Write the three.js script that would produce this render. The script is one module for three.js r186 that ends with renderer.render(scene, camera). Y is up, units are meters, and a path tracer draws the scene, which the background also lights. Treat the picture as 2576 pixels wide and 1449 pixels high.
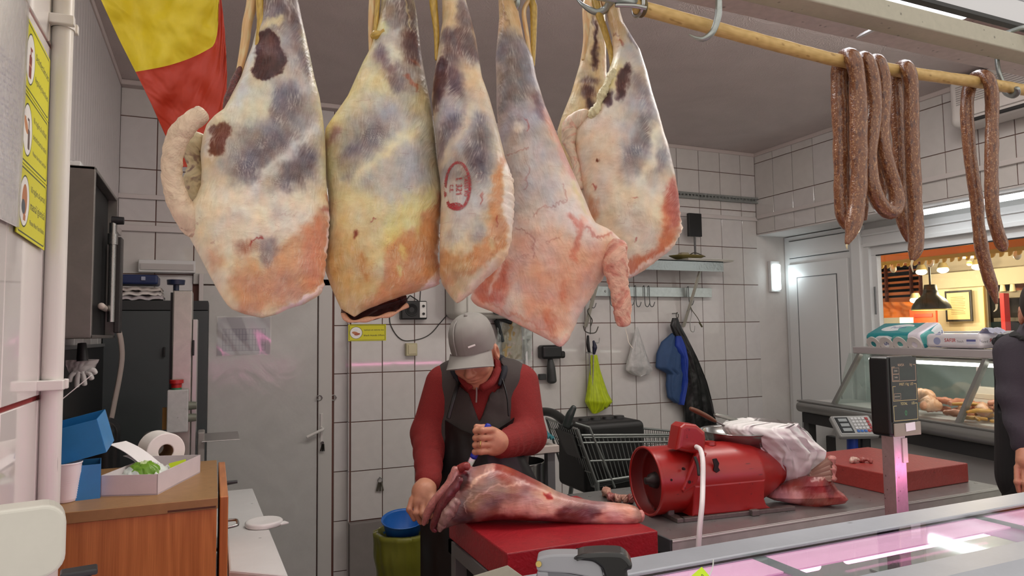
import * as THREE from 'three';
import { RoundedBoxGeometry } from 'three/addons/geometries/RoundedBoxGeometry.js';
import { mergeGeometries, mergeVertices, toCreasedNormals } from 'three/addons/utils/BufferGeometryUtils.js';
import { MarchingCubes } from 'three/addons/objects/MarchingCubes.js';
import { RectAreaLightUniformsLib } from 'three/addons/lights/RectAreaLightUniformsLib.js';
import { createNoise2D, createNoise3D } from 'simplex-noise';

// ---------------------------------------------------------------- camera, sky, lights, exposure
const scene = new THREE.Scene();
const renderer = new THREE.WebGLRenderer({ antialias: true });
renderer.toneMapping = THREE.LinearToneMapping;
renderer.toneMappingExposure = 1.14;
renderer.shadowMap.enabled = true;
RectAreaLightUniformsLib.init();

const F = 1730, CX = 1288, CY = 724.5;                 // focal length and centre, in pixels of the 2576 x 1449 frame
const camera = new THREE.PerspectiveCamera(2 * Math.atan(CY / F) * 180 / Math.PI, 2576 / 1449, 0.05, 60);
camera.position.set(0, 1.5, 0);
camera.rotation.order = 'YXZ';
camera.rotation.set(0.0654, -0.410, -0.013);
camera.updateMatrixWorld(true);

scene.background = new THREE.Color(0.98, 0.92, 0.84);   // overcast daylight over the market street

function areaLight(w, h, color, intensity, pos, target) {
  const l = new THREE.RectAreaLight(color, intensity, w, h);
  l.position.set(...pos); l.lookAt(...target); scene.add(l);
  return l;
}

// ---------------------------------------------------------------- helpers
const V = (x, y, z) => new THREE.Vector3(x, y, z);
const R2 = Math.PI * 2, sin = Math.sin, cos = Math.cos, clamp = (x, a = 0, b = 1) => Math.min(b, Math.max(a, x));
const lerp = (a, b, t) => a + (b - a) * t, sst = (a, b, x) => { const t = clamp((x - a) / (b - a)); return t * t * (3 - 2 * t); };
function rng(seed) { let s = seed >>> 0; return () => { s = (s + 0x6d2b79f5) | 0; let t = Math.imul(s ^ (s >>> 15), 1 | s); t = (t + Math.imul(t ^ (t >>> 7), 61 | t)) ^ t; return ((t ^ (t >>> 14)) >>> 0) / 4294967296; }; }
const rnd = rng(7), n2 = createNoise2D(rng(11)), n3 = createNoise3D(rng(12));
const fbm2 = (x, y, o = 4) => { let s = 0, a = 0.5; for (let i = 0; i < o; i++) { s += a * n2(x, y); x = x * 2.03 + 3.1; y = y * 2.03 + 1.7; a *= 0.5; } return s; };
const fbm3 = (x, y, z, o = 3) => { let s = 0, a = 0.5; for (let i = 0; i < o; i++) { s += a * n3(x, y, z); x *= 2.03; y *= 2.03; z *= 2.03; a *= 0.5; } return s; };
// a surveyed sight line of the photograph, cut with a plane of the room: where on that plane a thing stands
const camQ = camera.quaternion.clone(), camP = camera.position.clone();
const ray = (px, py) => V((px - CX) / F, -(py - CY) / F, -1).applyQuaternion(camQ);
const hz = (px, py, z) => { const d = ray(px, py); return camP.clone().addScaledVector(d, (z - camP.z) / d.z); };
const hx = (px, py, x) => { const d = ray(px, py); return camP.clone().addScaledVector(d, (x - camP.x) / d.x); };
const hy = (px, py, y) => { const d = ray(px, py); return camP.clone().addScaledVector(d, (y - camP.y) / d.y); };
const hd = (px, py, d) => camP.clone().addScaledVector(ray(px, py), d);

const used = {};
const numbered = (n) => { used[n] = (used[n] || 0) + 1; return used[n] === 1 ? n : n + '_' + String(used[n] - 1).padStart(3, '0'); };
function mesh(name, geo, mat, parent) {
  if (Array.isArray(geo)) geo = merge(geo);
  const m = new THREE.Mesh(geo, mat); m.name = parent ? name : numbered(name); m.castShadow = m.receiveShadow = true;
  (parent || scene).add(m); return m;
}
function tag(o, label, category, group) { o.userData.label = label; o.userData.category = category; if (group) o.userData.group = group; return o; }
function thing(name, label, category, pos = [0, 0, 0], turn = 0, group) {
  const g = new THREE.Group(); g.name = numbered(name); scene.add(g);
  if (pos.isVector3) g.position.copy(pos); else g.position.set(...pos);
  g.rotation.y = turn; return tag(g, label, category, group);
}
function struct(name, geo, mat) { const m = mesh(name, geo, mat); m.userData.kind = 'structure'; return m; }
function merge(list) {
  list = list.map((g) => { let q = g.index ? g.toNonIndexed() : g; const o = new THREE.BufferGeometry(); o.setAttribute('position', q.attributes.position); o.setAttribute('normal', q.attributes.normal); o.setAttribute('uv', q.attributes.uv || new THREE.BufferAttribute(new Float32Array(q.attributes.position.count * 2), 2)); if (q.attributes.color) o.setAttribute('color', q.attributes.color); return o; });
  return list.length === 1 ? list[0] : mergeGeometries(list);
}
// box with uv in metres; r > 0 rounds the edges
function box(w, h, d, x = 0, y = 0, z = 0, r = 0, seg = 2) {
  const g = r > 0 ? new RoundedBoxGeometry(w, h, d, seg, Math.min(r, w / 2.01, h / 2.01, d / 2.01)) : new THREE.BoxGeometry(w, h, d);
  metreUV(g); g.translate(x, y, z); return g;
}
const bx = (x0, x1, y0, y1, z0, z1, r = 0) => box(Math.abs(x1 - x0), Math.abs(y1 - y0), Math.abs(z1 - z0), (x0 + x1) / 2, (y0 + y1) / 2, (z0 + z1) / 2, r);
function metreUV(g) {
  const p = g.attributes.position, n = g.attributes.normal, uv = new Float32Array(p.count * 2);
  for (let i = 0; i < p.count; i++) {
    const ax = Math.abs(n.getX(i)), ay = Math.abs(n.getY(i)), az = Math.abs(n.getZ(i));
    if (ax >= ay && ax >= az) { uv[2 * i] = p.getZ(i); uv[2 * i + 1] = p.getY(i); } else if (ay >= az) { uv[2 * i] = p.getX(i); uv[2 * i + 1] = p.getZ(i); } else { uv[2 * i] = p.getX(i); uv[2 * i + 1] = p.getY(i); }
  }
  g.setAttribute('uv', new THREE.BufferAttribute(uv, 2)); return g;
}
function cylBetween(a, b, r0, r1 = r0, seg = 16, open = false) {
  const d = b.clone().sub(a), L = d.length(), g = new THREE.CylinderGeometry(r1, r0, L, seg, 1, open);
  g.applyQuaternion(new THREE.Quaternion().setFromUnitVectors(V(0, 1, 0), d.normalize())); g.translate((a.x + b.x) / 2, (a.y + b.y) / 2, (a.z + b.z) / 2); return g;
}
function barBetween(a, b, w, t) {   // flat bar, width across, thickness
  const d = b.clone().sub(a), L = d.length(), g = new THREE.BoxGeometry(w, L, t);
  g.applyQuaternion(new THREE.Quaternion().setFromUnitVectors(V(0, 1, 0), d.normalize())); g.translate((a.x + b.x) / 2, (a.y + b.y) / 2, (a.z + b.z) / 2); return g;
}
function lathe(prof, seg = 32) { return new THREE.LatheGeometry(prof.map(([r, y]) => new THREE.Vector2(r, y)), seg); }
// tube along points with a radius that may vary along and around; closed round ends
function tube(pts, rad, opt = {}) {
  const { n = 40, m = 14, closed = false, cap = true, flat = 1, u01 = false, bump = null, tension = 0.5 } = opt;
  const c = new THREE.CatmullRomCurve3(pts, closed, 'catmullrom', tension), fr = c.computeFrenetFrames(n, closed);
  const pos = [], uv = [], idx = [], L = c.getLength();
  const rf = typeof rad === 'function' ? rad : () => rad, circ = u01 ? 1 : R2 * rf(0.5);
  const ring = (i, t, r, off) => {
    const p = c.getPointAt(t), T = fr.tangents[i], N = fr.normals[i], B = fr.binormals[i];
    for (let j = 0; j <= m; j++) {
      const a = j / m * R2; let rr = r; if (bump) rr *= 1 + bump(t, a, L);
      const q = p.clone().addScaledVector(T, off).addScaledVector(N, cos(a) * rr).addScaledVector(B, sin(a) * rr * flat);
      pos.push(q.x, q.y, q.z); uv.push(j / m * circ, t * L);
    }
  };
  const rows = [];
  if (cap && !closed) for (const k of [0.05, 0.5, 0.85]) rows.push([0, 0, rf(0) * k, -rf(0) * 0.55 * Math.sqrt(1 - k * k)]);
  for (let i = 0; i <= n; i++) rows.push([i, i / n, rf(i / n), 0]);
  if (cap && !closed) for (const k of [0.85, 0.5, 0.05]) rows.push([n, 1, rf(1) * k, rf(1) * 0.55 * Math.sqrt(1 - k * k)]);
  rows.forEach((r) => ring(...r));
  for (let i = 0; i < rows.length - 1; i++) for (let j = 0; j < m; j++) { const a = i * (m + 1) + j, b = a + m + 1; idx.push(a, a + 1, b, a + 1, b + 1, b); }
  return surf(pos, uv, idx);
}
function surf(pos, uv, idx) {
  const g = new THREE.BufferGeometry(); g.setAttribute('position', new THREE.Float32BufferAttribute(pos, 3)); g.setAttribute('uv', new THREE.Float32BufferAttribute(uv, 2)); g.setIndex(idx); g.computeVertexNormals(); return g;
}
// thin sheet (cloth, paper, film) from f(u, v) with a real thickness
function sheet(f, nu, nv, th = 0.001) {
  const P = []; for (let j = 0; j <= nv; j++) for (let i = 0; i <= nu; i++) P.push(f(i / nu, j / nv));
  const W = nu + 1, idx = [], pos = [], uv = [], g0 = [];
  for (let j = 0; j < nv; j++) for (let i = 0; i < nu; i++) { const a = j * W + i; g0.push(a, a + 1, a + W, a + 1, a + W + 1, a + W); }
  const t = new THREE.BufferGeometry(); t.setAttribute('position', new THREE.Float32BufferAttribute(P.flatMap((p) => [p.x, p.y, p.z]), 3)); t.setIndex(g0); t.computeVertexNormals();
  const N = t.attributes.normal, K = P.length;
  for (const s of [0.5, -0.5]) P.forEach((p, i) => { pos.push(p.x + N.getX(i) * th * s, p.y + N.getY(i) * th * s, p.z + N.getZ(i) * th * s); uv.push((i % W) / nu, Math.floor(i / W) / nv); });
  idx.push(...g0); for (let i = 0; i < g0.length; i += 3) idx.push(g0[i] + K, g0[i + 2] + K, g0[i + 1] + K);
  const edge = (a, b) => idx.push(a, a + K, b, b, a + K, b + K);
  for (let i = 0; i < nu; i++) { edge(i + 1, i); edge(nv * W + i, nv * W + i + 1); }
  for (let j = 0; j < nv; j++) { edge(j * W, (j + 1) * W); edge((j + 1) * W + nu, j * W + nu); }
  return surf(pos, uv, idx);
}
function prism(pts, depth, bevel = 0, holes = [], bs = 2) {   // outline in x, y extruded along z, centred on z = 0
  const s = new THREE.Shape(pts.map(([x, y]) => new THREE.Vector2(x, y)));
  for (const h of holes) s.holes.push(new THREE.Path(h.map(([x, y]) => new THREE.Vector2(x, y))));
  const g = new THREE.ExtrudeGeometry(s, { depth: depth - 2 * bevel, bevelEnabled: bevel > 0, bevelThickness: bevel, bevelSize: bevel, bevelOffset: -bevel, bevelSegments: bs, curveSegments: 12 });
  g.translate(0, 0, -depth / 2 + bevel); return metreUV(g);
}
const at = (g, x, y, z) => { g.translate(x, y, z); return g; };
const rot = (g, rx = 0, ry = 0, rz = 0) => { if (rx) g.rotateX(rx); if (ry) g.rotateY(ry); if (rz) g.rotateZ(rz); return g; };
// smooth curve through [t, value] knots
function knots(k) { return (t) => { if (t <= k[0][0]) return k[0][1]; for (let i = 0; i < k.length - 1; i++) if (t <= k[i + 1][0]) { const [a, va] = k[i], [b, vb] = k[i + 1]; return va + (vb - va) * (t - a) / (b - a); } return k[k.length - 1][1]; }; }

// ---------------------------------------------------------------- textures and materials
const hex2 = (h) => [(h >> 16) & 255, (h >> 8) & 255, h & 255];
function dataTex(w, h, f, srgb = true, rep = true) {
  const d = new Uint8Array(w * h * 4);
  for (let y = 0; y < h; y++) for (let x = 0; x < w; x++) { const c = f(x / w, y / h, x, y), o = (y * w + x) * 4; d[o] = clamp(c[0], 0, 255); d[o + 1] = clamp(c[1], 0, 255); d[o + 2] = clamp(c[2], 0, 255); d[o + 3] = 255; }
  const t = new THREE.DataTexture(d, w, h); t.magFilter = THREE.LinearFilter; t.minFilter = THREE.LinearMipmapLinearFilter; if (rep) t.wrapS = t.wrapT = THREE.RepeatWrapping; if (srgb) t.colorSpace = THREE.SRGBColorSpace; t.needsUpdate = true; return t;
}
function canvasTex(w, h, draw) { const c = document.createElement('canvas'); c.width = w; c.height = h; const g = c.getContext('2d'); draw(g, w, h); const t = new THREE.CanvasTexture(c); t.colorSpace = THREE.SRGBColorSpace; return t; }
const tn = (u, v, s, o = 4, k = 0) => { // tileable fbm on the unit square
  const a = u * R2, b = v * R2, r = s / R2; let sum = 0, am = 0.5, q = r; for (let i = 0; i < o; i++) { sum += am * (n3(cos(a) * q + k, sin(a) * q + cos(b) * q, sin(b) * q + k * 1.7)); q *= 2; am *= 0.5; } return sum; };
function M(color, rough = 0.6, metal = 0, opt = {}) { return new THREE.MeshPhysicalMaterial({ color, roughness: rough, metalness: metal, ...opt }); }
// near-white grain that multiplies a material's own colour: spots, stains, mottling; size in metres of one repeat; textures are shared
const texCache = {};
function mottle(hex, amp = 8, scale = 6, size = 0.5, res = 128, spots = 0, tint = null) {
  const A = amp <= 4 ? 4 : amp <= 7 ? 7 : amp <= 12 ? 11 : 20, sc = scale <= 6 ? 5 : scale <= 9 ? 8 : 14, sp = spots === 0 ? 0 : spots < 9 ? 6 : 40;
  const key = tint === null ? [A, sc, sp].join() : [A, sc, sp, hex, tint].join();
  if (!texCache[key]) {
    const r = rng(A * 31 + sc * 7 + sp + 5), k = r() * 50, dots = Array.from({ length: sp }, () => [r(), r(), 0.003 + r() * 0.007]), c = hex2(hex), lin = (x) => Math.pow(x / 255, 2.2), rat = tint === null ? null : hex2(tint).map((x, i) => 250 * Math.pow(Math.min(1, lin(x) / lin(Math.max(c[i], 1))), 1 / 2.2)), mean = tint === null ? 0 : (c[0] + c[1] + c[2]) / 3, am = tint === null ? A : A * 250 / mean;
    texCache[key] = dataTex(128, 128, (u, v) => { const a = tn(u, v, sc, 4, k) * am * 1.15 + n2(u * 160, v * 160) * am * 0.28; let q = [246 + a, 246 + a, 246 + a]; if (rat) { const m = sst(0.0, 0.45, tn(u, v, sc * 0.6, 3, k + 9)) * 0.7; q = q.map((x, i) => lerp(x, rat[i] + a, m)); } for (const d of dots) if (Math.hypot(u - d[0], v - d[1]) < d[2]) q = q.map((x) => x * 0.7); return q; });
  }
  const t = texCache[key].clone(); t.repeat.set(1 / size, 1 / size); t.needsUpdate = true; return t;
}
const bumpNoise = (scale, size, res = 128, o = 4, k = 3) => { const key = 'b' + [scale, o].join(); if (!texCache[key]) texCache[key] = dataTex(256, 256, (u, v) => { const q = 128 + 150 * tn(u, v, scale, o, k); return [q, q, q]; }, false); const t = texCache[key].clone(); t.repeat.set(1 / size, 1 / size); t.needsUpdate = true; return t; };
// ---------------------------------------------------------------- the room
const ZB = -4.38, XL = -0.5, XR = 4.07, XO = 4.38, CEIL = 2.95;
const mWhiteWall = M(0xd6d2ce, 0.7, 0, { map: mottle(0xd6d2ce, 5, 4, 1.2) });
const mGrout = M(0x6a4840, 0.9), mGrout2 = M(0x7a726c, 0.9);
const tileTones = [0xd8d5d2, 0xd7d4d0, 0xd9d6d4, 0xd6d3cf].map((c) => M(c, 0.045, 0, { map: mottle(c, 3, 5, 0.4, 64), ior: 1.45 }));
const mPVC = M(0xd9dad9, 0.35), mDuct = M(0xcfc9c6, 0.5);
const mSteel = M(0xa6a6a4, 0.32, 1, { roughnessMap: mottle(0xb0b0b0, 30, 8, 0.4) });
const mGalv = M(0xaab0ae, 0.38, 0.9, { map: mottle(0xb6bcba, 16, 12, 0.25) });
const mBrushed = M(0xb9b7b4, 0.42, 1);

const mFloor = M(0x8b8680, 0.5, 0, { map: mottle(0x8b8680, 14, 7, 1.4, 128, 8) });
struct('floor', bx(-3, 8.5, -0.12, 0, -6, 5.5), mFloor);
const ceilBump = bumpNoise(26, 0.3, 256, 4);
struct('ceiling', [bx(-0.75, 4.7, CEIL, CEIL + 0.12, -4.7, -1.2)], M(0xd6cbc8, 0.85, 0, { bumpMap: ceilBump, bumpScale: 0.0014, map: mottle(0xbdb1ae, 5, 6, 1.6) }));

// tiled back wall: grout bed and single tiles
const tileGeos = {};
function tileGeo(w, h) {
  const k = w.toFixed(3) + h.toFixed(3); if (tileGeos[k]) return tileGeos[k];
  const c = 0.0018, t = 0.0065, x = w / 2, y = h / 2, p = [], id = [];
  for (const [a, b, z] of [[x, y, 0], [x, y, t - c], [x - c, y - c, t]]) p.push(-a, -b, z, a, -b, z, a, b, z, -a, b, z);
  for (let r = 0; r < 2; r++) for (let i = 0; i < 4; i++) { const j = (i + 1) % 4, A = r * 4 + i, B = r * 4 + j; id.push(A, B, A + 4, B, B + 4, A + 4); }
  id.push(8, 9, 10, 8, 10, 11);
  let g = new THREE.BufferGeometry(); g.setAttribute('position', new THREE.Float32BufferAttribute(p, 3)); g.setIndex(id); g = g.toNonIndexed(); g.computeVertexNormals(); metreUV(g);
  return (tileGeos[k] = g);
}
// tiles in the local frame of a wall: origin o, along unit vector ax, up y, out of the wall
function tiles(parent, place, u0, u1, v0, v1, pu, pv, pw, ph, gap, skip) {
  const r = rng(Math.round((u0 + v0 * 7 + pu * 13) * 1000) + 17);
  for (let i = Math.floor((u0 - pu) / pw); pu + i * pw < u1; i++) for (let j = Math.floor((v0 - pv) / ph); pv + j * ph < v1; j++) {
    const a = Math.max(u0, pu + i * pw) + gap / 2, b = Math.min(u1, pu + (i + 1) * pw) - gap / 2, c = Math.max(v0, pv + j * ph) + gap / 2, d = Math.min(v1, pv + (j + 1) * ph) - gap / 2;
    if (b - a < 0.012 || d - c < 0.012 || (skip && skip((a + b) / 2, (c + d) / 2))) continue;
    const m = mesh('tile', tileGeo(b - a, d - c), tileTones[Math.floor(r() * 4)], parent);
    place(m, (a + b) / 2, (c + d) / 2); const e = 0.002; m.rotation.x += (r() - 0.5) * e; m.rotation.y += (r() - 0.5) * e;
  }
}
const wallBack = struct('wall_back', [bx(-0.75, 4.7, -0.1, 3.06, ZB - 0.22, ZB - 0.006)], mGrout);
const XS = 0.784;   // the tiled wall steps forward here
tiles(wallBack, (m, u, v) => m.position.set(u, v, ZB - 0.006), XL, XS - 0.007, 0, CEIL, -0.31, 1.56, 0.2, 0.3, 0.005, (u, v) => u > -0.02 && u < 0.685 && v < 1.8);
const wallBackStep = struct('wall_step', [bx(XS, XR + 0.05, -0.05, 3.0, ZB - 0.05, ZB + 0.05), bx(XS - 0.006, XS, -0.05, 3, ZB - 0.05, ZB + 0.05)], mGrout);
tiles(wallBackStep, (m, u, v) => m.position.set(u, v, ZB + 0.05), XS, XR, 0, CEIL, 0.981 - 0.2098 * 2, 1.564, 0.2098, 0.3, 0.005, (u, v) => v < 0.3 && u < 1.1);
const ZT = ZB + 0.0565;   // face of the tiles on the stepped part
// narrow return of the step
tiles(wallBackStep, (m, u, v) => { m.position.set(XS - 0.006, v, u); m.rotation.y = -Math.PI / 2; }, ZB, ZB + 0.05, 0, CEIL, ZB, 1.564, 0.2, 0.3, 0.003);

// left wall: tiles low, ribbed plastic boards high
const wallLeft = struct('wall_left', [bx(XL - 0.2, XL - 0.008, -0.05, 3.05, -4.6, -1.7)], mGrout2);
tiles(wallLeft, (m, u, v) => { m.position.set(XL - 0.008, v, u); m.rotation.y = Math.PI / 2; }, ZB, -1.83, 0, 2.08, ZB, 1.564, 0.2, 0.3, 0.004);
const ribGeo = box(0.012, CEIL - 2.09, 0.058, 0, 0, 0, 0.003, 1), mRib = M(0xc9c5c4, 0.45);
for (let z = -4.34; z < -1.84; z += 0.06) mesh('board', ribGeo, mRib, wallLeft).position.set(XL - 0.003, (CEIL + 2.09) / 2, z);

// right wall: tiled above the opening, deep recess with door and window below
const LINT = 2.28;
const wallRight = struct('wall_right', [bx(XR + 0.008, XO + 0.25, LINT, 3.05, ZB - 0.2, -1.2)], mGrout);
tiles(wallRight, (m, u, v) => { m.position.set(XR + 0.008, v, u); m.rotation.y = -Math.PI / 2; }, ZB + 0.05, -1.21, LINT, CEIL, ZB + 0.05, 1.964, 0.2, 0.3, 0.005);
struct('wall_recess', [bx(XR - 0.002, XO + 0.1, 0, LINT, ZB - 0.1, ZB + 0.052), bx(XR, XO + 0.01, LINT - 0.012, LINT - 0.001, ZB, -1.2)], mWhiteWall);
const ZD0 = ZB + 0.06, ZD1 = -3.60, ZW1 = -1.3;   // door and window along the recess
struct('wall_window', [bx(XO, XO + 0.2, -0.02, 1.40, ZD1, ZW1), bx(XO, XO + 0.2, 2.16, LINT, ZD1, ZW1), bx(XO + 0.05, XO + 0.2, 0, LINT, ZD0 - 0.1, ZD1), bx(XR, XO + 0.25, -0.02, 3.0, ZW1, -1.2)], M(0xc4c5c2, 0.6));
{ // white plastic door with transom panel
  const d = struct('door_1', bx(XO - 0.02, XO + 0.06, 0, LINT - 0.02, ZD0, ZD1), mPVC);
  const fr = (y0, y1, z0, z1, w = 0.02, nm = 'moulding') => mesh(nm, [bx(XO - 0.032, XO - 0.018, y0, y0 + w, z0, z1, 0.004), bx(XO - 0.032, XO - 0.018, y1 - w, y1, z0, z1, 0.004), bx(XO - 0.032, XO - 0.018, y0, y1, z0, z0 + w, 0.004), bx(XO - 0.032, XO - 0.018, y0, y1, z1 - w, z1, 0.004)], mPVC, d);
  mesh('door_leaf', bx(XO - 0.048, XO - 0.02, 0.02, 2.03, ZD0 + 0.05, ZD1 - 0.09, 0.006), mPVC, d);
  mesh('gasket', [bx(XO - 0.050, XO - 0.046, 0.12, 1.92, ZD0 + 0.145, ZD0 + 0.151), bx(XO - 0.050, XO - 0.046, 0.12, 1.92, ZD1 - 0.191, ZD1 - 0.185), bx(XO - 0.050, XO - 0.046, 1.914, 1.92, ZD0 + 0.145, ZD1 - 0.185)], M(0x55585a, 0.6), d);
  mesh('panel', bx(XO - 0.056, XO - 0.046, 0.13, 1.908, ZD0 + 0.155, ZD1 - 0.195, 0.004), mPVC, d);
  mesh('transom_panel', bx(XO - 0.03, XO - 0.018, 2.085, 2.22, ZD0 + 0.06, ZD1 - 0.1, 0.004), mPVC, d);
  mesh('transom_gasket', [bx(XO - 0.024, XO - 0.0195, 2.078, 2.083, ZD0 + 0.05, ZD1 - 0.09), bx(XO - 0.024, XO - 0.0195, 2.222, 2.227, ZD0 + 0.05, ZD1 - 0.09)], M(0x55585a, 0.6), d);
  mesh('door_post', bx(XO - 0.055, XO + 0.05, 0, LINT - 0.02, ZD1 - 0.05, ZD1 + 0.03, 0.006), mPVC, d);
}
{ // sliding window
  const z0 = ZD1 + 0.03, z1 = ZW1, y0 = 1.40, y1 = 2.10;
  const w = struct('window_1', [bx(XO - 0.03, XO + 0.07, y1 - 0.0, y1 + 0.12, z0, z1, 0.005), bx(XO - 0.03, XO + 0.07, y0 - 0.02, y0 + 0.02, z0, z1, 0.005), bx(XO - 0.036, XO + 0.07, y0 - 0.01, y1 + 0.01, z0, z0 + 0.056)], mPVC);
  mesh('sash', [bx(XO - 0.01, XO + 0.03, y1 - 0.075, y1, z0 + 0.05, z1, 0.004), bx(XO - 0.01, XO + 0.03, y0 + 0.02, y0 + 0.075, z0 + 0.05, z1, 0.004), bx(XO - 0.0095, XO + 0.03, y0 + 0.075, y1 - 0.075, z0 + 0.05, z0 + 0.10)], mPVC, w);
  mesh('head_rail', [bx(XO - 0.045, XO - 0.02, y1 - 0.01, y1 + 0.02, z0 + 0.02, z1, 0.003), bx(XO - 0.042, XO - 0.02, y1 + 0.07, y1 + 0.085, z0, z1, 0.003)], mPVC, w);
  mesh('pane', bx(XO + 0.008, XO + 0.012, y0 + 0.07, y1 - 0.07, z0 + 0.095, z1), new THREE.MeshPhysicalMaterial({ color: 0xffffff, transmission: 1, roughness: 0.0, thickness: 0, ior: 1.45 }), w);
  mesh('sash_gasket', [bx(XO - 0.012, XO + 0.006, y1 - 0.08, y1 - 0.072, z0 + 0.095, z1)], M(0x26282a, 0.6), w);
  mesh('lock', bx(XO - 0.016, XO - 0.008, 1.60, 1.80, z0 + 0.068, z0 + 0.082, 0.003), M(0x8a8d8e, 0.4, 0.6), w);
}
// front: lintel over the serving opening, grooved lining under it, boards
const mLint = M(0xcbb8b1, 0.6, 0, { map: mottle(0xcbb8b1, 9, 10, 0.4, 128, 6) });
struct('lintel', [bx(-0.9, 4.7, 2.46, 3.06, -1.42, -1.2), bx(4.06, 4.7, -0.02, 3.06, -1.25, -0.6)], mLint);
{ const f = struct('fascia', bx(-0.9, 4.06, hz(2576, 68, -1.16).y, 3.06, -1.175, -1.16, 0.002), M(0xd9dae0, 0.4)); const y = hz(2576, 68, -1.16).y; mesh('rubber_strip', bx(-0.9, 4.06, y - 0.004, y + 0.008, -1.178, -1.157, 0.001), M(0x1c1c1e, 0.5), f); mesh('seam', bx(-0.9, 4.06, y + 0.075, y + 0.079, -1.16, -1.1595), M(0x8a8a94, 0.5), f); }
{ const t = struct('trim_1', bx(-0.9, 4.06, 2.405, 2.46, -1.50, -1.38, 0.004), M(0xd2c3bc, 0.55, 0, { map: mottle(0xd2c3bc, 8, 12, 0.5, 128, 9) }));
  const gb = new THREE.BoxGeometry(0.0035, 0.006, 0.07); metreUV(gb); const r = rng(5);
  for (let k = 0; k < 7; k++) for (let i = 0; i < 12; i++) mesh('groove_rib', gb, mLint, t).position.set(0.95 + k * 0.19 + i * 0.0075 + r() * 0.001, 2.458, -1.345); }
// left jamb of the opening with its own tiles
const XJ = -0.34;
const mRedGrout = M(0x8e2b2a, 0.85, 0, { map: mottle(0x8e2b2a, 22, 14, 0.1, 128) });
const jamb = struct('wall_jamb', [bx(-0.95, XJ - 0.007, -0.05, 3.06, -1.83, -0.75)], mRedGrout);
{ const g = { a: [-1.80, -1.755], b: [-1.755, -1.475], c: [-1.475, -1.20], d: [-1.2, -0.92], e: [-0.92, -0.76] };
  for (const [a, b] of Object.values(g)) for (const [c, d] of [[0, 0.60], [0.6, 1.375], [1.375, 2.15], [2.15, 3.0]]) {
    const t = mesh('tile', tileGeo(b - a - 0.004, d - c - 0.010), M(0xe6e1dd, 0.06, 0, { clearcoat: 0.6, clearcoatRoughness: 0.03 }), jamb); t.position.set(XJ - 0.007, (c + d) / 2, (a + b) / 2); t.rotation.y = Math.PI / 2; }
  mesh('corner_bead', bx(XJ - 0.03, XJ + 0.002, 0, 3, -1.832, -1.805, 0.004), M(0xd8d4cf, 0.4, 0, { map: mottle(0xd8d4cf, 8, 9, 0.2, 128, 10, 0x8a3a34) }), jamb);
}
// cable ducts and rails on the walls
const duct = (nm, g, lab, m = mDuct) => tag(mesh(nm, g, m), lab, 'cable duct');
duct('cable_duct', [bx(XS + 1.3, XR, 2.385, 2.415, ZT, ZT + 0.018, 0.003)], 'white cable duct along the back tiles under the perforated rail');
duct('cable_duct', [bx(XR - 0.018, XR, 2.40, 2.43, -4.3, -1.5, 0.003), bx(XR - 0.016, XR, 2.43, 2.9, -3.52, -3.50, 0.003)], 'white cable duct along the tiles above the right door');
duct('cable_duct', [bx(XL, XS - 0.08, 2.285, 2.312, ZB, ZB + 0.018, 0.003)], 'upper thin white duct on tiles behind the flag');
duct('cable_duct', [bx(XL, XS - 0.08, 2.10, 2.135, ZB, ZB + 0.02, 0.003)], 'lower thin white duct on tiles above the dark cupboard');
duct('cable_duct', [bx(XL, XL + 0.03, 2.06, 2.10, -4.3, -2.2, 0.004)], 'white duct along the ribbed left wall boards');
struct('trim_ceiling', [bx(XL, XR, CEIL - 0.03, CEIL, ZB - 0.01, ZB + 0.065, 0.006), bx(XR - 0.012, XR + 0.02, CEIL - 0.03, CEIL, ZB, -1.4, 0.004), bx(XL, XL + 0.012, CEIL - 0.03, CEIL, ZB, -1.84, 0.004)], M(0xcabfbb, 0.7));
{ // perforated galvanised rail
  const a = hz(1650, 482, ZT + 0.02), b = hz(1916, 508, ZT + 0.02), L = b.x - a.x, holes = [];
  for (let x = -L / 2 + 0.03; x < L / 2 - 0.02; x += 0.034) holes.push([[x, -0.008], [x + 0.02, -0.008], [x + 0.02, 0.008], [x, 0.008]]);
  const g = thing('perforated_rail', 'grey perforated steel rail screwed high on the back tiles', 'rail', [(a.x + b.x) / 2, (a.y + b.y) / 2, ZT]);
  mesh('front_flange', at(prism([[-L / 2, -0.024], [L / 2, -0.024], [L / 2, 0.024], [-L / 2, 0.024]], 0.003, 0, holes), 0, 0, 0.024), mGalv, g);
  mesh('back_flange', [box(L, 0.048, 0.003, 0, 0, 0.0025), box(L, 0.003, 0.024, 0, -0.0225, 0.013)], mGalv, g);
}
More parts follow.
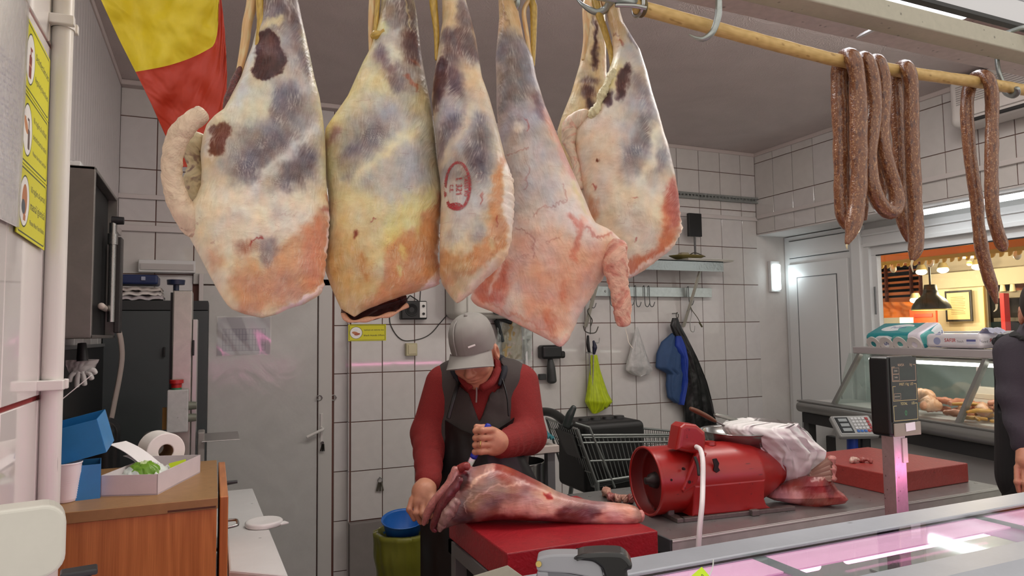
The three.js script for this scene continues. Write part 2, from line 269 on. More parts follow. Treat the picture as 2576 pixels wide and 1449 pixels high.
// ---------------------------------------------------------------- lamps of the place
const glow = (c, k) => new THREE.MeshStandardMaterial({ color: 0xffffff, emissive: c, emissiveIntensity: k, roughness: 0.5 });
function tubeLamp(label, a, b, r, color, k, I, aim, housing, group) {   // tube between a and b with its housing and an area light in front of it
  const mid = a.clone().add(b).multiplyScalar(0.5), g = thing('tube_lamp', label, 'lamp', mid, 0, group), L = a.distanceTo(b);
  const A = a.clone().sub(mid), B = b.clone().sub(mid), d = aim.clone().normalize();
  mesh('tube_diffuser', cylBetween(A, B, r, r, 16), glow(color, k), g);
  const off = d.clone().multiplyScalar(-r * 1.1);
  if (housing) mesh('housing', barBetween(A.clone().add(off), B.clone().add(off), r * 2.6, r * 0.9), mPVC, g);
  const l = new THREE.RectAreaLight(color, I, L, r * 2); l.position.copy(mid).addScaledVector(d, r * 1.35);
  // width of the light runs along the tube, its face along the aim
  const x = b.clone().sub(a).normalize(), zz = d.clone().negate(), y = zz.clone().cross(x).normalize();
  l.quaternion.setFromRotationMatrix(new THREE.Matrix4().makeBasis(x, y, zz)); scene.add(l);
  return g;
}
// LED tubes under the lintel over the serving counter
{ const e = hz(2425, 32, -1.32); tubeLamp('long white light tube under the lintel above the cream beam', V(0.75, e.y, -1.32), V(e.x, e.y, -1.32), 0.02, 0xf6f8ff, 2, 9, V(0, -1, 0), true);
  tubeLamp('second white light tube under the lintel over the left legs', V(-0.75, e.y, -1.32), V(0.55, e.y, -1.32), 0.02, 0xf6f8ff, 2, 9, V(0, -1, 0), true); }
// tube under the recess head
tubeLamp('white light tube under the recess head above the window', V(4.2, 2.245, -3.05), V(4.2, 2.245, -1.6), 0.02, 0xf6fbff, 3, 9, V(-0.2, -1, 0), true);
// ceiling tubes inside the shop, above the work table
tubeLamp('left white ceiling tube over the chopping block', V(0.1, 2.91, -2.0), V(1.5, 2.91, -2.0), 0.03, 0xfffaf4, 18, 36, V(0, -1, 0), true, 'ceiling tubes');
tubeLamp('right white ceiling tube over the steel table', V(1.9, 2.91, -2.0), V(3.3, 2.91, -2.0), 0.03, 0xfffaf4, 18, 36, V(0, -1, 0), true, 'ceiling tubes');
// ---------------------------------------------------------------- hanging legs of mutton
const HRES = [640, 1024];
const rgbs = (h, a = 1) => { const c = hex2(h); return `rgba(${c[0]},${c[1]},${c[2]},${a})`; };
// paint list: ['p', colour, blur, alpha, points, relief] filled patch, ['s', colour, width, blur, alpha, points] strand
function paintMeat(b, base, list) {
  const w = b[2] - b[0], h = b[3] - b[1], mk = () => { const c = document.createElement('canvas'); c.width = w; c.height = h; return c; };
  const c = mk(), g = c.getContext('2d'), e = mk(), eg = e.getContext('2d');
  g.fillStyle = rgbs(base); g.fillRect(0, 0, w, h); eg.fillStyle = 'rgb(128,128,128)'; eg.fillRect(0, 0, w, h);
  const path = (q, pts, closed) => { q.beginPath(); const P = pts.map(([x, y]) => [x - b[0], y - b[1]]), n = P.length;
    if (n < 3) { q.moveTo(...P[0]); P.slice(1).forEach((p) => q.lineTo(...p)); return; }
    const G = (i) => closed ? P[(i + n) % n] : P[clamp(i, 0, n - 1)], k = 0.16;
    q.moveTo(...P[0]); for (let i = 0; i < (closed ? n : n - 1); i++) { const a = G(i - 1), b = G(i), c = G(i + 1), d = G(i + 2); q.bezierCurveTo(b[0] + (c[0] - a[0]) * k, b[1] + (c[1] - a[1]) * k, c[0] - (d[0] - b[0]) * k, c[1] - (d[1] - b[1]) * k, c[0], c[1]); }
    if (closed) q.closePath(); };
  for (const it of list) {
    if (it[0] === 'p') { const [, col, bl, al, pts, rel] = it; g.filter = `blur(${bl}px)`; g.fillStyle = rgbs(col, al); path(g, pts, true); g.fill(); if (rel) { eg.filter = `blur(${Math.max(2, bl)}px)`; eg.fillStyle = `rgb(${128 + rel},${128 + rel},${128 + rel})`; path(eg, pts, true); eg.fill(); } }
    if (it[0] === 's') { const [, col, wd, bl, al, pts, rel] = it; g.filter = `blur(${bl}px)`; g.strokeStyle = rgbs(col, al); g.lineWidth = wd; g.lineCap = g.lineJoin = 'round'; path(g, pts, false); g.stroke(); if (rel) { eg.filter = `blur(${Math.max(1.5, bl)}px)`; eg.strokeStyle = `rgb(${128 + rel},${128 + rel},${128 + rel})`; eg.lineWidth = wd; eg.lineCap = 'round'; path(eg, pts, false); eg.stroke(); } }
  }
  return { b, w, h, d: g.getImageData(0, 0, w, h).data, e: eg.getImageData(0, 0, w, h).data };
}
const sample = (p, arr, x, y, k) => { const X = clamp(x - p.b[0], 0, p.w - 1.01), Y = clamp(y - p.b[1], 0, p.h - 1.01), i = X | 0, j = Y | 0, fx = X - i, fy = Y - j, o = (j * p.w + i) * 4 + k, s = p.w * 4; return (arr[o] * (1 - fx) + arr[o + 4] * fx) * (1 - fy) + (arr[o + s] * (1 - fx) + arr[o + s + 4] * fx) * fy; };
// body between a left and a right outline; cfg in sight-line pixels, turned to metres in the leg's own upright plane
function frameAt(px, py, z) {
  const A = hz(px, py, z), d = V(A.x - camP.x, 0, A.z - camP.z).normalize(), right = V(-d.z, 0, d.x);
  return { A, turn: Math.atan2(-d.x, -d.z), L: (x, y, off = 0) => { const r = ray(x, y), k = (A.clone().sub(camP).dot(d) - off) / r.dot(d), P = camP.clone().addScaledVector(r, k).sub(A); return V(P.dot(right), P.y, off); } };
}
function meatMaps(p, xOf, y0, y1, seed, fibre = [0.25, 1], rough = 0.44, H90 = false) {
  const [W, H] = HRES, d = new Uint8Array(W * H * 4), e = new Uint8Array(W * H * 4);
  for (let j = 0; j < H; j++) {
    const y = lerp(y0, y1, j / (H - 1));
    for (let i = 0; i < W; i++) {
      const u = i / (W - 1), x = xOf(u, y), o = (j * W + i) * 4, back = u > 0.5 ? 40 : 0;
      const wx = n2(x * 0.02 + seed, y * 0.02 + back) * 6 + n2(x * 0.06 + seed, y * 0.06) * 2.2 + n2(x * 0.25, y * 0.25 + seed) * 0.5, wy = n2(x * 0.02 + 40 + seed, y * 0.02) * 7 + n2(x * 0.09, y * 0.05 + 9 + seed) * 3.2 + n2(x * 0.3 + 5, y * 0.2 + seed) * 0.7;
      const ct = cos(fibre[0]), st = sin(fibre[0]), xr = x * ct + y * st + 14 * n2(x * 0.008 + seed, y * 0.006 + 3), yr = -x * st + y * ct;   // fibres run along yr
      const t1 = 1 - Math.abs(n2(xr * 0.16 + seed, yr * 0.014)), t2 = 1 - Math.abs(n2(xr * 0.42, yr * 0.03 + seed)), t3 = n2(xr * 0.9 + 5, yr * 0.08), mot = n2(x * 0.035, y * 0.035 + seed * 3), gr = n2(x * 0.9, y * 0.9 + seed), veil = sst(-0.2, 0.7, n2(x * 0.017 + 9 + seed, y * 0.012));
      const thread = (sst(0.55, 1, t1) * 0.62 + sst(0.6, 1, t2) * 0.22 + t3 * 0.05) * (0.35 + 0.65 * veil) * fibre[1], hy1 = n2(x * 0.011 + 3, y * 0.011 + seed), hy2 = n2(x * 0.03 + seed, y * 0.018 + 7);
      const cv = sst(0.955, 0.99, 1 - Math.abs(n2(x * 0.016 + n2(x * 0.05, y * 0.05) * 0.3 + seed, y * 0.013 + 5))) * sst(0.35, 0.7, n2(x * 0.012 + 30, y * 0.012 + seed));
      const px3 = [0, 0, 0]; for (let k = 0; k < 3; k++) px3[k] = H90 ? sample(p, p.d, y + wy, x + wx, k) : sample(p, p.d, x + wx, y + wy, k);
      const lu = 0.3 * px3[0] + 0.55 * px3[1] + 0.15 * px3[2], ta = clamp(thread * (0.2 + 0.0048 * Math.max(0, 215 - lu)) * (0.25 + 0.75 * sst(70, 115, lu)), 0, 0.8);
      for (let k = 0; k < 3; k++) { let c = (lu - 168) * 1.18 + 163 + (px3[k] - lu) * 1.12 + Math.max(0, 170 - lu) * [0.05, 0.0, -0.03][k] + mot * 7 + gr * 4 + t3 * 3 + hy1 * [5, 1, -9][k] + hy2 * [4, -3, -6][k]; c = lerp(c, [232, 224, 212][k], ta); c = lerp(c, [126, 60, 56][k], cv * 0.22); d[o + k] = clamp(c, 0, 255); }
      const wr = (1 - Math.abs(n2(xr * 0.045 + seed, yr * 0.02)) * 1.6) * 20 + (1 - Math.abs(n2(x * 0.03 + 8, y * 0.05 + seed)) * 1.6) * 12;
      const ff = fbm2(x * 0.016 + seed, y * 0.012, 2) * 30 + wr + (t1 - 0.6) * 15 + (t2 - 0.6) * 6 + t3 * 2 + gr * 5 + ((H90 ? sample(p, p.e, y + wy, x + wx, 0) : sample(p, p.e, x + wx, y + wy, 0)) - 128); e[o] = e[o + 1] = e[o + 2] = clamp(120 + ff, 0, 255); d[o + 3] = e[o + 3] = 255;
    }
  }
  const mk = (a, s) => { const t = new THREE.DataTexture(a, W, H); t.magFilter = THREE.LinearFilter; t.minFilter = THREE.LinearMipmapLinearFilter; if (s) t.colorSpace = THREE.SRGBColorSpace; t.needsUpdate = true; return t; };
  return new THREE.MeshPhysicalMaterial({ map: mk(d, true), bumpMap: mk(e, false), bumpScale: 0.0048, roughness: rough, clearcoat: 0.3, clearcoatRoughness: 0.32, ior: 1.42 });
}
function legBody(cfg) {
  const { left, right, depth, z, c, seed, base, paint, pw = 2.3, ragged = 0, yr = 480, H90 = false } = cfg;
  const fr = frameAt(c[0], c[1], z), lf = knots(left), rf = knots(right), df = knots(depth), y0 = left[0][0], y1 = left[left.length - 1][0];
  const xs = [...left, ...right].map((q) => q[1]), q4 = [Math.floor(Math.min(...xs)) - 14, y0 - 4, Math.ceil(Math.max(...xs)) + 14, y1 + 6], b = H90 ? [q4[1], q4[0], q4[3], q4[2]] : q4;
  const p = paintMeat(b, base, paint);
  const N = 150, Mm = 72, pos = [], uv = [], idx = [], se = (t, k) => Math.sign(t) * Math.pow(Math.abs(t), 2 / k);
  const xOf = (u, y) => { const l = lf(y), r = rf(y), a = u * R2; return (l + r) / 2 - (r - l) / 2 * se(cos(a), pw); };
  for (let i = 0; i <= N; i++) {
    const t = i / N, y = lerp(y0, y1, t); let l = lf(y), r = rf(y); const jag = ragged * sst(yr, yr + 60, y) * n2(y * 0.11, seed) * 3; r += jag;
    const D = df(y);
    for (let j = 0; j <= Mm; j++) {
      const a = j / Mm * R2, cx = se(cos(a), pw), sz = se(sin(a), pw), x = (l + r) / 2 - (r - l) / 2 * cx;
      const q = H90 ? fr.L(y, x) : fr.L(x, y); let zz = sz * D;
      const rel = ((H90 ? sample(p, p.e, y, x, 0) : sample(p, p.e, x, y, 0)) - 128) / 128, lump = fbm3(x * 0.011 + seed, y * 0.008, a * 0.35, 3);
      zz += Math.abs(sz) * Math.sign(sz) * (rel * 0.008 + lump * 0.008);
      pos.push(q.x, q.y, zz); uv.push(j / Mm, t);
    }
  }
  for (let i = 0; i < N; i++) for (let j = 0; j < Mm; j++) { const A = i * (Mm + 1) + j, B = A + Mm + 1; idx.push(A, B, A + 1, A + 1, B, B + 1); }
  for (const [row, s] of [[0, 1], [N, -1]]) { const k0 = pos.length / 3; let cx = 0, cy = 0, cz = 0; for (let j = 0; j < Mm; j++) { const o = (row * (Mm + 1) + j) * 3; cx += pos[o]; cy += pos[o + 1]; cz += pos[o + 2]; } pos.push(cx / Mm, cy / Mm + s * 0.002, cz / Mm); uv.push(0.25, row / N); for (let j = 0; j < Mm; j++) { const A = row * (Mm + 1) + j; if (s > 0) idx.push(k0, A, A + 1); else idx.push(k0, A + 1, A); } }
  if (H90) for (let i = 0; i < idx.length; i += 3) { const t = idx[i]; idx[i] = idx[i + 1]; idx[i + 1] = t; }
  const geo = surf(pos, uv, idx); // weld the seam's shading
  { const n = geo.attributes.normal; for (let i = 0; i <= N; i++) { const a = i * (Mm + 1), b2 = a + Mm, v = V(n.getX(a) + n.getX(b2), n.getY(a) + n.getY(b2), n.getZ(a) + n.getZ(b2)).normalize(); n.setXYZ(a, v.x, v.y, v.z); n.setXYZ(b2, v.x, v.y, v.z); } }
  return { geo, mat: meatMaps(p, (u, y) => { const l = lf(y), r = rf(y); return (l + r) / 2 - (r - l) / 2 * se(cos(u * R2), pw); }, y0, y1, seed, cfg.fibre, cfg.rough, H90), fr };
}
const mTendonY = M(0xd6c07a, 0.4, 0, { map: (() => { const t = dataTex(64, 256, (u, v) => { const s = n2(u * 26, v * 5) * 14 + n2(u * 7, v * 12) * 16; return [214 + s, 194 + s, 136 + s * 0.9]; }); t.repeat.set(1, 6); return t; })(), clearcoat: 0.3, clearcoatRoughness: 0.3 });
const mTendonO = M(0xffffff, 0.42, 0, { map: (() => { const t = dataTex(64, 256, (u, v) => { const s = n2(u * 26, v * 5) * 14, m = sst(0.05, 0.6, n2(u * 4 + 3, v * 9)), f = 0.4 * sst(0.5, 0.9, n2(u * 5, v * 6)); return [212 + s - 24 * f, 172 + s + 14 * m - 46 * f, 122 + s + 16 * m - 40 * f]; }); t.repeat.set(1, 3); return t; })(), clearcoat: 0.3, clearcoatRoughness: 0.3 });
const mFatRim = M(0xe9cfc6, 0.5, 0, { map: mottle(0xe6cabf, 14, 16, 0.06, 128, 0, 0xd9a397), bumpMap: bumpNoise(14, 0.05), bumpScale: 0.003 });
const mString0 = M(0xe0d8c8, 0.6);
const mTail = M(0xdcc2a8, 0.5, 0, { map: mottle(0xdcc0ae, 14, 6, 0.09, 128, 6), bumpMap: bumpNoise(9, 0.09), bumpScale: 0.002 });
const mRawDark = M(0x6d3431, 0.38, 0, { map: mottle(0x6d3633, 18, 8, 0.06, 128, 0, 0x4a2224), clearcoat: 0.3, clearcoatRoughness: 0.3, bumpMap: bumpNoise(16, 0.05), bumpScale: 0.002 });
const mLine = (fr, pts) => pts.map(([x, y, o]) => fr.L(x, y, o || 0));
// galvanised S-shaped meat hook between two heights
function sHook(top, len, turn, label, r = 0.0055, group = 'steel meat hooks on the wooden pole') {
  const g = thing('meat_hook', label, 'hook', top, turn, group), R = 0.022, pts = [];
  for (let a = -0.5; a <= 1.001; a += 0.125) pts.push(V(-R + R * cos(Math.PI * (1 - a)) + R, R * sin(Math.PI * (1 - a)) - 0.0, 0).add(V(-R, 0, 0)));
  for (let a = 1; a >= -0.35; a -= 0.125) pts.push(V(R - R * cos(Math.PI * a) - R + 0.0, -len - R * sin(Math.PI * a), 0).add(V(R, 0, 0)));
  mesh('hook_wire', tube(pts, (t) => r * (t > 0.9 ? lerp(1, 0.25, (t - 0.9) / 0.1) : 1), { n: 60, m: 10, tension: 0.5 }), mGalv, g);
  return g;
}
function hangLeg(label, cfg, extra) {
  const B = legBody(cfg), g = thing('mutton_haunch', label, 'meat', B.fr.A, B.fr.turn, 'legs of mutton hanging from the pole');
  mesh('flesh', B.geo, B.mat, g); extra && extra(g, B.fr);
  return B;
}
const CREAM = 0xdccbaa, FILM = 0xcfc8c6, PURP = 0x6f6670, PURPD = 0x5e535c, DARKM = 0x5a3c41, ORNG = 0xcf9a74, PNK = 0xd98c78, YEL = 0xd2c387, WHT = 0xe6dfd6, REDL = 0x9c3a36, GREYV = 0x8e8789;
// --- leg 1: with the curled tail
const leg1 = hangLeg('leftmost hanging leg with curled tail over the cut', {
  c: [680, 420], z: -1.10, seed: 1.3, base: 0xdfd0b4, ragged: 1, yr: 500,
  left: [[-130, 672], [-40, 664], [0, 658], [60, 648], [120, 634], [160, 619], [200, 605], [230, 590], [260, 575], [285, 560], [300, 538], [320, 520], [350, 510], [390, 505], [430, 508], [470, 506], [500, 494], [530, 470], [560, 462], [600, 478], [640, 500], [700, 531], [740, 553], [765, 570], [778, 582], [790, 612], [797, 645]],
  right: [[-130, 742], [-40, 744], [0, 749], [50, 759], [100, 770], [150, 781], [200, 791], [250, 804], [300, 812], [350, 817], [400, 819], [450, 820], [500, 824], [540, 829], [600, 826], [650, 821], [700, 816], [722, 815], [745, 803], [765, 765], [780, 718], [790, 700], [797, 675]],
  depth: [[-130, 0.022], [0, 0.026], [120, 0.04], [250, 0.058], [400, 0.072], [550, 0.07], [680, 0.052], [760, 0.03], [797, 0.012]],
  paint: [['p', 0x8b8286, 20, 0.8, [[610, 240], [700, 215], [770, 250], [800, 330], [800, 430], [760, 500], [680, 500], [600, 500], [560, 440], [600, 330]]], ['p', 0x776b70, 10, 0.85, [[655, -20], [752, -20], [775, 130], [790, 215], [760, 240], [715, 180], [700, 110], [655, 100]]], ['p', 0xbdb4b8, 18, 0.75, [[710, 110], [755, 100], [800, 260], [740, 260], [716, 200]]], ['p', 0x6d5d62, 6, 0.85, [[680, -120], [742, -120], [750, 40], [762, 75], [700, 60], [682, 30]]], ['p', 0x5f4e53, 6, 0.8, [[728, 60], [764, 80], [785, 180], [770, 215], [742, 150]]], ['s', 0xb6aeb0, 5, 2, 0.8, [[712, -60], [720, 30], [730, 75]]],
    ['p', 0xdcd6c0, 10, 0.8, [[560, 290], [650, 230], [690, 250], [680, 330], [600, 350]]], ['s', 0xcfd0cf, 22, 7, 0.8, [[648, 60], [630, 170], [600, 290]]], ['p', 0xd8c69e, 4, 0.9, [[650, 95], [668, 70], [705, 62], [715, 75], [690, 90]], 20],
    ['p', 0x4c3036, 2, 1, [[648, 122], [662, 100], [692, 112], [716, 172], [710, 204], [684, 226], [652, 228], [637, 214], [643, 170]], -70], ['p', 0x6b4c4e, 7, 0.8, [[655, 120], [690, 125], [695, 170], [660, 165]]], ['p', 0x8a7f86, 9, 0.7, [[720, 90], [765, 110], [775, 200], [745, 190]]],
    ['p', PURP, 9, 0.8, [[700, 250], [742, 240], [752, 300], [728, 350], [690, 345], [680, 300]]], ['p', GREYV, 10, 0.75, [[600, 350], [690, 350], [730, 370], [690, 400], [640, 400]]],
    ['p', PURP, 10, 0.85, [[650, 380], [705, 362], [742, 388], [700, 440], [640, 478], [588, 492], [596, 452]]], ['p', PURPD, 9, 0.75, [[738, 402], [775, 395], [788, 428], [762, 478], [722, 502], [690, 502], [712, 455]]],
    ['s', 0xe6e0d9, 22, 8, 0.8, [[800, 330], [760, 380], [690, 440], [620, 520]]], ['p', 0x7a5046, 2.5, 1, [[536, 342], [562, 335], [582, 350], [578, 384], [562, 412], [544, 420], [529, 402]], -45], ['s', 0xe8e0d8, 6, 2, 0.9, [[532, 340], [525, 400], [545, 425]], 22],
    ['p', GREYV, 8, 0.7, [[680, 538], [706, 536], [712, 560], [690, 568]]], ['p', 0xe6d9c9, 16, 0.7, [[560, 470], [640, 500], [780, 500], [800, 560], [700, 620], [560, 600]]],
    ['p', 0xcf9c7c, 7, 0.9, [[690, 640], [750, 598], [815, 545], [820, 640], [810, 722], [765, 748], [690, 772], [610, 792], [600, 762], [650, 700]]], ['p', 0xd68c74, 12, 0.75, [[770, 590], [815, 560], [815, 700], [770, 720]]], ['p', ORNG, 8, 0.75, [[590, 690], [640, 660], [660, 700], [630, 750], [590, 760]]],
    ['p', ORNG, 7, 0.6, [[525, 650], [560, 640], [570, 690], [550, 700]]], ['p', 0xe2d2b4, 6, 0.8, [[540, 690], [580, 670], [570, 740], [560, 752]]], ['p', 0x8d8186, 7, 0.85, [[650, 625], [690, 618], [695, 655], [672, 675], [650, 655]]], ['p', 0xa8745f, 8, 0.8, [[600, 625], [640, 620], [630, 655], [605, 655]]],
    ['s', REDL, 3, 1, 0.8, [[628, 628], [640, 620], [660, 616]]], ['s', 0xd8cf9e, 16, 8, 0.8, [[762, 80], [800, 230], [815, 330], [818, 450]]], ['s', 0xefd8d2, 15, 2, 1, [[829, 540], [824, 640], [815, 722], [745, 768], [700, 790]], 20], ['s', REDL, 9, 4, 0.7, [[822, 498], [826, 530], [812, 545]]], ['s', 0x8a4a40, 3, 2, 0.5, [[600, 790], [640, 796]]]],
}, (g, fr) => {
  mesh('tail', tube(mLine(fr, [[495, 556, 0.02], [462, 530, 0.035], [442, 485, 0.04], [432, 435, 0.045], [436, 385, 0.05], [452, 340, 0.055], [478, 308, 0.06], [508, 287, 0.06]]), knots([[0, 0.026], [0.15, 0.0165], [0.4, 0.0135], [0.8, 0.0150], [1, 0.0125]]), { n: 48, m: 18, bump: (t, a) => 0.10 * n3(t * 14, cos(a), sin(a)) }), mTail, g);
  mesh('pelvis_fat', tube(mLine(fr, [[498, 345, -0.01], [486, 385, -0.012], [492, 430, -0.012], [490, 490, -0.005], [505, 505, 0]]), (t) => 0.0135 + 0.003 * sin(t * 12), { n: 30, m: 14, bump: (t, a) => 0.2 * n3(t * 9, cos(a) * 2, sin(a) * 2) }), M(0xc9b894, 0.5, 0, { map: mottle(0xc9b48e, 20, 8, 0.08, 128, 0, 0x7a5a52) }), g);
  mesh('shin_bone', tube(mLine(fr, [[640, -130, 0.0], [634, 0, 0], [622, 60, 0], [616, 110, 0], [604, 170, 0.003], [588, 230, 0.004], [574, 265, 0.004]]), knots([[0, 0.0075], [0.35, 0.0078], [0.62, 0.0065], [0.8, 0.0045], [1, 0.008]]), { n: 40, m: 12, u01: true }), mTendonO, g);
  mesh('tendon', tube(mLine(fr, [[655, -130, 0.014], [653, 0, 0.014], [655, 60, 0.02], [642, 150, 0.026]]), knots([[0, 0.0048], [0.6, 0.006], [1, 0.003]]), { n: 26, m: 10, u01: true }), mTendonY, g);
  mesh('torn_muscle', tube(mLine(fr, [[606, 165, 0.004], [594, 200, 0.008], [582, 240, 0.008], [570, 275, 0.006]]), knots([[0, 0.003], [0.4, 0.0075], [0.8, 0.009], [1, 0.006]]), { n: 20, m: 10 }), mRawDark, g);
});
const leg2 = hangLeg('second hanging leg from the left, widest and yellowest', {
  c: [970, 420], z: -1.11, seed: 5.1, base: 0xd9caa0, ragged: 1, yr: 500, fibre: [0.2, 1.1],
  left: [[-130, 968], [0, 960], [60, 950], [100, 940], [130, 931], [165, 912], [200, 896], [250, 874], [290, 846], [330, 819], [360, 817], [450, 820], [500, 827], [560, 825], [620, 822], [680, 818], [720, 832], [750, 845], [778, 858], [788, 875], [794, 885]],
  right: [[-130, 1030], [0, 1042], [50, 1050], [100, 1055], [150, 1061], [200, 1070], [250, 1080], [300, 1088], [350, 1094], [400, 1099], [450, 1106], [490, 1113], [530, 1109], [600, 1105], [650, 1102], [690, 1107], [718, 1104], [732, 1060], [745, 1010], [760, 970], [780, 920], [788, 905], [794, 895]],
  depth: [[-130, 0.022], [0, 0.027], [120, 0.045], [250, 0.06], [400, 0.074], [550, 0.072], [680, 0.052], [760, 0.026], [794, 0.01]],
  paint: [['p', 0x8a8288, 20, 0.7, [[880, 330], [960, 280], [1050, 300], [1085, 400], [1070, 500], [980, 520], [900, 480], [850, 430]]], ['p', 0x85797d, 14, 0.7, [[950, 130], [1060, 110], [1075, 230], [1020, 270], [960, 220]]], ['p', 0x5d4f53, 7, 0.85, [[985, -100], [1036, -100], [1048, 40], [1056, 120], [1030, 110], [1000, 50]]], ['s', 0xc9b48a, 5, 1.5, 0.9, [[1018, -60], [1020, 40], [1032, 90], [1050, 130]], 20], ['p', 0xb7b3ba, 12, 0.9, [[950, 90], [1010, 95], [1000, 150], [960, 150]]], ['p', 0xd9d29a, 8, 0.9, [[938, 80], [970, 70], [985, 90], [950, 115]], 25],
    ['p', 0x6a5c62, 8, 0.7, [[958, 20], [1010, 20], [1020, 90], [975, 95]]], ['p', 0x5f464c, 6, 0.9, [[1010, 110], [1040, 95], [1062, 150], [1055, 180], [1025, 185]], -25], ['p', 0x7a636a, 6, 0.85, [[945, 150], [962, 140], [990, 190], [1003, 200], [985, 215], [960, 190]], -20], ['p', 0xe3ddca, 8, 0.9, [[968, 140], [985, 135], [1008, 180], [985, 190]]], ['p', 0x70636e, 7, 0.85, [[980, 225], [1005, 215], [1020, 240], [1010, 260], [985, 260]]],
    ['p', PURP, 10, 0.9, [[960, 300], [985, 300], [1000, 340], [960, 380], [900, 420], [862, 430], [880, 400], [930, 350]]], ['p', 0x7b7579, 12, 0.85, [[990, 410], [1030, 400], [1058, 430], [1050, 480], [1010, 505], [985, 490], [990, 450]]], ['p', GREYV, 7, 0.8, [[866, 460], [886, 455], [890, 470], [870, 476]]], ['p', 0x8d6068, 8, 0.7, [[822, 370], [850, 340], [862, 355], [838, 385]]],
    ['p', 0xcfcaca, 16, 0.6, [[900, 270], [1000, 290], [1060, 380], [1060, 520], [960, 520], [940, 450], [980, 380]]], ['s', 0xe4d8b4, 24, 9, 0.9, [[1070, 320], [1000, 390], [900, 470]]], ['p', 0xddd08c, 12, 0.8, [[960, 580], [1030, 520], [1090, 500], [1080, 560], [1020, 600], [980, 660]]],
    ['p', 0xcb9169, 6, 0.92, [[975, 640], [1010, 600], [1045, 590], [1055, 560], [1100, 520], [1108, 500], [1106, 600], [1100, 700], [1040, 735], [960, 770], [900, 785], [960, 720]]], ['p', 0xc7a06a, 14, 0.75, [[830, 600], [900, 620], [940, 700], [930, 770], [860, 780], [824, 690]]], ['p', 0xd9c28e, 9, 0.8, [[850, 560], [930, 560], [960, 620], [900, 640]]],
    ['p', 0xd9cf8e, 4, 0.9, [[1008, 640], [1016, 630], [1020, 650], [1012, 665]]], ['p', 0xd9cf8e, 4, 0.9, [[996, 675], [1006, 672], [1008, 695], [998, 700]]], ['p', 0xd9cf8e, 5, 0.8, [[1042, 590], [1050, 580], [1046, 612]]], ['p', 0xc08a52, 5, 0.8, [[905, 660], [915, 650], [925, 690], [918, 712]]],
    ['s', 0x9a5440, 7, 2, 0.8, [[1018, 214], [1032, 232], [1042, 248]]], ['s', 0xb06a50, 6, 3, 0.7, [[1035, 172], [1062, 182]]], ['p', 0x8e4a36, 2, 1, [[892, 602], [900, 598], [902, 612], [895, 616]]], ['s', REDL, 3, 1, 0.7, [[935, 580], [950, 570]]], ['s', 0xd9d09a, 10, 3, 0.9, [[930, 130], [874, 254], [822, 335]], 20],
    ['s', 0xecd9c8, 13, 2, 1, [[1112, 495], [1106, 600], [1103, 660]], 18], ['p', 0xead3c6, 3, 1, [[1060, 735], [1095, 690], [1110, 690], [1106, 720]], 20], ['s', REDL, 8, 4, 0.6, [[1104, 495], [1096, 530]]]],
}, (g, fr) => {
  mesh('tendon', tube(mLine(fr, [[940, -130, 0.006], [938, 0, 0.006], [934, 70, 0.008], [932, 130, 0.012]]), knots([[0, 0.005], [0.6, 0.007], [1, 0.003]]), { n: 26, m: 10, u01: true }), mTendonO, g);
  mesh('tendon', tube(mLine(fr, [[954, -130, 0.016], [950, 0, 0.016], [944, 80, 0.02]]), 0.004, { n: 20, m: 8, u01: true }), mTendonY, g);
  mesh('knot_of_fat', tube(mLine(fr, [[936, 92, 0.03], [950, 86, 0.035], [975, 80, 0.034], [992, 72, 0.03]]), (t) => 0.0045 + 0.003 * sin(t * 9) ** 2, { n: 20, m: 10, u01: true }), mTendonY, g);
  // second flap of belly meat under the cut
  const flap = [[858, 780], [885, 790], [940, 770], [1000, 752], [1020, 742], [1024, 768], [990, 788], [940, 800], [890, 808], [870, 800]];
  mesh('belly_flap', sheet((u, v) => { const t = u * 4, top = [[858, 782], [900, 774], [950, 766], [1000, 752], [1021, 742]], bot = [[872, 800], [890, 808], [940, 801], [990, 788], [1024, 766]], i = Math.min(3, Math.floor(t)), f = t - i; const x = lerp(lerp(top[i][0], top[i + 1][0], f), lerp(bot[i][0], bot[i + 1][0], f), v), y = lerp(lerp(top[i][1], top[i + 1][1], f), lerp(bot[i][1], bot[i + 1][1], f), v); return fr.L(x, y, -0.012 - 0.012 * sin(v * 3.14) + 0.004 * n2(u * 6, v * 2)); }, 30, 8, 0.007), mRawDark, g);
  mesh('belly_rim', tube(mLine(fr, [[862, 786, -0.014], [872, 802, -0.012], [890, 808, -0.01], [940, 800, -0.01], [990, 788, -0.012], [1024, 768, -0.014]]), (t) => 0.0035 + 0.0015 * sin(t * 20), { n: 40, m: 8 }), M(0xd5a081, 0.5, 0, { map: mottle(0xd6a184, 14, 10, 0.05) }), g);
});
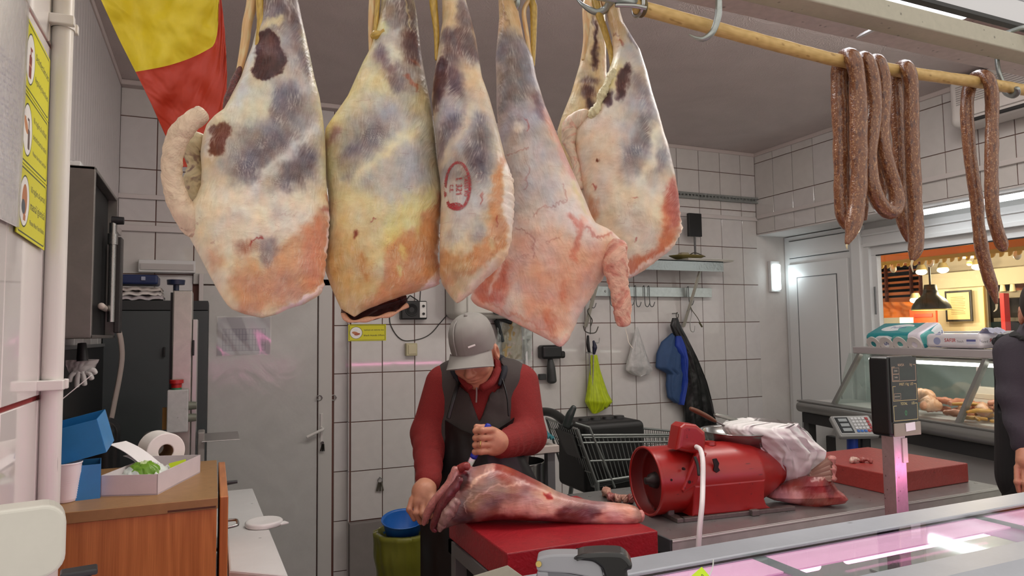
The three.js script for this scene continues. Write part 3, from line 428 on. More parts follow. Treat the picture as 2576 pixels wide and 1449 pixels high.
const leg3 = hangLeg('third hanging leg, slim, with the red inspection stamp', {
  c: [1180, 420], z: -1.035, seed: 9.4, base: 0xd8c7ab, ragged: 1, yr: 400,
  left: [[-130, 1118], [0, 1112], [60, 1113], [100, 1106], [150, 1100], [200, 1091], [250, 1086], [300, 1091], [350, 1096], [420, 1102], [450, 1107], [500, 1110], [600, 1106], [690, 1106], [715, 1112], [735, 1125], [750, 1136], [760, 1145]],
  right: [[-130, 1160], [0, 1171], [50, 1185], [100, 1197], [150, 1205], [200, 1213], [250, 1231], [300, 1245], [350, 1258], [400, 1270], [430, 1281], [460, 1291], [500, 1293], [550, 1291], [600, 1288], [640, 1278], [665, 1262], [690, 1236], [710, 1214], [735, 1190], [750, 1172], [760, 1155]],
  depth: [[-130, 0.02], [0, 0.024], [120, 0.04], [250, 0.054], [400, 0.066], [550, 0.064], [680, 0.045], [740, 0.024], [760, 0.01]],
  paint: [['p', 0x857c82, 18, 0.75, [[1095, 280], [1160, 200], [1230, 280], [1250, 420], [1215, 560], [1130, 560], [1105, 470]]], ['p', 0x64545a, 8, 0.9, [[1150, 20], [1180, 30], [1200, 120], [1205, 160], [1175, 150], [1150, 80]]], ['p', 0xc9ad84, 8, 0.8, [[1115, -100], [1150, -100], [1150, 60], [1115, 100]]], ['p', 0x7a6068, 8, 0.8, [[1125, 110], [1160, 100], [1180, 160], [1140, 200]]], ['s', 0xa5524a, 5, 3, 0.7, [[1150, 100], [1152, 140], [1160, 170]]],
    ['p', 0x5a484e, 7, 0.75, [[1112, 110], [1150, 90], [1200, 130], [1208, 170], [1160, 210], [1120, 190]]], ['p', 0x54373c, 4, 1, [[1092, 190], [1108, 165], [1128, 190], [1120, 250], [1098, 295], [1088, 260]], -35], ['p', 0x57404c, 7, 0.95, [[1130, 200], [1150, 200], [1172, 240], [1168, 270], [1140, 270], [1128, 240]], -15], ['p', 0xd8bb9c, 12, 0.8, [[1150, 180], [1210, 200], [1235, 300], [1195, 300]]],
    ['p', 0xb2abb2, 12, 0.7, [[1100, 290], [1170, 270], [1210, 330], [1200, 400], [1110, 420]]], ['p', PURP, 8, 0.9, [[1105, 350], [1160, 310], [1172, 320], [1150, 370], [1110, 420], [1104, 400]]], ['p', 0x625860, 9, 0.9, [[1195, 310], [1214, 330], [1226, 420], [1210, 470], [1180, 440], [1172, 400], [1190, 370]]], ['s', 0xd9c6ae, 18, 7, 0.85, [[1195, 290], [1165, 350], [1115, 430]]],
    ['p', 0xd9cfc4, 12, 0.6, [[1110, 470], [1190, 500], [1240, 480], [1220, 560], [1130, 590]]], ['p', 0x8c8187, 8, 0.7, [[1195, 590], [1215, 570], [1212, 610], [1190, 630]]], ['p', 0x9a8f92, 8, 0.6, [[1130, 590], [1160, 600], [1150, 620], [1125, 620]]],
    ['p', 0xc78d66, 6, 0.9, [[1240, 460], [1266, 400], [1276, 420], [1262, 520], [1280, 600], [1250, 650], [1190, 690], [1130, 720], [1108, 690], [1110, 640], [1170, 650], [1220, 600]]], ['p', 0xdcc59c, 5, 0.8, [[1228, 610], [1242, 600], [1244, 630], [1230, 640]]], ['p', 0xa98d63, 14, 0.55, [[1110, 640], [1180, 660], [1180, 740], [1120, 730]]],
    ['p', 0xe4d3c6, 3, 1, [[1268, 420], [1282, 425], [1293, 480], [1290, 600], [1272, 640], [1278, 590], [1262, 520]], 26], ['s', 0xe0c3ac, 22, 4, 0.9, [[1278, 640], [1230, 690], [1180, 740], [1160, 755]], 20], ['s', 0xe6d8c8, 6, 2, 0.9, [[1258, 400], [1250, 430]]], ['s', REDL, 3, 1, 0.75, [[1205, 532], [1215, 510]]], ['s', REDL, 4, 1.5, 0.6, [[1250, 560], [1246, 580]]]],
}, (g, fr) => {
  mesh('tendon', tube(mLine(fr, [[1086, -130, 0], [1090, 0, 0], [1098, 80, 0], [1098, 150, 0.004]]), knots([[0, 0.0065], [0.5, 0.007], [1, 0.003]]), { n: 26, m: 10, u01: true }), mTendonY, g);
});
const leg4 = hangLeg('fourth hanging leg, pink, with stub tail pointing down', {
  c: [1370, 460], z: -1.15, seed: 14.2, base: 0xdcc4b4, ragged: 0.8, yr: 600, fibre: [-0.3, 0.8],
  left: [[-130, 1262], [0, 1254], [50, 1256], [100, 1252], [150, 1247], [200, 1249], [280, 1250], [350, 1256], [420, 1258], [500, 1258], [600, 1250], [660, 1232], [700, 1208], [735, 1188], [752, 1183], [768, 1196], [785, 1240], [800, 1272], [820, 1310], [840, 1350], [858, 1385], [870, 1400]],
  right: [[-130, 1302], [0, 1300], [50, 1308], [100, 1318], [150, 1341], [200, 1350], [270, 1372], [300, 1385], [350, 1405], [400, 1425], [450, 1448], [500, 1470], [545, 1488], [565, 1500], [580, 1536], [605, 1562], [640, 1562], [670, 1540], [710, 1510], [760, 1479], [800, 1456], [840, 1437], [858, 1428], [870, 1416]],
  depth: [[-130, 0.02], [0, 0.024], [120, 0.04], [250, 0.052], [400, 0.062], [560, 0.062], [700, 0.048], [800, 0.03], [870, 0.01]],
  paint: [['p', 0x8a8388, 18, 0.7, [[1255, 150], [1345, 160], [1375, 290], [1400, 420], [1400, 530], [1290, 570], [1262, 470]]], ['p', 0xe0c4b4, 22, 0.7, [[1290, 560], [1420, 540], [1500, 600], [1440, 740], [1340, 760], [1280, 660]]], ['p', 0xc7a67c, 8, 0.9, [[1255, -120], [1300, -120], [1312, 100], [1255, 110]]], ['s', 0x8a6a4c, 3, 1, 0.6, [[1262, 30], [1282, 90]]], ['p', 0x7d7478, 9, 0.85, [[1252, 110], [1310, 100], [1345, 160], [1345, 220], [1262, 180]]], ['p', 0x7a747a, 9, 0.8, [[1262, 190], [1310, 170], [1340, 200], [1340, 260], [1290, 300], [1260, 290]]], ['p', 0x6e5560, 5, 0.9, [[1345, 255], [1360, 250], [1375, 300], [1368, 330], [1345, 310]], -25], ['p', 0xb7aeb2, 10, 0.7, [[1262, 300], [1350, 290], [1400, 420], [1380, 480], [1260, 400]]],
    ['p', 0xcf8a78, 6, 0.7, [[1372, 275], [1390, 300], [1430, 400], [1450, 460], [1425, 450], [1395, 370], [1376, 320]]], ['p', 0x918b8e, 14, 0.75, [[1270, 440], [1300, 410], [1360, 420], [1400, 500], [1370, 530], [1300, 560], [1262, 520]]], ['p', 0xe2d6d0, 16, 0.6, [[1300, 380], [1400, 430], [1480, 560], [1380, 620], [1290, 600]]], ['p', WHT, 5, 0.9, [[1300, 330], [1318, 335], [1312, 352], [1298, 348]], 22], ['s', REDL, 3, 1.5, 0.7, [[1325, 320], [1335, 335], [1328, 345]]],
    ['p', 0xc87560, 7, 0.9, [[1215, 690], [1262, 660], [1290, 680], [1262, 760], [1215, 765], [1190, 750]], -10], ['s', 0xe6c8bc, 9, 3, 0.9, [[1262, 668], [1235, 740]], 15], ['s', 0xdf9e88, 9, 4, 0.7, [[1300, 680], [1260, 775]]], ['p', 0xd79a80, 12, 0.7, [[1330, 700], [1420, 650], [1500, 620], [1540, 600], [1530, 660], [1450, 760], [1400, 850], [1330, 810]]], ['p', 0xdcae98, 10, 0.7, [[1300, 600], [1420, 600], [1440, 700], [1330, 740], [1290, 700]]], ['p', 0xcc7e60, 5, 0.8, [[1370, 790], [1385, 785], [1400, 830], [1380, 835]]], ['p', 0xcc7e60, 5, 0.75, [[1412, 735], [1425, 710], [1424, 745], [1415, 765]]],
    ['s', 0xc4604e, 10, 4, 0.75, [[1430, 560], [1460, 580], [1450, 620], [1440, 660]], -18], ['s', 0xe6b6a4, 10, 3, 0.8, [[1460, 560], [1500, 600], [1550, 590]], 30], ['s', 0xb65a4c, 5, 2, 0.7, [[1470, 585], [1500, 605], [1540, 598]], -20], ['s', 0x9a5450, 2.5, 1, 0.5, [[1280, 410], [1330, 400]]], ['s', 0x9a5450, 2, 1, 0.5, [[1334, 440], [1325, 480], [1318, 495]]], ['s', 0x9a5450, 2, 1, 0.5, [[1300, 580], [1338, 600], [1342, 660]]], ['s', 0x9a5450, 2, 1, 0.5, [[1340, 560], [1390, 530], [1420, 520], [1410, 480]]], ['s', 0x9a5450, 2, 1, 0.5, [[1380, 620], [1410, 610]]],
    ['s', 0xe3b6a6, 16, 2, 0.9, [[1186, 755], [1240, 788], [1310, 825], [1400, 866], [1425, 850]], 24], ['s', 0xc97f68, 4, 2, 0.7, [[1240, 772], [1330, 812], [1400, 845]]], ['s', 0xd6c88e, 8, 4, 0.6, [[1440, 470], [1475, 545]]]],
}, (g, fr) => {
  mesh('tail', tube(mLine(fr, [[1546, 620, 0.02], [1548, 665, 0.034], [1556, 710, 0.036], [1563, 760, 0.034], [1568, 812, 0.03]]), knots([[0, 0.022], [0.25, 0.0235], [0.5, 0.0185], [0.8, 0.0165], [1, 0.014]]), { n: 40, m: 18, bump: (t, a) => 0.12 * n3(t * 9, cos(a), sin(a)) }), M(0xd7a48f, 0.45, 0, { map: mottle(0xd9a590, 16, 6, 0.09, 128, 8, 0xbf6f60), bumpMap: bumpNoise(9, 0.08), bumpScale: 0.002 }), g);
  mesh('thread', tube(mLine(fr, [[1572, 822, 0.03], [1578, 845, 0.03], [1582, 862, 0.03], [1592, 876, 0.03]]), 0.0005, { n: 16, m: 5 }), mString0, g);
  mesh('tendon', tube(mLine(fr, [[1318, -130, 0], [1334, -10, 0], [1342, 20, 0], [1342, 100, 0], [1340, 165, 0.004]]), knots([[0, 0.006], [0.3, 0.009], [1, 0.0045]]), { n: 30, m: 10, u01: true }), mTendonY, g);
  mesh('tendon', tube(mLine(fr, [[1330, 0, 0.004], [1318, 30, 0.006], [1326, 90, 0.006], [1332, 140, 0.008]]), 0.0045, { n: 24, m: 8, u01: true }), mTendonO, g);
});
const leg5 = hangLeg('rightmost hanging leg in front, red cut edge at its lower right', {
  c: [1590, 400], z: -1.24, seed: 21.7, base: 0xdccdb8, ragged: 1, yr: 480,
  left: [[-90, 1530], [0, 1524], [40, 1526], [94, 1540], [150, 1540], [188, 1530], [223, 1514], [263, 1499], [293, 1480], [312, 1458], [340, 1440], [400, 1446], [460, 1458], [520, 1475], [600, 1490], [650, 1520], [680, 1548], [700, 1572]],
  right: [[-90, 1552], [0, 1558], [30, 1560], [61, 1569], [100, 1592], [131, 1611], [183, 1628], [235, 1641], [289, 1658], [340, 1672], [362, 1680], [430, 1696], [491, 1707], [553, 1713], [577, 1716], [600, 1706], [622, 1694], [650, 1661], [678, 1624], [700, 1585]],
  depth: [[-90, 0.022], [0, 0.024], [120, 0.042], [250, 0.06], [400, 0.072], [540, 0.066], [640, 0.042], [700, 0.012]],
  paint: [['p', 0x8b838a, 18, 0.7, [[1580, 200], [1640, 220], [1668, 340], [1690, 440], [1640, 470], [1560, 460], [1570, 360]]], ['p', 0xc9ab84, 7, 0.95, [[1525, -80], [1560, -80], [1572, 60], [1570, 130], [1545, 120], [1530, 40]]], ['s', 0x8a5a44, 3, 1, 0.8, [[1543, 98], [1560, 104]]], ['s', 0x9a4a3a, 4, 1.5, 0.8, [[1556, 118], [1566, 138]]], ['p', 0x5d4e54, 4, 0.95, [[1578, 70], [1600, 115], [1612, 150], [1590, 125], [1578, 100]], -15], ['p', 0xbcb6b4, 9, 0.85, [[1570, 130], [1605, 140], [1615, 190], [1575, 170]]], ['p', 0xd8cd9e, 8, 0.9, [[1535, 165], [1560, 175], [1565, 210], [1530, 260], [1505, 270], [1515, 225]], 25],
    ['p', 0x4f3337, 3, 1, [[1566, 190], [1584, 186], [1588, 205], [1578, 240], [1574, 268], [1558, 275], [1550, 255], [1556, 215]], -60], ['p', 0x5d4a50, 3, 1, [[1522, 245], [1536, 250], [1545, 280], [1530, 292], [1518, 278]], -45], ['p', 0x877d84, 8, 0.85, [[1590, 210], [1620, 215], [1636, 270], [1628, 290], [1605, 260], [1588, 240]]], ['p', 0xb9b3b8, 12, 0.7, [[1580, 280], [1640, 290], [1650, 380], [1580, 380]]],
    ['p', 0x777177, 8, 0.9, [[1615, 300], [1640, 310], [1645, 350], [1620, 400], [1575, 440], [1565, 430], [1590, 385], [1605, 340]]], ['p', 0x817b80, 8, 0.8, [[1655, 380], [1672, 390], [1672, 430], [1650, 440], [1645, 410]]], ['s', 0xe6ddc9, 20, 7, 0.85, [[1650, 330], [1640, 420], [1600, 480]]], ['p', 0xd9c2b2, 16, 0.6, [[1470, 320], [1560, 330], [1560, 480], [1490, 500]]], ['p', 0xc98d66, 5, 0.9, [[1478, 500], [1500, 515], [1508, 550], [1490, 560]]], ['p', 0xc98d66, 5, 0.8, [[1500, 505], [1512, 510], [1505, 525]]],
    ['p', 0xc87a5c, 6, 0.92, [[1660, 560], [1668, 530], [1692, 460], [1702, 450], [1710, 550], [1690, 620], [1640, 665], [1580, 698], [1580, 670], [1630, 640], [1660, 610]]], ['p', 0xa65a58, 8, 0.9, [[1672, 500], [1698, 450], [1708, 500], [1708, 560], [1685, 590], [1678, 550]], -8], ['s', 0xe6d0c4, 9, 2, 1, [[1716, 570], [1700, 615], [1650, 655], [1580, 696]], 22], ['s', 0xe6dcd4, 7, 2, 0.8, [[1610, 130], [1640, 235], [1672, 340], [1700, 440]], 10],
    ['p', 0x6a3a2a, 1.5, 1, [[1506, 418], [1513, 416], [1512, 426], [1506, 425]]], ['s', REDL, 3, 1, 0.7, [[1494, 480], [1500, 488]]], ['s', REDL, 2, 1, 0.7, [[1588, 512], [1602, 508]]], ['s', REDL, 3, 1, 0.8, [[1598, 606], [1596, 616]]], ['s', 0xd09a80, 10, 5, 0.6, [[1455, 380], [1470, 460], [1480, 500]]]],
}, (g, fr) => {
  mesh('tendon', tube(mLine(fr, [[1498, 2, 0.012], [1506, 34, 0.014], [1522, 80, 0.014], [1536, 130, 0.016], [1541, 166, 0.022]]), knots([[0, 0.009], [0.3, 0.0075], [1, 0.0055]]), { n: 30, m: 12, u01: true }), mTendonY, g);
  mesh('tendon', tube(mLine(fr, [[1500, 8, 0.0], [1494, -12, -0.008], [1502, -22, -0.016], [1516, -10, -0.012], [1524, 20, 0]]), 0.0085, { n: 24, m: 12, u01: true }), mTendonO, g);
  mesh('fold_of_fat', tube(mLine(fr, [[1476, 290, 0.03], [1455, 300, 0.032], [1436, 320, 0.03], [1432, 360, 0.028], [1448, 410, 0.03], [1456, 470, 0.02]]), (t) => 0.0155 + 0.004 * sin(t * 7) - 0.004 * t, { n: 34, m: 14, bump: (t, a) => 0.12 * n3(t * 10, cos(a), sin(a)) }), M(0xdcc4ac, 0.5, 0, { map: mottle(0xdec6ae, 14, 8, 0.08, 128, 5, 0xcf9684) }), g);
  mesh('crumbly_fat', tube(mLine(fr, [[1546, 180, 0.045], [1532, 205, 0.05], [1516, 235, 0.052], [1502, 270, 0.052], [1486, 294, 0.046]]), (t) => 0.008 + 0.002 * sin(t * 16), { n: 40, m: 14, bump: (t, a) => 0.4 * n3(t * 22, cos(a) * 2, sin(a) * 2) }), M(0xdcd0a8, 0.55, 0, { map: mottle(0xdfd3b0, 12, 12, 0.05, 128, 0, 0xe8e0d4) }), g);
});
const leg6 = hangLeg('partly hidden leg behind the two rightmost ones, thin shank showing', {
  c: [1480, 300], z: -1.42, seed: 27.7, base: 0xcbb48e, ragged: 0, fibre: [0.05, 1.2],
  left: [[-60, 1476], [0, 1470], [23, 1468], [82, 1470], [130, 1464], [164, 1458], [239, 1436], [293, 1414], [330, 1402], [400, 1410], [520, 1440], [600, 1480], [640, 1500]],
  right: [[-60, 1512], [0, 1518], [35, 1522], [100, 1524], [188, 1526], [240, 1540], [330, 1600], [450, 1630], [560, 1620], [620, 1560], [640, 1520]],
  depth: [[-60, 0.02], [60, 0.022], [180, 0.03], [300, 0.04], [450, 0.05], [560, 0.04], [640, 0.01]],
  paint: [['p', 0x4a3536, 3, 1, [[1496, 50], [1503, 70], [1505, 140], [1502, 178], [1494, 185], [1491, 150], [1494, 90]], -40], ['s', 0xdcc7a0, 8, 2, 0.9, [[1484, 30], [1486, 100], [1480, 160]], 25], ['s', 0xc9a684, 4, 1, 0.9, [[1518, 60], [1520, 200]], 15], ['p', 0x6a5450, 5, 0.9, [[1462, 210], [1500, 205], [1502, 222], [1466, 225]], -20], ['p', 0x5c4040, 5, 0.95, [[1460, 235], [1490, 230], [1500, 250], [1485, 262], [1465, 258]], -30], ['p', 0x3f2a2c, 4, 0.95, [[1472, 265], [1492, 262], [1490, 285], [1474, 285]], -40], ['p', 0xd8c9a0, 9, 0.8, [[1440, 240], [1460, 250], [1450, 300], [1420, 310]]]],
}, (g, fr) => {
  mesh('tendon', tube(mLine(fr, [[1494, -20, 0.008], [1480, 5, 0.012], [1478, 30, 0.012], [1476, 90, 0.014], [1468, 150, 0.018]]), knots([[0, 0.012], [0.3, 0.013], [0.7, 0.008], [1, 0.005]]), { n: 30, m: 12, u01: true }), mTendonO, g);
});
{ // inspection stamp printed on the third leg: a flat ring, figures and letters, lying on the skin
  const t = canvasTex(256, 512, (g, w, h) => {
    g.clearRect(0, 0, w, h); g.filter = 'blur(3px)'; g.strokeStyle = 'rgba(182,54,62,0.55)'; g.lineWidth = 24; g.beginPath(); g.ellipse(w / 2, h / 2, w * 0.43, h * 0.45, 0, 0, R2); g.stroke();
    g.fillStyle = 'rgba(182,54,62,0.62)'; g.save(); g.translate(w * 0.56, h * 0.5); g.rotate(Math.PI / 2); g.font = 'bold 74px sans-serif'; g.textAlign = 'center'; g.textBaseline = 'middle'; g.fillText('L 321', 0, 0); g.font = 'bold 46px sans-serif'; g.fillText('C.E.', 10, 68); g.fillText('CASIA RO', 0, -62); g.restore();
    g.fillStyle = 'rgba(176,40,50,0.6)'; g.beginPath(); g.ellipse(w * 0.42, h * 0.87, w * 0.26, h * 0.06, 0.1, 0, R2); g.fill(); const r = rng(3); for (let i = 0; i < 900; i++) { g.clearRect(r() * w, r() * h, 3 + r() * 5, 2 + r() * 5); } });
  stampOn(leg3, t);
}
function stampOn(B, t) {
  const fr = B.fr, pos = B.geo.attributes.position, parent = scene.getObjectByName('mutton_haunch_002');
  const zAt = (q) => { let best = 1e9, z = 0; for (let i = 0; i < pos.count; i++) { if (pos.getZ(i) < 0) continue; const d = (pos.getX(i) - q.x) ** 2 + (pos.getY(i) - q.y) ** 2; if (d < best) { best = d; z = pos.getZ(i); } } return z; };
  const g = sheet((u, v) => { const q = fr.L(1117 + u * 70, 550 - v * 122); const z0 = [[-4, 0], [4, 0], [0, -4], [0, 4]].map(([a, b]) => zAt(fr.L(1117 + u * 70 + a, 550 - v * 122 + b))).reduce((a, b) => a + b) / 4; return V(q.x, q.y, z0 + 0.0014); }, 16, 24, 0.0002);
  mesh('ink_stamp', g, new THREE.MeshStandardMaterial({ map: t, transparent: true, roughness: 0.6, alphaTest: 0 }), parent);
}
// ---------------------------------------------------------------- pole, hooks, beam, sausages
const ZR = -1.13;
const rodPts = [[1603, 17], [1780, 66], [1950, 112], [2110, 152], [2290, 183], [2460, 207], [2576, 226]].map(([x, y]) => hz(x, y, ZR));
const rodY0 = rodPts[0].y;
{ const w = dataTex(64, 512, (u, v) => { const s = n2(u * 6, v * 30) * 9 + n2(u * 22, v * 10) * 7, k = sst(0.80, 0.9, n2(u * 3 + 2, v * 14)); return [200 + s - 34 * k, 166 + s - 34 * k, 104 + s - 28 * k]; }); w.repeat.set(1, 1.2);
  const end = rodPts[6].clone().add(rodPts[6].clone().sub(rodPts[5]).normalize().multiplyScalar(0.35));
  const p = thing('wooden_pole', 'long bare wooden pole carrying hooks and sausages', 'pole');
  mesh('shaft', tube([...rodPts, end], 0.0145, { n: 90, m: 16, u01: true, bump: (t, a) => 0.05 * n3(t * 40, cos(a), sin(a)) }), M(0xffffff, 0.5, 0, { map: w }), p);
  const wr = []; for (let i = 0; i <= 60; i++) { const q = rodPts[0].clone().lerp(rodPts[1], 0.01 + 0.07 * i / 60), a = i / 60 * R2 * 5; wr.push(V(q.x, q.y + cos(a) * 0.0165, q.z + sin(a) * 0.0165)); }
  mesh('binding_wire', tube(wr, 0.0022, { n: 150, m: 6 }), M(0x6a5c40, 0.6, 0.4), p);
  const sp = thing('steel_bar', 'upper steel hanging bar continuing the wooden pole to the left', 'bar');
  mesh('bar_rod', cylBetween(V(-0.55, rodY0 + 0.008, ZR), V(rodPts[0].x - 0.004, rodY0 + 0.006, ZR), 0.009), mGalv, sp);
}
const hookAt = (label, B, px, py) => { const q = B.fr.L(px, py).applyAxisAngle(V(0, 1, 0), B.fr.turn).add(B.fr.A); return q; };
[[leg1, 662, 'hook above the leftmost leg with curled tail'], [leg2, 985, 'hook above the widest yellow leg'], [leg3, 1135, 'hook above the leg with the red stamp'], [leg4, 1290, 'hook above the pink leg with stub tail']].forEach(([B, px, label]) => {
  const q = hookAt(label, B, px, -118); const top = rodY0 + 0.012;
  sHook(V(q.x, top, (q.z + ZR) / 2), Math.max(0.03, top - q.y - 0.002), Math.PI / 2, label + ', out over the counter');
});
{ // heavy hook through the tendons of the two right legs
  const f = frameAt(1500, 20, -1.27), g = thing('gambrel_hook', 'thick grey steel hook through tendons of the two rightmost legs', 'hook', f.A, f.turn, 'steel meat hooks on the wooden pole');
  mesh('hook_bar', tube(mLine(f, [[1448, -6, 0.0], [1468, 14, 0.005], [1500, 30, 0.005], [1528, 18, 0.01], [1545, -30, 0.05], [1552, -70, 0.10]]), knots([[0, 0.0015], [0.25, 0.007], [0.6, 0.010], [1, 0.007]]), { n: 40, m: 12 }), mGalv, g);
}
{ // ring hook round the pole end, and the free hook
  const a = rodPts[0], g = thing('ring_hook', 'thin steel ring hook gripping the wrapped pole end', 'hook', a, 0, 'steel meat hooks on the wooden pole'); const pts = [];
  for (let i = 0; i <= 40; i++) { const t = i / 40 * R2 * 1.35 - 1.2; pts.push(V(-0.006 + i * 0.0004, cos(t) * 0.022 + 0.004, sin(t) * 0.022)); }
  mesh('ring_wire', tube(pts, 0.0036, { n: 70, m: 8 }), mSteel, g);
  mesh('hook_tongue', tube([V(-0.05, -0.006, 0), V(-0.02, -0.01, 0.018), V(0.004, -0.012, 0.022)], 0.0045, { n: 16, m: 8 }), mSteel, g);
}
{ const f = frameAt(1780, 60, ZR + 0.02), g = thing('free_hook', 'empty pointed steel hook hanging over the bare pole', 'hook', f.A, f.turn, 'steel meat hooks on the wooden pole');
  mesh('hook_bar', tube(mLine(f, [[1806, -40, 0.0], [1808, 0, 0.0], [1806, 40, 0.004], [1794, 78, 0.008], [1772, 97, 0.008], [1750, 95, 0.006], [1733, 86, 0.004]]), knots([[0, 0.006], [0.4, 0.0075], [0.75, 0.0065], [1, 0.0012]]), { n: 50, m: 12 }), mGalv, g); }
{ // cream steel beam above the pole with the flat hangers
  const y0 = hz(2525, 119, -1.09).y, g = thing('beam', 'cream painted beam above the pole on the right', 'beam', [1.7, y0, -1.12]);
  mesh('beam_box', box(4.7, 0.048, 0.06, 0, 0.024, 0, 0.004), M(0xb9b4a3, 0.55, 0, { map: mottle(0xb9b4a3, 7, 10, 0.35, 256, 60) }), g);
  mesh('end_plate', box(0.012, 0.09, 0.08, -2.35, 0.03, 0, 0.002), mGalv, g);
  const flat = (dx, label) => { const r = thing('beam_hanger', label, 'hook', [0, 0, 0], 0, 'steel meat hooks on the wooden pole'), c = hz(2536 + dx, 150, ZR), yr = hz(2536, 219, ZR).y - dx * 0.00002, y = (p) => hz(2536 + dx, p, ZR).y, x = c.x, zb = -1.12;
    const strap = (pts, nm) => { for (let i = 0; i < pts.length - 1; i++) pts[i].distanceTo(pts[i + 1]); mesh(nm, tube(pts, 0.0058, { n: 60, m: 10, flat: 1.5, tension: 0.4 }), mGalv, r); };
    strap([V(x + 0.03, y0 + 0.016, zb + 0.042), V(x + 0.018, y0 + 0.05, zb + 0.042), V(x + 0.008, y0 + 0.068, zb + 0.034), V(x + 0.002, y0 + 0.070, zb - 0.0), V(x, y0 + 0.066, zb - 0.036), V(x, y0 + 0.0, zb - 0.038), V(x + 0.002, lerp(y0, yr, 0.4), zb - 0.036), V(x + 0.012, yr + 0.022, zb - 0.034), V(x + 0.014, yr - 0.004, zb - 0.032), V(x + 0.008, yr - 0.022, ZR), V(x - 0.004, yr - 0.022, ZR + 0.02), V(x - 0.016, yr - 0.014, ZR + 0.027)], 'strap'); };
  flat(0, 'bent flat steel hanger holding the pole beside the last sausage'); flat(330, 'bent flat steel hanger of the pole beyond the sausages');
  const br = thing('bracket', 'short white metal bracket strip under the beam', 'bracket'); const p = hz(2160, 92, -1.42), q = hz(2226, 60, -1.16);
  mesh('strip', barBetween(p, q, 0.016, 0.006), mPVC, br);
}
// sausages
const sausTex = dataTex(256, 512, (u, v) => {
  const a = u * R2, x = cos(a) * 1.1, y = sin(a) * 1.1, w = v * 26, f = 0.85 * n3(x * 2.4, y * 2.4, w * 0.9) + 0.75 * n3(x * 5, y * 5, w * 2.7), k = sst(0.2, 0.75, f), d = sst(0.25, 0.9, n3(x * 1.3 + 8, y * 1.3, w * 0.45)), pale = sst(0.5, 1.1, n3(x * 1.0, y + 6, w * 0.3)), fine = n3(x * 14, y * 14, w * 7) * 8;
  return [lerp(lerp(116, 84, d), 178, k * 0.66) + fine + pale * 16, lerp(lerp(70, 48, d), 138, k * 0.66) + fine + pale * 13, lerp(lerp(42, 38, d), 98, k * 0.66) + fine + pale * 11]; });
sausTex.repeat.set(1, 3.0);
const mSaus = M(0xffffff, 0.3, 0, { map: sausTex, clearcoat: 0.45, clearcoatRoughness: 0.22, bumpMap: (() => { const t = dataTex(128, 256, (u, v) => { const q = 128 + 60 * n3(cos(u * R2) * 3, sin(u * R2) * 3, v * 60) + 40 * n3(cos(u * R2) * 8, sin(u * R2) * 8, v * 160); return [q, q, q]; }, false); t.repeat.set(1, 3); return t; })(), bumpScale: 0.0016 });
function sausage(label, pts, wpx, tipStart, tipEnd, seed) {   // [px, py, offset from the pole's plane]
  const P = pts.map(([x, y, o]) => hz(x, y, ZR + o)), mid = P[Math.floor(P.length / 2)], r0 = wpx / 2 / F * 1.62;
  const g = thing('sausage', label, 'sausage', mid, 0, 'fresh sausages draped over the pole');
  mesh('casing', tube(P.map((p) => p.clone().sub(mid)), (t) => r0 * (1 + 0.07 * n2(t * 9, seed)) * (tipStart ? Math.pow(sst(-0.01, 0.06, t), 0.6) * 0.85 + 0.15 : 1) * (tipEnd ? 0.15 + 0.85 * Math.pow(1 - sst(tipEnd, 1.01, t), 0.6) : 1), { n: 120, m: 18, u01: true, bump: (t, a) => 0.05 * n3(t * 30, cos(a) * 1.5, sin(a) * 1.5 + seed) }), mSaus, g);
  return { g, P, mid };
}
const mString = M(0xd8c8a0, 0.6);
const tip = (s, pts) => { const P = pts.map(([x, y, o]) => hz(x, y, ZR + o).sub(s.mid)); mesh('casing_end', tube(P, knots([[0, 0.0032], [1, 0.0012]]), { n: 16, m: 7 }), mString, s.g); };
const FO = 0.032, BO = -0.032;
const s1 = sausage('leftmost sausage on the pole, tapering to a pointed end', [[2138, 565, BO], [2124, 545, BO], [2118, 490, BO], [2117, 420, BO], [2115, 340, BO], [2112, 257, BO], [2110, 200, BO], [2114, 160, BO * 0.8], [2130, 139, 0], [2147, 152, FO * 0.9], [2156, 195, FO], [2159, 260, FO], [2160, 340, FO], [2161, 420, FO], [2160, 475, FO], [2154, 530, FO], [2143, 580, FO], [2131, 612, FO]], 39, false, 0.93, 1);
tip(s1, [[2133, 608, FO], [2130, 618, FO], [2131, 626, FO]]);
const s2 = sausage('middle sausage looped into a hanging bow', [[2176, 552, BO - 0.01], [2172, 500, BO - 0.012], [2156, 400, BO - 0.012], [2140, 300, BO - 0.012], [2136, 210, BO], [2148, 165, BO * 0.8], [2168, 146, 0], [2184, 158, FO * 0.9], [2195, 205, FO], [2199, 275, FO], [2194, 330, FO], [2188, 390, FO], [2191, 450, FO], [2203, 492, FO], [2222, 523, FO], [2243, 534, FO], [2256, 514, FO], [2252, 475, FO], [2240, 435, FO], [2226, 385, FO], [2218, 330, FO], [2222, 270, FO], [2223, 215, FO], [2215, 168, FO * 0.9], [2202, 152, 0], [2190, 170, BO * 0.9], [2192, 240, BO], [2205, 340, BO], [2216, 430, BO], [2222, 500, BO]], 36, true, 0.96, 2);
const s3 = sausage('sausage right of the looped bow with a blunt end', [[2284, 606, BO], [2276, 575, BO], [2270, 530, BO], [2267, 470, BO], [2264, 400, BO], [2259, 320, BO], [2255, 250, BO], [2252, 200, BO], [2258, 178, BO * 0.8], [2272, 168, 0], [2284, 178, FO * 0.9], [2292, 220, FO], [2293, 300, FO], [2295, 380, FO], [2299, 460, FO], [2303, 540, FO], [2305, 600, FO], [2302, 632, FO], [2296, 652, FO]], 35, true, 0.97, 3);
tip(s3, [[2296, 652, FO], [2293, 668, FO], [2297, 684, FO]]);
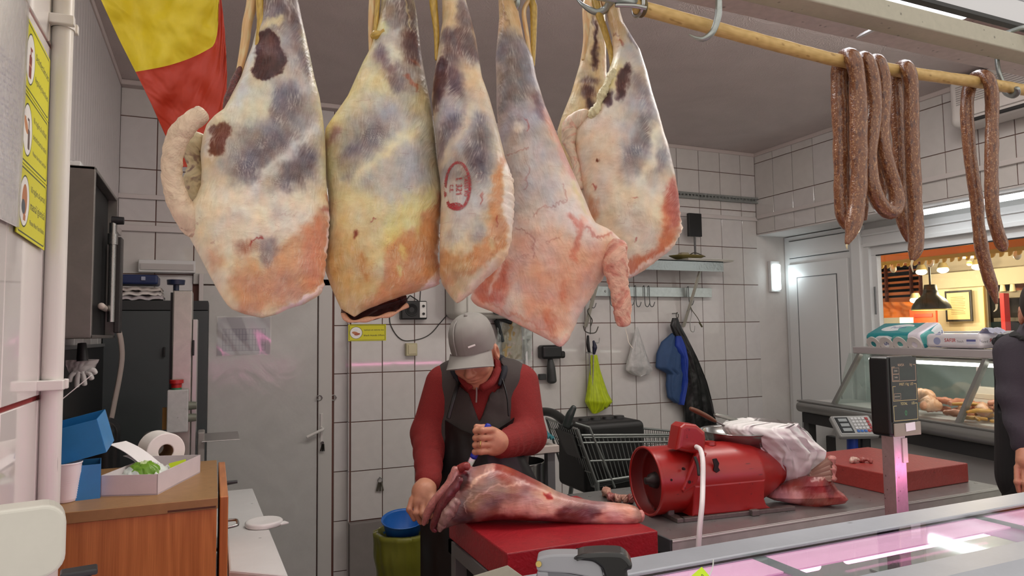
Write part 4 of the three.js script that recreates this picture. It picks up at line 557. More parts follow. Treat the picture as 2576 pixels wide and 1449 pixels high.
const s4 = sausage('rightmost lone sausage, long and thin, beside the flat hanger', [[2506, 762, BO], [2498, 730, BO], [2484, 686, BO], [2470, 626, BO], [2462, 570, BO], [2458, 515, BO], [2450, 460, BO], [2441, 400, BO], [2435, 330, BO], [2432, 265, BO], [2438, 222, BO], [2448, 198, BO * 0.7], [2466, 189, 0], [2484, 196, FO * 0.8], [2494, 225, FO], [2496, 280, FO], [2495, 360, FO], [2494, 440, FO], [2495, 500, FO], [2499, 540, FO], [2508, 580, FO], [2518, 608, FO], [2524, 628, FO]], 33, true, 0.985, 4);
tip(s4, [[2507, 766, BO], [2506, 778, BO], [2500, 784, BO]]);
// ---------------------------------------------------------------- flag
{ const f = frameAt(450, 160, -1.62), g = thing('flag', 'yellow and red flag cloth hanging behind the leftmost leg', 'flag', f.A, f.turn);
  const wave = (x, y) => 0.012 * sin(x * 0.03 + y * 0.012) + 0.006 * n2(x * 0.012, y * 0.012);
  const le = knots([[-160, 178], [0, 254], [100, 300], [180, 341], [260, 380], [340, 416], [420, 455]]), re = knots([[-160, 540], [0, 557], [80, 566], [180, 571], [280, 569], [420, 556]]);
  const cut = (u) => 181 - 36 * u - 48 * u * u * u - 150 * Math.pow(clamp((u - 0.86) / 0.14), 2.5);
  const mk = (nm, y0, y1, m) => mesh(nm, sheet((u, v) => { const y = lerp(y0(u), y1(u), v), x = lerp(le(y), re(y), u); return f.L(x, y, wave(x, y)); }, 40, 30, 0.0012), m, g);
  const cloth = (h) => M(h, 0.55, 0, { map: mottle(h, 6, 5, 1, 128), bumpMap: bumpNoise(4, 1.5, 128, 3), bumpScale: 0.008, side: THREE.DoubleSide });
  mk('yellow_band', () => -160, cut, cloth(0xdcc20e)); mk('red_band', cut, () => 420, cloth(0xb8300c));
}
// ---------------------------------------------------------------- things on the left jamb
const jp = (px, py, o = 0.004) => hx(px, py, XJ + o);
function wallSign(label, name, draw, c4, o, th = 0.002, grp) {   // flat print on the jamb; corners top-left, top-right, bottom-right, bottom-left
  const c = c4.map(([x, y]) => jp(x, y, o)), m = c.reduce((a, b) => a.add(b), V(0, 0, 0)).multiplyScalar(0.25);
  const c2 = c4.map(([x, y]) => jp(x, y, o).sub(m)), g = thing(name, label, 'sign', m, 0, grp);
  mesh('board', sheet((u, v) => c2[3].clone().lerp(c2[2], u).lerp(c2[0].clone().lerp(c2[1], u), v), 6, 4, th), M(0xffffff, 0.35, 0, { map: draw }), g); return g;
}
const YSIGN = '#d9d414';
function drawSign(lines, pic) { return canvasTex(512, 256, (g, w, h) => {
  g.fillStyle = YSIGN; g.fillRect(0, 0, w, h); g.strokeStyle = '#20301c'; g.lineWidth = 5; g.beginPath(); g.roundRect(14, 12, w - 28, h - 24, 18); g.stroke();
  g.save(); g.translate(104, h / 2); g.fillStyle = '#f2f0ea'; g.beginPath(); g.ellipse(0, 0, 82, 92, 0, 0, R2); g.fill(); g.lineWidth = 5; g.stroke();
  if (pic === 'bottle') { g.fillStyle = '#8e3a30'; g.beginPath(); g.roundRect(-24, -14, 48, 84, 10); g.fill(); g.fillRect(-8, -34, 16, 22); g.fillRect(-14, -44, 44, 10); g.fillStyle = '#c98a6a'; g.fillRect(-24, 20, 48, 8); }
  if (pic === 'hand') { g.fillStyle = '#c98a5e'; g.beginPath(); g.ellipse(-26, -10, 40, 20, 0.5, 0, R2); g.fill(); g.fillRect(-60, -40, 30, 22); g.fillStyle = '#5d4a48'; g.beginPath(); g.roundRect(6, -6, 36, 72, 8); g.fill(); g.fillRect(16, -36, 14, 30); g.fillRect(-4, -44, 34, 10); }
  if (pic === 'face') { g.fillStyle = '#c07a4e'; g.beginPath(); g.ellipse(0, -4, 44, 58, 0, 0, R2); g.fill(); g.fillStyle = '#4a5560'; g.beginPath(); g.ellipse(-14, 22, 34, 26, 0.2, 0, R2); g.fill(); g.fillStyle = '#c07a4e'; g.fillRect(-10, 48, 40, 22); }
  if (pic === 'wash') { g.fillStyle = '#c07a4e'; g.beginPath(); g.ellipse(-12, 4, 44, 22, 0.3, 0, R2); g.fill(); g.fillStyle = '#b05a3a'; g.beginPath(); g.ellipse(14, 22, 40, 18, -0.2, 0, R2); g.fill(); g.fillStyle = '#dfe6ea'; g.fillRect(-30, -50, 50, 18); }
  g.restore(); g.fillStyle = '#1d2418'; g.textAlign = 'center'; g.textBaseline = 'middle'; const n = lines.length; lines.forEach((t, i) => { let s = n === 2 ? 46 : 40; g.font = `bold ${s}px sans-serif`; while (g.measureText(t).width > 292) { s -= 2; g.font = `bold ${s}px sans-serif`; } g.fillText(t, 346, h / 2 + (i - (n - 1) / 2) * (n === 2 ? 84 : 62)); }); }); }
wallSign('topmost yellow sign with a spray bottle on the left jamb', 'yellow_sign', drawSign(['Dezinfectăm des', 'Regularly Sterilised'], 'bottle'), [[68, 40], [125, 152], [120, 308], [57, 214]], 0.004);
wallSign('middle yellow sign with a hand sanitizer picture on the left jamb', 'yellow_sign', drawSign(['Vă rugăm să utilizaţi', 'dezinfectant de mâini', 'Please Use Hand Sanitizer'], 'hand'), [[57, 216], [120, 310], [116, 466], [50, 402]], 0.004);
wallSign('lowest yellow sign with a masked face on the left jamb', 'yellow_sign', drawSign(['Vă rugăm să purtaţi', 'mască igienică', 'Please Wear Face Masks'], 'face'), [[50, 404], [116, 468], [110, 630], [39, 583]], 0.004);
{ const c = [[-60, -120], [72, 10], [46, 572], [-60, 520]].map(([x, y]) => jp(x, y, 0.008)), m = c[0].clone().add(c[2]).multiplyScalar(0.5), g = thing('document_sleeve', 'clouded plastic sleeve with a printed notice on the left jamb', 'document', m), q = c.map((p) => p.sub(m));
  const surfOf = (o) => (u, v) => { const p = q[3].clone().lerp(q[2], u).lerp(q[0].clone().lerp(q[1], u), v); p.x += o + 0.004 * sin(u * 3.1) * sin(v * 3.1); return p; };
  mesh('notice', sheet(surfOf(-0.002), 8, 8, 0.0004), M(0xffffff, 0.8, 0, { map: canvasTex(256, 512, (k, w, h) => { k.fillStyle = '#f0eeec'; k.fillRect(0, 0, w, h); k.fillStyle = '#a4a2bc'; const r = rng(8); for (let y = 150; y < h - 60; y += 13) { let x = 26; while (x < w - 40) { const l = 8 + r() * 26; if (r() > 0.12) k.fillRect(x, y, l, 4); x += l + 6; } } }) }), g);
  mesh('sleeve', sheet(surfOf(0.0015), 10, 10, 0.0005), new THREE.MeshPhysicalMaterial({ color: 0xfafafa, roughness: 0.3, transmission: 0.9, thickness: 0, bumpMap: bumpNoise(4, 1.2), bumpScale: 0.004 }), g);
}
{ const x = XJ + 0.02, z = hx(141, 640, x).z, g = thing('plastic_pipe', 'white plastic drain pipe clipped to the left jamb corner', 'pipe', [x, 0, z]);
  mesh('pipe_run', cylBetween(V(0, 0, 0), V(0, 3.0, 0), 0.021, 0.021, 28), M(0xe9e6e0, 0.3, 0, { map: mottle(0xe9e6e0, 4, 5, 0.5, 128, 5) }), g);
  for (const py of [45, 962]) { const y = hx(150, py, x).y; mesh('pipe_clip', [box(0.05, 0.022, 0.018, 0.002, y, 0.028, 0.003), box(0.05, 0.022, 0.018, 0.002, y, -0.02, 0.003), box(0.03, 0.022, 0.05, -0.014, y, 0, 0.003), cylBetween(V(0, y - 0.011, 0), V(0, y + 0.011, 0), 0.0235, 0.0235, 24)], M(0xe4e1dc, 0.35), g); }
}
// ---------------------------------------------------------------- wooden cabinet and what stands on it
const CT = 1.10;
const woodTex = (() => { const t = dataTex(512, 512, (u, v) => { const a = u * R2, x = cos(a) * 0.9, y = sin(a) * 0.9, w = n3(x * 1.2, y * 1.2, v * 1.6) * 1.2, r = sin((u * 38 + w * 5 + 2.4 * n3(x * 0.8, y * 0.8, v * 0.7)) * 1.0), f = n3(x * 30, y * 30, v * 3) * 8 + n3(x * 60, y * 60, v * 8) * 6, k = r * 9 + f; return [184 + k, 114 + k * 0.85, 60 + k * 0.6]; }); t.repeat.set(2.1, 1.3); return t; })();
const mWood = M(0xffffff, 0.38, 0, { map: woodTex, clearcoat: 0.25, clearcoatRoughness: 0.25 }), mWoodTop = M(0x9c7648, 0.4, 0, { map: mottle(0x9c7648, 11, 8, 0.3, 128, 5) });
{ const xr = hz(546, 1245, -1.9).x, g = thing('wooden_cabinet', 'low brown wooden cabinet beside the left jamb', 'cabinet', [0, 0, 0]);
  mesh('body', [bx(-0.48, xr, 0.02, CT - 0.028, -2.46, -1.905, 0.002)], mWood, g);
  mesh('top_board', bx(-0.49, xr + 0.002, CT - 0.027, CT, -2.47, -1.895, 0.002), mWoodTop, g);
  mesh('worn_edge', [bx(xr - 0.11, xr - 0.002, CT - 0.024, CT - 0.019, -1.895, -1.8938, 0.0005)], M(0x54301f, 0.8), g);
  const d = mesh('door', bx(xr + 0.007, xr + 0.027, 0.05, CT - 0.006, -2.46, -1.93, 0.003), mWood, g);
  mesh('handle', tube([V(xr + 0.026, 0.99, -2.03), V(xr + 0.05, 0.992, -2.035), V(xr + 0.054, 0.992, -2.05), V(xr + 0.054, 0.99, -2.09), V(xr + 0.05, 0.99, -2.105), V(xr + 0.026, 0.99, -2.11)], 0.004, { n: 24, m: 8 }), mSteel, d);
  mesh('lock_knob', cylBetween(V(xr + 0.026, 1.055, -2.3), V(xr + 0.06, 1.057, -2.3), 0.007, 0.005), M(0x2a2a2c, 0.4), d);
}
{ const c = hy(163, 1262, CT), g = thing('plastic_cup', 'white ribbed plastic cup beside the pipe on the cabinet', 'cup', c), H = 0.096, pr = [[0.0, 0.0], [0.0225, 0.0], [0.0235, 0.003]];
  for (let i = 0; i <= 22; i++) { const y = 0.006 + i / 22 * 0.058; pr.push([0.0235 + y * 0.115 + (i % 2) * 0.0013, y]); }
  pr.push([0.0335, 0.07], [0.0345, H - 0.004], [0.0362, H - 0.003], [0.0362, H], [0.034, H], [0.033, 0.07], [0.0225, 0.004], [0, 0.003]);
  mesh('cup_wall', lathe(pr, 40), M(0xf2ecee, 0.35), g); }
{ // blue box with its lid tipped back
  const a = hy(243, 1256, CT), g = thing('blue_box', 'blue cardboard box with its lid tipped open on the cabinet', 'box', [a.x - 0.085, CT, a.z - 0.05], 0.12), m = M(0x3089c8, 0.35, 0, { map: mottle(0x2a78b4, 6, 5, 0.3) });
  const hh = 0.085, open = (w, d, h, t) => [box(w, t, d, 0, t / 2, 0), box(w, h, t, 0, h / 2, d / 2), box(w, h, t, 0, h / 2, -d / 2), box(t, h, d, -w / 2, h / 2, 0), box(t, h, d, w / 2, h / 2, 0)];
  mesh('base', open(0.17, 0.1, hh, 0.002), m, g);
  const lid = mesh('lid', merge(open(0.19, 0.115, 0.088, 0.002)), m, g); lid.position.set(0.014, hh + 0.012, -0.02); lid.rotation.set(0.12, -0.15, 0.26);
  mesh('paper_sheets', [rot(box(0.12, 0.002, 0.07), 0, 0.2, 0.5).translate(0.04, hh + 0.075, -0.02)], M(0xe6e4e2, 0.8), lid);
}
{ // shallow white carton with papers
  const a = hy(252, 1249, CT), b = hy(396, 1245, CT), c = hy(471, 1190, CT), w = a.distanceTo(b), d = b.distanceTo(c), g = thing('carton_tray', 'shallow open white carton lid on the cabinet', 'box', b, Math.atan2(-(b.z - a.z), b.x - a.x)), h = 0.052, t = 0.002;
  const mc = M(0xdcd3d4, 0.6, 0, { map: mottle(0xdcd3d4, 4, 5, 0.3) });
  mesh('tray_floor', bx(-w, 0, 0.001, 0.003, -d, 0), mc, g);
  mesh('tray_side', bx(-w, 0, 0, h, -t, 0), mc, g); mesh('tray_side', bx(-w, 0, 0, h, -d, -d + t), mc, g); mesh('tray_side', bx(-t, 0, 0, h, -d, 0), mc, g); mesh('tray_side', bx(-w, -w + t, 0, h, -d, 0), mc, g);
  const base = b.clone(), ry = g.rotation.y, put = (x, y, z) => V(x, y, z).applyAxisAngle(V(0, 1, 0), ry).add(base);
  const pk = thing('wet_wipe_packet', 'crumpled green and white packet in the shallow carton', 'packet', put(-w * 0.62, 0.004, -d * 0.42), ry + 0.2);
  mesh('wrapper', sheet((u, v) => V((u - 0.5) * 0.11 + 0.006 * n2(u * 4, v * 4), 0.018 + 0.03 * sin(u * 3.14) * sin(v * 3.14) + 0.008 * n2(u * 7, v * 7) + v * 0.02, (0.5 - v) * 0.07), 20, 16, 0.003), M(0xffffff, 0.3, 0, { map: canvasTex(256, 160, (k) => { k.fillStyle = '#dfe4dc'; k.fillRect(0, 0, 256, 160); k.fillStyle = '#6f9b2c'; k.beginPath(); k.ellipse(140, 90, 90, 60, 0.3, 0, R2); k.fill(); k.fillStyle = '#c8dca0'; k.beginPath(); k.ellipse(120, 70, 36, 26, 0.3, 0, R2); k.fill(); k.fillStyle = '#3c4c2c'; for (let i = 0; i < 8; i++) k.fillRect(10 + i * 9, 10, 4, 60); }) }), pk);
  const pp = thing('folded_paper', 'folded white paper leaning across the shallow carton', 'paper', put(-w * 0.5, 0.034, -d * 0.5), ry - 0.3);
  mesh('upper_leaf', sheet((u, v) => V((u - 0.72) * 0.17, 0.074 - u * 0.084 + 0.006 * sin(u * 5), (v - 0.5) * 0.06), 22, 8, 0.0012), M(0xe9e8e6, 0.8), pp);
  mesh('lower_leaf', sheet((u, v) => V((u - 0.58) * 0.13, 0.044 - u * 0.066 + 0.006 * sin(u * 7), (v - 0.4) * 0.05), 22, 8, 0.0012), M(0xc9c9c8, 0.8), pp);
  const yt = thing('yellow_tag', 'small bright yellow price tag at the back of the carton', 'tag', put(-w * 0.3, 0.034, -d * 0.8), ry + 0.3);
  mesh('card', rot(box(0.045, 0.022, 0.001), -0.5, 0, 0.2), M(0xc9e01c, 0.5), yt);
}
{ const p = hd(408, 1132, 2.16), r = 0.055, g = thing('paper_roll', 'white toilet paper roll lying behind the carton', 'paper roll', [p.x, CT + r + 0.001, -2.395], 0.35), R = r;
  const ring = (r0, r1, l) => { const s = new THREE.Shape(); s.absarc(0, 0, r1, 0, R2); const h = new THREE.Path(); h.absarc(0, 0, r0, 0, R2, true); s.holes.push(h); const q = new THREE.ExtrudeGeometry(s, { depth: l, bevelEnabled: true, bevelSize: 0.003, bevelThickness: 0.003, bevelOffset: -0.003, bevelSegments: 2, curveSegments: 40 }); q.translate(0, 0, -l / 2); return q; };
  mesh('paper_winding', ring(0.021, R, 0.09), M(0xece8e2, 0.9), g); mesh('card_core', new THREE.CylinderGeometry(0.0205, 0.0205, 0.092, 28, 1, true).rotateX(Math.PI / 2), M(0x9a7a58, 0.8, 0, { side: THREE.DoubleSide }), g); }
// cream board standing at the near left end of the counter
{ const f = frameAt(60, 1380, -0.70), g = thing('cream_device', 'cream plastic device back standing at the lower left', 'device', f.A, f.turn), tr = f.L(169, 1264), bl = f.L(-140, 1500), w = tr.x - bl.x, h = tr.y - bl.y;
  mesh('shell', at(prism((() => { const q = [], r = 0.017, X1 = w / 2, Y1 = h / 2; for (const [cx, cy, a0] of [[X1 - r, Y1 - r, 0], [-X1 + r, Y1 - r, 1], [-X1 + r, -Y1 + r, 2], [X1 - r, -Y1 + r, 3]]) for (let i = 0; i <= 6; i++) { const a = (a0 + i / 6) * Math.PI / 2; q.push([cx + r * cos(a), cy + r * sin(a)]); } return q; })(), 0.03, 0.003, [], 3), (tr.x + bl.x) / 2, (tr.y + bl.y) / 2, -0.015), M(0xdcd9d0, 0.42, 0, { map: mottle(0xdcd9d0, 3, 6, 0.3, 128, 4) }), g);
  mesh('stand_foot', box(w * 0.6, 0.012, 0.05, (tr.x + bl.x) / 2, bl.y + 0.006, -0.03, 0.003), M(0xb4b0a8, 0.5), g); }
{ const f = frameAt(205, 1440, -0.80), g = thing('dark_tray', 'edge of a dark plastic tray below the wooden cabinet', 'tray', f.A, f.turn), a = f.L(150, 1446), b = f.L(246, 1440);
  mesh('rim', [box(b.x - a.x, 0.006, 0.02, (a.x + b.x) / 2, a.y - 0.003, -0.01, 0.002), box(b.x - a.x - 0.01, 0.05, 0.016, (a.x + b.x) / 2, a.y - 0.03, -0.01, 0.004)], M(0x2c2d31, 0.4), g); }
// ---------------------------------------------------------------- left wall: steel box, saw, cupboard, freezer
const mDarkGrey = M(0x444a4b, 0.45, 0, { map: mottle(0x444a4b, 4, 5, 0.6) });
{ const p = hx(222, 600, -0.35), z1 = -2.5, yT = hx(222, 392, -0.35).y, yB = hx(222, 852, -0.35).y, g = thing('steel_wall_box', 'stainless steel wall box with open black door on left wall', 'wall cabinet', [0, 0, 0]);
  mesh('case', [bx(-0.499, -0.35, yB, yT, z1 - 0.02, z1, 0.003), bx(-0.499, -0.35, yT - 0.012, yT, -3.06, z1, 0.003), bx(-0.499, -0.35, yB, yB + 0.012, -3.06, z1, 0.003), bx(-0.499, -0.487, yB, yT, -3.06, z1), bx(-0.499, -0.35, yB, yT, -3.06, -3.04)], M(0x8d8a86, 0.38, 0.9, { map: mottle(0x9a9792, 10, 5, 0.5) }), g);
  mesh('interior', bx(-0.486, -0.38, yB + 0.013, yT - 0.013, -3.04, z1 - 0.021), M(0x17191a, 0.7), g);
  const d = mesh('door', bx(-0.345, -0.325, yB + 0.02, yT - 0.16, -3.05, -2.98, 0.004), M(0x2c2a29, 0.4), g);
  mesh('door_strut', [cylBetween(V(-0.345, yB + 0.06, -2.9), V(-0.345, yT - 0.12, -2.9), 0.012, 0.012, 12), cylBetween(V(-0.345, yT - 0.2, -2.9), V(-0.345, yT - 0.16, -2.9), 0.017, 0.017, 12)], mSteel, d);
  mesh('clamp_knob', [cylBetween(V(-0.35, yT - 0.11, -2.9), V(-0.31, yT - 0.11, -2.9), 0.016, 0.014, 8)], M(0x1c1c1e, 0.5), d);
  const cb = thing('wall_cables', 'grey and yellow cables bulging above the steel wall box', 'cable'); const B = (pts, r, m, nm) => mesh(nm, tube(pts, r, { n: 30, m: 8 }), m, cb);
  B([V(-0.48, 2.62, -2.30), V(-0.46, 2.5, -2.4), V(-0.46, 2.3, -2.5), V(-0.47, 2.12, -2.56), V(-0.46, 2.03, -2.6)], 0.006, M(0x3a3a3a, 0.6), 'grey_cable'); B([V(-0.485, 2.4, -2.34), V(-0.47, 2.3, -2.4), V(-0.47, 2.16, -2.46), V(-0.47, 2.06, -2.54)], 0.005, M(0xb8aa55, 0.6), 'yellow_cable');
  const tb = thing('terminal_block', 'small white terminal block with black screws on steel box', 'terminal', [-0.42, yT, -2.56]); mesh('strip', box(0.05, 0.02, 0.06, 0, 0.01, 0, 0.003), mPVC, tb); for (let i = 0; i < 3; i++) mesh('screw', cylBetween(V(-0.012 + i * 0.012, 0.019, 0.018 - i * 0.018), V(-0.012 + i * 0.012, 0.026, 0.018 - i * 0.018), 0.004), M(0x222, 0.5), tb);
}
{ const y0 = 0, zt = -3.9, xl = XL + 0.005, xr = hz(522, 950, zt).x, xs = hz(240, 950, zt).x, yT = hz(420, 756, zt).y, g = thing('dark_cupboard', 'tall dark grey steel cupboard against the back wall', 'cupboard', [0, 0, 0]);
  mesh('carcass', bx(xl + 0.001, xr, 0.03, yT - 0.006, -4.34, zt - 0.02), M(0x2a2d2e, 0.5), g); mesh('plinth', bx(xl + 0.01, xr - 0.01, 0, 0.03, -4.33, zt - 0.03), M(0x1a1a1a, 0.6), g);
  const yD = hz(350, 782, zt).y; const d = mesh('door', bx(xs, xr - 0.002, 0.06, yD, zt - 0.018, zt, 0.003), mDarkGrey, g); mesh('top_rail', bx(xs, xr - 0.002, yD + 0.003, yT, zt - 0.018, zt, 0.003), M(0x2b2e2f, 0.45), g);
  mesh('dark_panel', bx(xl + 0.001, xs - 0.003, 0.06, yT, zt - 0.018, zt, 0.003), M(0x0f1011, 0.35), g);
  mesh('door_handle', bx(hz(410, 900, zt).x, hz(416, 900, zt).x, hz(410, 897, zt).y, hz(410, 873, zt).y, zt, zt + 0.02, 0.003), M(0x111112, 0.4), d);
  const pb = thing('paper_stack', 'stack of pale papers and bags on the dark cupboard', 'papers', [hz(340, 735, zt).x, yT, zt - 0.12]); const W = hz(410, 735, zt).x - hz(272, 735, zt).x;
  for (let i = 0; i < 3; i++) mesh('bundle', sheet((u, v) => V((u - 0.5) * W * (1 - i * 0.04) + 0.0, 0.014 + i * 0.022 + 0.006 * n2(u * 5 + i, v * 3), (v - 0.5) * 0.2), 16, 8, 0.018), M([0xb9b2b4, 0xcfc9c4, 0xbcb4ae][i], 0.7), pb);
  const bb = thing('blue_case', 'flat dark blue plastic case on top of the papers', 'case', [hz(336, 712, zt).x, yT + 0.082, zt - 0.12]); mesh('case_shell', box(W * 0.88, 0.05, 0.18, 0, 0.026, 0, 0.012, 3), M(0x1d2c57, 0.4), bb); mesh('case_catch', box(0.02, 0.02, 0.01, 0.04, 0.03, 0.092, 0.003), M(0x9aa0b4, 0.4), bb);
}
{ // band saw
  const z = -3.2, X = (px, py = 900) => hz(px, py, z).x, Y = (py) => hz(462, py, z).y, g = thing('band_saw', 'steel meat band saw with red stop button', 'saw', [0, 0, 0]);
  const x0 = X(432), x1 = X(482), x2 = X(496); const mStain = M(0xb7b2ab, 0.36, 0.75, { map: mottle(0xc4beb6, 9, 6, 0.25) });
  mesh('column', bx(x0, x1, 0.06, Y(731), z - 0.14, z, 0.006), mStain, g); mesh('side_door', bx(x1 + 0.001, x2, 0.5, Y(803), z - 0.14, z - 0.003, 0.004), mBrushed, g); mesh('base_foot', bx(x0 - 0.1, x2 + 0.05, 0, 0.06, z - 0.3, z + 0.03, 0.01), mStain, g);
  mesh('guard_bar', bx(X(425), x0 - 0.002, 0.9, Y(735), z - 0.05, z - 0.03), M(0x202224, 0.5), g);
  mesh('hinge', bx(x1 + 0.002, x1 + 0.010, Y(895), Y(856), z, z + 0.008, 0.002), M(0x1d1d1f, 0.5), g);
  const k = mesh('tension_knob', [cylBetween(V((x0 + X(437)) / 2 + 0.005, Y(731), z - 0.06), V((x0 + X(437)) / 2 + 0.005, Y(712), z - 0.06), 0.012), cylBetween(V(x0 + 0.008, Y(714), z - 0.06), V(x0 + 0.008, Y(702), z - 0.06), 0.034, 0.036, 20)], M(0x14203c, 0.4), g);
  const bY0 = Y(1083), bY1 = Y(978), b = mesh('switch_box', bx(X(424), X(477), bY0, bY1, z + 0.001, z + 0.06, 0.005), M(0xb5b6b3, 0.45, 0.1, { map: mottle(0xb5b6b3, 8, 6, 0.16, 128, 6) }), g);
  const sx = X(446); mesh('stop_button', [cylBetween(V(sx, bY1 + 0.008, z + 0.03), V(sx, bY1 + 0.028, z + 0.03), 0.020, 0.021, 24), cylBetween(V(sx, bY1 + 0.026, z + 0.03), V(sx, bY1 + 0.040, z + 0.03), 0.027, 0.0265, 24)], M(0xa81e1c, 0.35), b); mesh('button_collar', cylBetween(V(sx, bY1, z + 0.03), V(sx, bY1 + 0.01, z + 0.03), 0.02, 0.019, 20), M(0x2b6a4a, 0.5), b);
  for (const py of [1020, 1050]) mesh('cable_gland', cylBetween(V(X(477), Y(py), z + 0.03), V(X(497), Y(py), z + 0.03), 0.017, 0.015, 12), M(0x6c6f62, 0.5, 0.3), b);
  mesh('saw_table', [bx(X(510), X(606), Y(1112) - 0.004, Y(1112), z - 0.24, z + 0.02, 0.002)], mBrushed, g);
  mesh('blade_guide', bx(X(500), X(518), Y(1180), Y(1090), z - 0.1, z, 0.006), M(0x8e8b86, 0.45, 0.4), g); mesh('side_guard', bx(X(360), X(425), Y(1170), Y(1088), z - 0.14, z - 0.02, 0.02), M(0x8e8b86, 0.45, 0.4), g);
  mesh('wooden_pusher', bx(X(410), X(424), Y(1080), Y(1025), z - 0.05, z - 0.03), M(0xa87a3a, 0.6), g);
}
{ const z = -3.4, P = (x, y, o = 0) => hz(x, y, z + o), g = thing('white_hose', 'pale hose arching down before the dark cupboard', 'hose'); mesh('hose_run', tube([hx(255, 770, -0.33), P(274, 786), P(298, 830), P(307, 890), P(300, 950), P(288, 1010), P(278, 1060), P(262, 1120)], 0.011, { n: 50, m: 12 }), M(0xb7ada3, 0.5), g); }
{ const p = hd(205, 905, 2.5), g = thing('rubber_glove', 'white crumpled glove hanging under the steel wall box', 'glove', p); const sp = [[0, 0.0], [-0.035, -0.075], [-0.012, -0.095], [0.012, -0.09], [0.034, -0.07], [0.045, -0.05]];
  mesh('cuff', sheet((u, v) => V((u - 0.5) * lerp(0.11, 0.07, v), -v * 0.05, 0.012 * sin(u * 3.14) + 0.006 * n2(u * 8, v * 4)), 16, 8, 0.004), M(0xc9c7c4, 0.6, 0, { transmission: 0.2 }), g);
  for (const [x, y] of sp.slice(1)) mesh('finger', tube([V(x * 0.5, -0.045, 0.006), V(x * 0.85, y * 0.75, 0.008), V(x, y, 0.004)], 0.009, { n: 10, m: 8 }), M(0xc9c7c4, 0.6), g); mesh('hanging_clip', cylBetween(V(0, 0.06, -0.0), V(0.005, -0.005, 0.008), 0.014, 0.02, 10), M(0x191a1b, 0.5), g); }
{ const p = hd(190, 1085, 2.62), g = thing('black_bag', 'black glossy bag behind the blue box', 'bag', [p.x - 0.02, 1.0, p.z]); mesh('bag_body', box(0.22, 0.3, 0.2, 0.055, 0.04, 0, 0.05, 4), M(0x0c0c0d, 0.3), g); mesh('bag_strap', tube([V(-0.08, 0.19, 0.05), V(0.0, 0.203, 0.08), V(0.1, 0.2, 0.09), V(0.14, 0.18, 0.08)], 0.006, { n: 20, m: 8 }), M(0x2a2a2c, 0.35), g);
  const st = thing('side_shelf', 'dark shelf carrying the black bag by left wall', 'shelf', [0, 0, 0]); mesh('shelf_board', bx(XL + 0.002, p.x + 0.16, 0.86, 0.889, p.z - 0.14, p.z + 0.14), M(0x2b2b2c, 0.5), st); }
{ const bb = thing('black_board', 'black backing board on left wall under the steel box', 'board', [0, 0, 0]); mesh('panel', bx(XL + 0.001, XL + 0.014, 0.3, 1.46, -3.86, -2.5, 0.002), M(0x0e0f10, 0.35), bb); mesh('edge_strip', bx(XL + 0.001, XL + 0.02, 1.46, 1.475, -3.86, -2.5, 0.002), M(0x8a8c8c, 0.4, 0.5), bb); }
{ // white freezer
  const yT = 0.85, bR = hy(636, 1228, yT), g = thing('chest_freezer', 'white freezer top behind the wooden cabinet', 'freezer', [0, 0, 0]), xr = bR.x, z0 = bR.z, z1 = -2.02;
  mesh('body', bx(-0.42, xr - 0.01, 0.03, yT - 0.05, z0 + 0.01, -2.5, 0.01), M(0xdcdedc, 0.35), g);
  mesh('lid', prism([[0, 0], [1, 0]].length ? [[-0.42, -z0], [xr, -z0], [hy(726, 1449, yT).x, -hy(726, 1449, yT).z], [0.05, 2.12], [0.05, 2.5], [-0.42, 2.5]] : [], 0.045, 0.006).rotateX(-Math.PI / 2).translate(0, yT - 0.0225, 0), M(0xdfe1df, 0.32, 0, { map: mottle(0xdfe1df, 3, 4, 0.5, 128, 5) }), g);
  for (const [lx, lz] of [[-0.4, z0 + 0.02], [xr - 0.06, z0 + 0.02], [xr - 0.06, -2.55], [-0.4, -2.55]]) mesh('foot', bx(lx, lx + 0.04, 0, 0.05, lz, lz + 0.04), mDarkGrey, g);
  const c = hy(664, 1322, yT), r = thing('round_lid', 'round white plastic lid lying on the freezer', 'lid', c); mesh('disc', lathe([[0, 0], [0.058, 0], [0.062, 0.004], [0.062, 0.014], [0.058, 0.018], [0.05, 0.0185], [0, 0.016]], 40), M(0xe9e9e7, 0.4), r); mesh('tab', rot(box(0.03, 0.006, 0.03, 0, 0, 0, 0.002), 0, 0.4, 0).translate(0.06, 0.006, 0.02), M(0xe9e9e7, 0.4), r);
}
